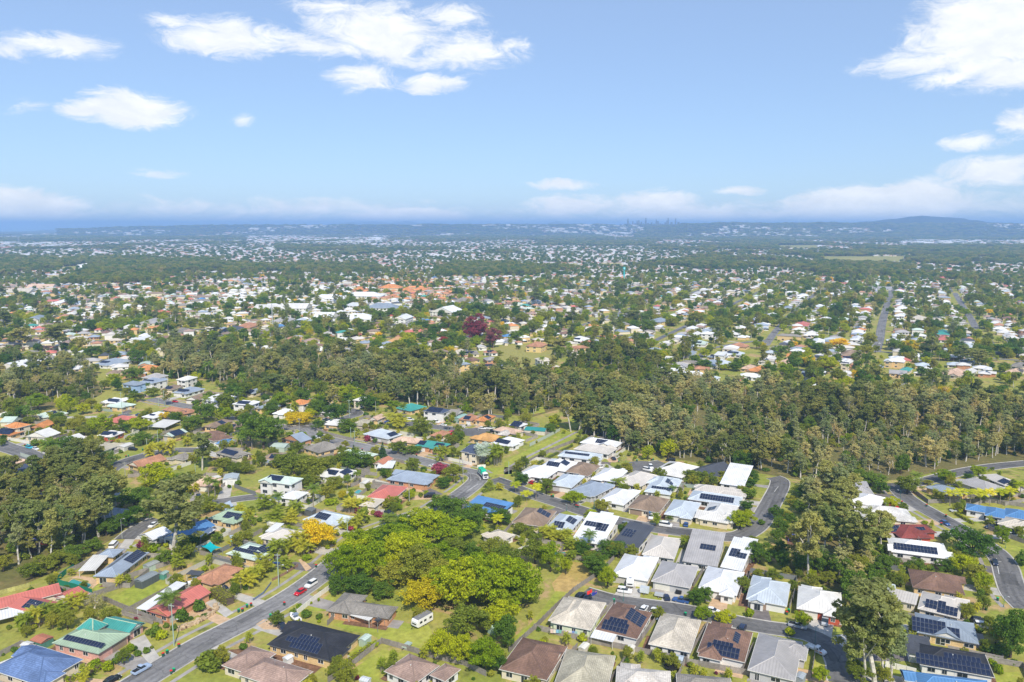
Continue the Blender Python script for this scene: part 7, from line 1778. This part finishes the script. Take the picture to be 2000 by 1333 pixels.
# ------------------------------------------------------------------ the wider suburb
FAR_BUSH = [[(-80, 500), (110, 508), (120, 540), (-80, 545)], [(170, 512), (300, 508), (330, 532), (240, 540), (165, 535)], [(300, 520), (500, 523), (620, 520), (820, 524), (800, 532), (660, 535), (480, 532), (330, 534)], [(880, 515), (1010, 518), (1000, 524), (890, 522)],
            [(1010, 524), (1120, 525), (1110, 531), (1010, 531)], [(1240, 521), (1330, 511), (1480, 506), (1570, 513), (1620, 520), (1780, 521), (1790, 527), (1600, 528), (1480, 523), (1380, 531), (1250, 529)], [(1790, 494), (2100, 490), (2100, 502), (1800, 512)], [(1850, 508), (2100, 502), (2100, 512), (1870, 520)], [(1760, 482), (2100, 478), (2100, 498), (1780, 505)], [(1510, 490), (1760, 492), (1760, 502), (1600, 502), (1500, 499)], [(1270, 482), (1390, 478), (1400, 492), (1280, 495)], [(540, 480), (720, 484), (900, 488), (700, 496), (540, 490)], [(1040, 470), (1280, 474), (1260, 482), (1020, 478)]]
FIELDS = [('pasture', [(1600, 501), (1766, 501), (1772, 512), (1690, 514), (1608, 509)]), ('pasture', [(1514, 479.5), (1600, 479), (1596, 487), (1520, 487)]), ('pasture', [(1062, 516.5), (1132, 516), (1136, 522), (1064, 522)]), ('pasture', [(1168, 515), (1215, 515), (1222, 521), (1172, 521)]), ('pasture', [(118, 522), (150, 520), (152, 528), (120, 529)]), ('road', [(150, 518), (180, 512), (176, 525), (150, 526)]),
          ('pasture', [(90, 540), (118, 539), (118, 550), (92, 551)]), ('pasture', [(60, 458.5), (360, 459.5), (420, 462), (240, 463.5), (60, 461)])]
for nm_, P_ in FIELDS: poly_sheet(nm_, [Gr(*p) for p in P_], M['field'] if nm_ == 'pasture' else M['asphalt'], .3 if P_[0][1] < 500 else .05)
PARK_G = [[TG(t, *p) for p in pts(s)] for _, _, t, s, _ in PARKS if True]; FOR_G = [[Gr(*p) for p in f] for f in FOREST]; FB_G = [[Gr(*p) for p in f] for f in FAR_BUSH]; FL_G = [[Gr(*p) for p in f] for _, f in FIELDS]
def boxed(L): return [([(float(q[0]), float(q[1])) for q in P], min(q[0] for q in P), max(q[0] for q in P), min(q[1] for q in P), max(q[1] for q in P)) for P in L]
ZONES = [('bush', boxed(FOR_G)), ('park', boxed(PARK_G)), ('park', boxed(FL_G)), ('farbush', boxed(FB_G))]
def zone(x, y):
    x, y = float(x), float(y)
    for nm, L in ZONES:
        for P, x0, x1, y0, y1 in L:
            if x0 < x < x1 and y0 < y < y1 and inpoly(P, x, y): return nm
    return 'sub'
def pick_roof(px, py, r_):
    u = r_.random()
    if 480 < px < 740 and 492 < py < 522 and u < .65: return r_.choice(('red', 'terracotta', 'darkred'))
    if 690 < px < 880 and 545 < py < 590 and u < .6: return r_.choice(('orange', 'terracotta', 'orange'))
    if 430 < px < 760 and 562 < py < 632 and u < .7: return r_.choice(('white', 'white', 'offwhite'))
    if px > 1300 and u < .36: return r_.choice(('white', 'offwhite', 'grey', 'white', 'paleblue'))
    return r_.choices(('white', 'offwhite', 'grey', 'beige', 'pinkbrown', 'taupe', 'brown', 'terracotta', 'red', 'orange', 'charcoal', 'slate', 'bluegrey', 'palegreen', 'cream', 'skyblue', 'teal', 'greybrown'), (13, 9, 9, 9, 8, 8, 5, 8, 4, 4, 3, 4, 6, 3, 9, 1, 1, 7))[0]
FARV, FARF, FARC = [], [], []
def far_house(x, y, w, d, an, rc, wc, ez=2.8, pitch=.4, win=True, zb=0.0):
    ca, sa = math.cos(an), math.sin(an); T = lambda a, b, z: (x + a * ca - b * sa, y + a * sa + b * ca, z + zb)
    def q(P, c): n = len(FARV); FARV.extend(P); FARF.append(tuple(range(n, n + len(P)))); FARC.extend([c] * len(P))
    W_, D = w / 2 - .5, d / 2 - .5; C4 = [(-W_, -D), (W_, -D), (W_, D), (-W_, D)]
    for i in range(4): a, b = C4[i], C4[(i + 1) % 4]; q([T(*a, 0), T(*b, 0), T(*b, ez), T(*a, ez)], wc)
    h = min(w, d) / 2 * pitch; w2, d2 = w / 2, d / 2; E4 = [T(-w2, -d2, ez), T(w2, -d2, ez), T(w2, d2, ez), T(-w2, d2, ez)]
    if w > d: a, b = T(-w2 + d2, 0, ez + h), T(w2 - d2, 0, ez + h); q([E4[0], E4[1], b, a], rc); q([E4[2], E4[3], a, b], rc); q([E4[1], E4[2], b], rc); q([E4[3], E4[0], a], rc)
    else: a, b = T(0, -d2 + w2, ez + h), T(0, d2 - w2, ez + h); q([E4[1], E4[2], b, a], rc); q([E4[3], E4[0], a, b], rc); q([E4[0], E4[1], a], rc); q([E4[2], E4[3], b], rc)
    if win:
        for s in (-1, 1):
            for k in (-.6, .1, .55):
                a = k * W_; q([T(a, s * (D + .06), .9), T(a + 1.9, s * (D + .06), .9), T(a + 1.9, s * (D + .06), 2.1), T(a, s * (D + .06), 2.1)], (.03, .035, .04))
MIDT = []; RG0 = Gr(1715, 660)
def build_mid():
    r_ = random.Random(77); cand = []
    az = math.radians(26.6); u = np.array((math.sin(az), math.cos(az))); n = np.array((u[1], -u[0])); o = Gr(1715, 660)
    for k in range(-8, 9):
        for s in (-1, 1):
            t = -700
            while t < 1500:
                p = o + n * (100 * k + s * 20) + u * (t + r_.uniform(-1.5, 1.5)); t += 14.5; cand.append((p, -az + math.pi / 2 * r_.choice((0, 1)), 'R'))
                if r_.random() < .55: cand.append((p + n * s * 17 + u * 5, -az, 'R'))
                if r_.random() < .8: cand.append((p + n * s * 15 + u * 9, -az, 'S'))
    az = math.radians(72); u = np.array((math.sin(az), math.cos(az))); n = np.array((u[1], -u[0])); o = Gr(500, 640)
    for k in range(-22, 23):
        for s in (-1, 1):
            t = -1500
            while t < 1700:
                p = o + n * (62 * k + s * 15) + u * (t + r_.uniform(-1.5, 1.5) + 40 * vnoise(k, s, 1)); t += 15; cand.append((p, -az + math.pi / 2 + math.pi / 2 * r_.choice((0, 1)), 'L'))
                if r_.random() < .6: cand.append((p + n * s * 11 + u * 7, -az, 'T'))
    for az_, o_, dk, ks, lo, hi, right in ((math.radians(26.6), Gr(1715, 660), 100, range(-8, 9), -500, 1000, True), (math.radians(72), Gr(500, 640), 62, range(-20, 21), -1300, 1500, False)):
        uu = np.array((math.sin(az_), math.cos(az_))); nn = np.array((uu[1], -uu[0]))
        for k in ks:
            run = []
            for t in range(lo, hi, 12):
                p = o_ + nn * dk * k + uu * t; px, py = pix(*p); ok = 533 < py < 735 and -100 < px < 2100 and (px > 1235) == right and zone(*p) == 'sub' and not in_foot(p, 6) and min(((ROADS[r][0] - p) ** 2).sum(1).min() for r in range(27 - 12, len(ROAD_DEFS))) > 400
                if ok: run.append(p)
                if (not ok or t + 12 >= hi):
                    if len(run) > 5: C = np.array(run); ROADS.append((C, 3.1)); st_ = struct('road', strip_mesh('road', C, -3.1, 3.1, .2 + .004 * len(ROADS), M['asphalt']), color=(.17, .17, .175))
                    run = []
    out = []
    for p, an, g in cand:
        d = math.hypot(*p)
        if p[1] < 430 or d > 1750: continue
        px, py = pix(*p)
        if not (-150 < px < 2150) or py > 742 or py < 532: continue
        if (g in 'RS') != (px > 1235 + (py - 600) * .0): continue
        if zone(*p) != 'sub' or road_dist(p)[0] < 5.5: continue
        out.append((d, p, an, g, px, py))
    out.sort(key=lambda q: (q[3] in 'ST', q[0])); nhouse = sum(1 for t in THINGS if t[0].name.startswith('house')); big = 0
    for d, p, an, g, px, py in out:
        p = p + np.array((r_.uniform(-3, 3), r_.uniform(-3, 3))); an += r_.gauss(0, .09)
        if r_.random() < .05 + .5 * (vnoise(p[0], p[1], 75) * .6 + vnoise(p[0] + 500, p[1], 28) * .4 > .6) or in_foot(p, 4): continue
        if g in 'ST': w, dd = r_.uniform(4, 7), r_.uniform(4, 7)
        elif r_.random() < .07: w, dd = r_.uniform(20, 34), r_.uniform(9, 12)
        else: w, dd = r_.uniform(10, 16), r_.uniform(8, 11.5)
        if in_foot(p, max(w, dd) * .38): continue
        col = pick_roof(px, py, r_); wl = r_.choice('wwwccyyb'); two = g in 'RL' and r_.random() < .16
        if nhouse < 296 and g in 'RL' and -20 < px < 2020:
            mat = 't' if col in ('brown', 'taupe', 'pinkbrown', 'terracotta', 'orange', 'greybrown', 'beige') else 'm'
            wings = []
            if r_.random() < .5:
                ca, sa = math.cos(an), math.sin(an); ox, oy = r_.choice((-1, 1)) * w * .25, -dd * .45; wings = [(np.array((p[0] + ox * ca - oy * sa, p[1] + ox * sa + oy * ca)), 6.5, 7.5, an, r_.choice(('h', 'gy')), None, None, None)]
            sol = [('F', r_.uniform(-.3, .3), .5, 2, r_.randint(4, 9))] if r_.random() < .3 else []
            make_house(p, w, dd, an, col, wl, mat, r_.choice(('h', 'h', 'h', 'gx')), 5.4 if two else 2.7, None, wings, (), sol, 0 if d > 620 else 1, group='houses of the middle suburb', jit=r_)
            nhouse += 1
        else:
            c = RC[col]; j = r_.uniform(.9, 1.1)
            far_house(p[0], p[1], w, dd, an, tuple(min(.85, q * j) for q in c), WC[wl][0], 5.2 if two else 2.7)
            if g in 'RL' and r_.random() < .5: ca, sa = math.cos(an), math.sin(an); ox, oy = r_.choice((-1, 1)) * w * .25, -dd * .5; far_house(p[0] + ox * ca - oy * sa, p[1] + ox * sa + oy * ca, 7, 6.5, an, tuple(min(.85, q * j) for q in c), WC[wl][0], 2.69)
            FOOT.append((p[0], p[1], w, dd, an))
    # gardens and street trees between the houses
    y = 440.0
    while y < 1750:
        x = -y * .8
        st = 9.0 + y * .0018
        while x < y * .8:
            q = (x + r_.uniform(-.5, .5) * st, y + r_.uniform(-.5, .5) * st); x += st
            px, py = pix(*q)
            if not (-120 < px < 2120) or py < 531: continue
            z = zone(*q)
            if z in ('bush', 'park'): continue
            cl = vnoise(q[0], q[1], 75) * .6 + vnoise(q[0] + 500, q[1], 28) * .4
            dens = .2 + 1.6 * max(0, cl - .36)
            if px > 1235:                                   # deep back gardens between the rows are full of trees
                a_ = math.radians(26.6); o_ = RG0; f_ = (((q[0] - o_[0]) * math.cos(a_) - (q[1] - o_[1]) * math.sin(a_)) / 100) % 1
                if .34 < f_ < .66: dens += .38
            if z == 'farbush': dens = 1.0
            if r_.random() > dens or in_foot(q, .3) or road_dist(np.array(q))[0] < 1.0: continue
            k = r_.choices(range(7), (20, 27, 19, 1.6, 13, 6, 9))[0] if z == 'sub' else r_.choices((0, 1, 5), (3, 3, 6))[0]
            k2 = r_.choice((5, 7, 8)) if k == 5 else k
            h = (r_.uniform(4, 10), r_.uniform(4, 10), r_.uniform(4, 9), r_.uniform(5, 8), r_.uniform(4, 6), r_.uniform(10, 17), r_.uniform(7, 11))[k]; w = h * (1.0, .95, 1.05, 1.15, .8, .5, .55)[k] * r_.uniform(.8, 1.2)
            if z == 'farbush': h *= 1.15; w *= 1.25
            elif cl > .56: h *= 1.35; w *= 1.35
            MIDT.append((q[0], q[1], h, w, k2))
        y += st * .95
    scatter('suburb_trees', 'garden and street trees among the houses of the middle distance', MIDT, 'DOLYGEPVH', 'trees')
build_mid()
def build_near_shrubs():
    """garden planting round the near houses"""
    r_ = random.Random(31); P = []
    for h in HOUSES:
        d = math.hypot(*h['c'])
        if d > 520: continue
        for i in range(r_.randint(14, 24)):
            a = r_.uniform(0, 6.28); rr = r_.uniform(.55, 1.15) * max(h['w'], h['d']); q = (h['c'][0] + math.cos(a) * rr, h['c'][1] + math.sin(a) * rr)
            if in_foot(q, .7) or road_dist(np.array(q))[0] < 5.0 or zone(*q) != 'sub': continue
            k = r_.choices(range(6), (6, 6, 3, .3, 4, 4))[0]; s = r_.uniform(.8, 2.3); hh = s if k < 4 else r_.uniform(2.5, 4.5) if k == 4 else r_.uniform(3, 6.5); P.append((q[0], q[1], hh, s * 1.1 if k < 4 else hh * .8, k))
    scatter('garden_plants', 'small garden shrubs and cane palms around the near houses', P, 'SJUFGO', 'shrubs')
build_near_shrubs()
def build_far():
    r_ = random.Random(5); T = []; d = 1700.0
    while d < 11500:
        st = d * .0062; a = -.68
        while a < .68:
            x, y = d * math.sin(a + r_.uniform(-.5, .5) * .006), d * math.cos(a) + r_.uniform(-.5, .5) * st; a += .0062
            px, py = pix(x, y)
            if not (-60 < px < 2060): continue
            if inpoly(BAY_G, x, y): continue
            z = zone(x, y)
            if z == 'farbush' and vnoise(x, y * .5, 130) > .62: z = 'sub'
            if z in ('park', 'bush'): continue
            urban = vnoise(x, y * .4, 420) * .6 + vnoise(x, y * .6, 160) * .4
            white_belt = (480 < px < 760 and 462 < py < 492) or (px > 1560 and 455 < py < 462) or (px > 1750 and 470 < py < 482) or (0 < px < 330 and (474 < py < 484 or 490 < py < 506)) or (760 < px < 1000 and 474 < py < 512) or (380 < px < 480 and 478 < py < 500) or (1000 < px < 1260 and 482 < py < 512)
            lim = .36 if py > 500 else .40 if py > 480 else .46
            if white_belt: lim = .25
            if 463 < py < 470 and not white_belt: lim = .9
            if z == 'farbush': lim = 2
            if urban > lim:
                if r_.random() < .68:
                    k = max(1.0, st / 17); c = r_.choices(('white', 'offwhite', 'terracotta', 'red', 'pinkbrown', 'grey', 'cream', 'bluegrey', 'orange'), (26, 14, 11, 6, 12, 13, 12, 5, 4) if not white_belt else (44, 18, 6, 4, 7, 10, 9, 2, 2))[0]
                    far_house(x, y, r_.uniform(13, 19) * k ** .85, r_.uniform(9, 12) * k ** .6, r_.choice((0, .4, 1.2, -.5)), tuple(q * .85 for q in RC[c]), WC[r_.choice('wcc')][0], 2.8 * k ** .5, .32, False)
                elif r_.random() < .8: h = r_.uniform(7, 12); T.append((x, y, h, max(h * .95, st * .75), r_.randrange(2)))
            elif z == 'farbush' or vnoise(x + 999, y * .5, 700) < .72:
                h = r_.uniform(11, 18); T.append((x, y, h, max(h * .8, st * 1.2) * r_.uniform(.85, 1.25), r_.choice((0, 1, 1, 2))))
        d += st * .95
    scatter('distant_trees', 'distant trees of the plain fading to blue towards the horizon', T, 'DOE', 'trees')
    r2 = random.Random(8)                                   # warehouses and sheds of the far industrial belts
    for px0, px1, py0, py1, n in ((1000, 2050, 453, 459, 150), (1760, 1900, 471, 480, 45), (400, 1000, 442.6, 445, 70), (620, 760, 466, 476, 40), (0, 120, 474, 484, 26), (520, 700, 484, 492, 30), (1450, 2050, 446, 452, 60), (0, 400, 443, 446, 20), (700, 1200, 447, 452, 60)):
        for i in range(n):
            p = Gr(r2.uniform(px0, px1), r2.uniform(py0, py1)); dist = p[1]; k = dist / 1500; far_house(p[0], p[1], r2.uniform(9, 26) * k, r2.uniform(12, 40) * min(k, 3), 0, RC[r2.choice(('white', 'white', 'offwhite', 'grey'))], (.72, .72, .7), r2.uniform(2.2, 5.0) * k ** .7, .05, False)
    V = np.array(FARV, np.float32); m = bpy.data.meshes.new('distant_houses'); m.from_pydata(FARV, [], FARF)
    ca = m.color_attributes.new('tint', 'FLOAT_COLOR', 'POINT'); ca.data.foreach_set('color', np.concatenate([np.array(FARC, np.float32), np.ones((len(FARC), 1), np.float32)], 1).ravel())
    mt, t, b = newmat('distant_house_paint'); at = nd(t, 'ShaderNodeAttribute'); at.attribute_name = 'tint'; t.links.new(at.outputs['Color'], b.inputs['Base Color']); b.inputs['Roughness'].default_value = .6; m.materials.append(mt)
    o = ob('distant_houses', m); o['kind'] = 'stuff'; o['label'] = 'countless small houses and sheds of the far suburbs'; o['category'] = 'houses'
BAY = [(-300, 442.8), (165, 442.8), (200, 445), (175, 447.6), (110, 448.6), (40, 452.6), (-300, 453.6)]; BAY_G = [Gr(*p) for p in BAY]
bay_m = glassy('bay_water', (.20, .36, .52), .5, .4); poly_sheet('water', BAY_G, bay_m, .6); poly_sheet('water', [Gr(*p) for p in [(1385, 481.5), (1420, 481.3), (1418, 485), (1388, 485.5)]], bay_m, .4); poly_sheet('water', [Gr(*p) for p in [(985, 462.8), (1050, 462.5), (1050, 464), (990, 464)]], bay_m, .4)
# ------------------------------------------------------------------ hills and the city on the horizon
RIDGE_T = []
def hills(name, prof, dist, depth, col, dress=0):
    prof = [(px, y) for px, y in prof]; X = []; Hs = []
    for i in range(len(prof) - 1):
        (x0, y0), (x1, y1) = prof[i], prof[i + 1]; k = 10
        for j in range(k): f = j / k; s = f * f * (3 - 2 * f); X.append(x0 + (x1 - x0) * f); Hs.append(y0 + (y1 - y0) * s)
    rows = [(-1.0, 0.0), (-.7, .25), (-.4, .62), (-.15, .92), (0, 1.0), (.4, .6), (1, 0)]; V = []; F = []
    for fr, fh in rows:
        for px, yy in zip(X, Hs):
            D = dist + fr * depth; x = (px - 1000) / FPX * D * 1.0; top = CAM_H + (440 - yy) / FPX * dist; wob = 1 + .22 * (vnoise(px * 40, fr * 900, 700) - .5) * (1 if fh not in (0, 1) else 0)
            V.append((x, D, max(-2.0, top * fh * wob) if fh else -3.0))
    n = len(X); F = [(j * n + i, j * n + i + 1, (j + 1) * n + i + 1, (j + 1) * n + i) for j in range(len(rows) - 1) for i in range(n - 1)]
    mt, t, b = newmat(name); tc = nd(t, 'ShaderNodeTexCoord'); nn = noise(t, tc.outputs['Object'], .006, 6, .65); setc(t, b, mixc(t, smooth(t, nn.outputs['Fac'], .35, .65), tuple(q * .7 for q in col), col)); b.inputs['Roughness'].default_value = 1
    struct('hills', mesh(name, V, F, mt, smooth_=True))
    r_ = random.Random(17)
    for q in range(dress):                                  # bush and scattered roofs on the near slope
        j = r_.randrange(0, 4); i = r_.randrange(n - 1); f, g = r_.random(), r_.random(); A, B, C_, E_ = V[j * n + i], V[j * n + i + 1], V[(j + 1) * n + i + 1], V[(j + 1) * n + i]
        p = [(A[c] * (1 - f) + B[c] * f) * (1 - g) + (E_[c] * (1 - f) + C_[c] * f) * g for c in range(3)]
        if vnoise(p[0], p[1], 600) > .62 and r_.random() < .5: far_house(p[0], p[1], r_.uniform(30, 80), r_.uniform(20, 40), 0, RC[r_.choice(('white', 'white', 'offwhite', 'terracotta'))], (.6, .6, .58), 9, .2, False, p[2])
        else: RIDGE_T.append((p[0], p[1], r_.uniform(14, 26), r_.uniform(45, 85), r_.choice((0, 1, 1, 2)), p[2] - 2))
hills('forested_ridge', [(1240, 450), (1300, 443), (1340, 439.5), (1425, 437.2), (1460, 438.6), (1500, 439.4), (1535, 437.6), (1570, 438.6), (1610, 437), (1650, 438.8), (1700, 437.8), (1760, 439.5), (1810, 438.2), (1880, 438.5), (2000, 438.8), (2200, 438)], 8600, 1500, (.05, .065, .03), 3400)
hills('low_rise', [(120, 449), (300, 444), (450, 441.4), (600, 440.8), (760, 441.2), (900, 440), (1000, 440.4), (1150, 440), (1300, 441), (1420, 446)], 9800, 1300, (.05, .062, .03), 2600)
hills('mountain', [(1480, 441), (1580, 439), (1640, 436.5), (1690, 433), (1735, 428.5), (1775, 423.5), (1792, 422.2), (1812, 424), (1840, 425.4), (1868, 427), (1888, 431), (1930, 435), (2000, 438.5), (2150, 440)], 9800, 1700, (.016, .03, .034))
hills('far_hills', [(560, 441), (640, 438.4), (700, 434), (735, 433), (765, 436), (795, 432.5), (830, 436.5), (900, 438), (980, 437), (1020, 436.2), (1060, 437.5), (1088, 432.6), (1110, 436.5), (1180, 438.4), (1250, 441)], 21000, 2500, (.05, .065, .035))
build_far()
scatter('ridge_trees', 'bush covering the blue ridge below the mountain', RIDGE_T, 'DOE', 'trees')
def skyline():
    D = 9700.0; r_ = random.Random(6); glass = plain('tower_facade', (.09, .10, .12), .5, .3, .2, .02)
    for i, (tx, ty, w_) in enumerate(((895, 110, 9), (907, 148, 14), (933, 130, 9), (950, 146, 12), (966, 126, 9), (979, 124, 12), (998, 136, 12), (1015, 148, 14), (1033, 106, 10), (1050, 144, 16), (1078, 140, 14), (1096, 148, 10), (1114, 116, 8), (1126, 130, 16), (1146, 148, 12), (1162, 150, 14), (1184, 140, 14), (1197, 126, 12), (1206, 106, 9), (1232, 137, 18), (1262, 109, 8), (1286, 136, 18), (1355, 150, 8), (1420, 150, 14), (730, 150, 12), (790, 152, 10), (840, 152, 14))):
        px, py = TP('C2', tx, ty); H = CAM_H + (440 - py) / FPX * D; w = 1.25 * w_ / 4 / FPX * D; x = (px - 1000) / FPX * D
        tall = ty < 118
        o = thing('skyscraper', ('tall slender' if tall else 'squat' if w_ > 13 else 'mid-height') + ' skyscraper on the hazy horizon skyline', 'skyscraper', 'city towers on the horizon', (x, D, 0), own='')
        hs = H * .86; ob('shaft', MB().box(-w / 2, w / 2, -w / 2, w / 2, 0, hs).me('shaft', glass), o); ob('crown', MB().box(-w * .32, w * .32, -w * .35, w * .35, hs + .01, H).me('crown', glass), o)
        fl = MB()
        for k in range(1, 7): fl.box(-w / 2 - .5, w / 2 + .5, -w / 2 - .5, w / 2 + .5, hs * k / 7 - 2, hs * k / 7 + 2)
        ob('floor_bands', fl.me('floor_bands', glass), o)
skyline()
def tower(px, py, top, shaft, c, base, head=True):
    g = Gr(px, py); H = (py - top) / scale_at(px, py); o = thing('tower', base, 'tower', None, (g[0], g[1], 0), own='')
    ob('shaft', MB().tube((0, 0, 0), (0, 0, H), shaft, shaft * .7, 10).me('shaft', M['paint']), o, color=c)
    if head: ob('tank', MB().tube((0, 0, H - .5), (0, 0, H + 1.2), shaft, 2.6, 14).tube((0, 0, H + 1.2), (0, 0, H + 6), 2.6, 2.6, 14).me('tank', M['paint']), o, color=c); ob('tank_panel', MB().box(-1.4, 1.4, -2.75, -2.6, H + 2, H + 5).me('tank_panel', M['paint']), o, color=(.45, .75, .78))
    else:
        ob('antenna', MB().box(-.45, .45, -.45, .45, H - 2.6, H - .2).me('antenna', M['paint']), o, color=tuple(q * 1.2 for q in c))
tower(1218.5, 553, 528, 1.5, (.02, .55, .58), 'bright turquoise tower rising above the middle distance roofs'); tower(532.5, 637, 594, .55, (.45, .46, .47), 'slim grey monopole beside white townhouses', False)
tower(1728, 482.5, 467, 2.6, (.5, .38, .25), 'tan brick chimney in the far industrial area', False)
def pylon(px, py, h_px):
    g = Gr(px, py); H = h_px / scale_at(px, py); o = thing('pylon', 'grey lattice electricity pylon on the plain', 'pylon', 'electricity pylons', (g[0], g[1], 0), rng.uniform(-.3, .3)); t = H * .013 + .12; b = H * .11
    for a in (-1, 1):
        for c in (-1, 1): ob('leg', MB().tube((a * b, c * b, 0), (a * .5, c * .5, H), t, t * .7, 4).me('leg', M['alu']), o)
    for k, wz in ((.62, .2), (.77, .17), (.92, .13)): ob('crossarm', MB().tube((-H * wz, 0, H * k), (H * wz, 0, H * k), t, t, 4).me('crossarm', M['alu']), o)
    br = MB()
    for k in range(6): z0, z1 = H * k / 7, H * (k + 1) / 7; f0, f1 = b + (.5 - b) * k / 7, b + (.5 - b) * (k + 1) / 7; br.tube((-f0, -f0, z0), (f1, -f1, z1), t * .6, t * .6, 4).tube((f0, -f0, z0), (-f1, -f1, z1), t * .6, t * .6, 4)
    ob('bracing', br.me('bracing', M['alu']), o)
for a_ in ((37, 477, 14), (236, 475, 9), (430, 478, 10), (671, 477, 12), (692, 477, 12), (800, 475, 11), (909, 472, 9), (1202, 472, 13), (1262, 467, 9), (1597, 500, 14), (990, 474, 13), (1128, 468, 8)): pylon(*a_)
# ------------------------------------------------------------------ the air
def build_haze():
    V, F = box(-42000, 42000, -4000, 42000, -8, 240); m = bpy.data.materials.new('haze'); m.use_nodes = True; t = m.node_tree; t.nodes.clear()
    out = nd(t, 'ShaderNodeOutputMaterial'); v = nd(t, 'ShaderNodeVolumePrincipled'); v.inputs['Density'].default_value = HAZE_D; v.inputs['Color'].default_value = (.37, .60, 1.0, 1); v.inputs['Anisotropy'].default_value = 0.0
    t.links.new(v.outputs[0], out.inputs['Volume']); o = ob('haze', mesh('haze', V, F, m)); o['kind'] = 'stuff'; o['label'] = 'thin pale blue haze lying over the whole plain'; o['category'] = 'haze'
HAZE_D = 1.25e-4
build_haze()
# ------------------------------------------------------------------ labels: what each thing looks like and where it stands
MARKS = [('the green garbage truck', 944, 927), ('the lime green tree clump', 930, 1090), ('the golden yellow tree', 612, 1040), ('the teal pyramid roof', 178, 1225), ('the turquoise shade sail', 410, 1070), ('the black tiled house', 612, 1255), ('the red parked hatchback', 586, 1158), ('the two flags', 1160, 1165), ('the white work pickup', 1590, 1272), ('the big reddish gum', 1710, 1230), ('the row of golden palms', 1910, 980),
         ('the right-hand road bend', 1960, 1100), ('the dark red tiled roof', 1765, 1032), ('the park strip footpath', 1060, 870), ('the upper estate cul-de-sac', 1260, 908), ('the white goalposts', 1145, 802), ('the twin tall palms', 103, 880), ('the orange townhouses', 50, 832), ('the big dark round tree', 512, 845), ('the white verandah house', 550, 945), ('the teal roof by the bush', 802, 798), ('the silvery fan palm', 946, 890), ('the red roof with pool', 757, 965),
         ('the maroon tree', 926, 643), ('the grey monopole', 532, 612), ('the turquoise tower', 1218, 535), ('the straight right-hand street', 1715, 655), ('the grass clearing', 1030, 692), ('the long white townhouses', 700, 610), ('the kidney-shaped pool', 157, 1142), ('the dead-end lane', 1230, 1175), ('the blue roof above the clump', 955, 990), ('the touring caravan', 1231, 1140), ('the black roof with skillion', 1235, 1055), ('the pale house by the bend road', 1480, 985), ('the far right blue roofs', 1930, 1000), ('the lower left gum woodland', 90, 1040), ('the left-hand cul-de-sac', 330, 885), ('the navy two-storey roof', 925, 882), ('the amber tiled roof', 950, 855), ('the blue two-storey house', 262, 750), ('the white trunked right-edge tree', 1965, 1240), ('the dark brown roof', 1830, 1140), ('the far left suburb', 60, 600), ('the far right suburb', 1930, 620), ('the red roofed shop', 1648, 553), ('the bush belt', 1500, 830)]
ORD = ['leftmost', 'second from left', 'third from left', 'fourth from left', 'fifth from left', 'sixth from left', 'seventh from left', 'eighth from left', 'ninth from left', 'tenth from left', 'eleventh from left', 'twelfth from left']
def build_labels():
    groups = {}
    for o, base, own in THINGS:
        p = o.location; px, py = pix(p[0], p[1], 1.5)
        if own == '': lab = base
        elif own: lab = f"{base} {own}"
        else:
            best = sorted(((math.hypot((px - x) * (1 if py > 700 else .7), (py - y) * (1.5 if py > 700 else 2.4)), n, x, y) for n, x, y in MARKS))
            d, n, x, y = best[0] if best[0][0] > 9 else best[1]
            dx, dy = px - x, (py - y) * 1.6; rel = ('right of' if dx > 0 else 'left of') if abs(dx) > abs(dy) else ('below' if dy > 0 else 'above')
            lab = f"{base} {rel} {n}"
        groups.setdefault(lab, []).append((px, o))
    used = set()
    for lab, L in groups.items():
        L.sort(key=lambda q: q[0]); n = len(L)
        for i, (px, o) in enumerate(L):
            if n == 1: t = lab
            elif n == 2: t = f"{lab}, the {'left' if i == 0 else 'right'} one"
            elif i == n - 1: t = f"{lab}, rightmost"
            elif i < 7: t = f"{lab}, {ORD[i]}"
            else: t = f"{lab}, {['rightmost', 'second from right', 'third from right', 'fourth from right', 'fifth from right', 'sixth from right', 'seventh from right', 'eighth from right', 'ninth from right', 'tenth from right', 'eleventh from right', 'twelfth from right', 'thirteenth from right', 'fourteenth from right', 'fifteenth from right'][min(14, n - 1 - i)]}"
            if len(t.split()) > 16: t = t.replace(' and solar', '').replace(' with solar', '')
            o['label'] = t
build_labels()
bpy.context.view_layer.update()
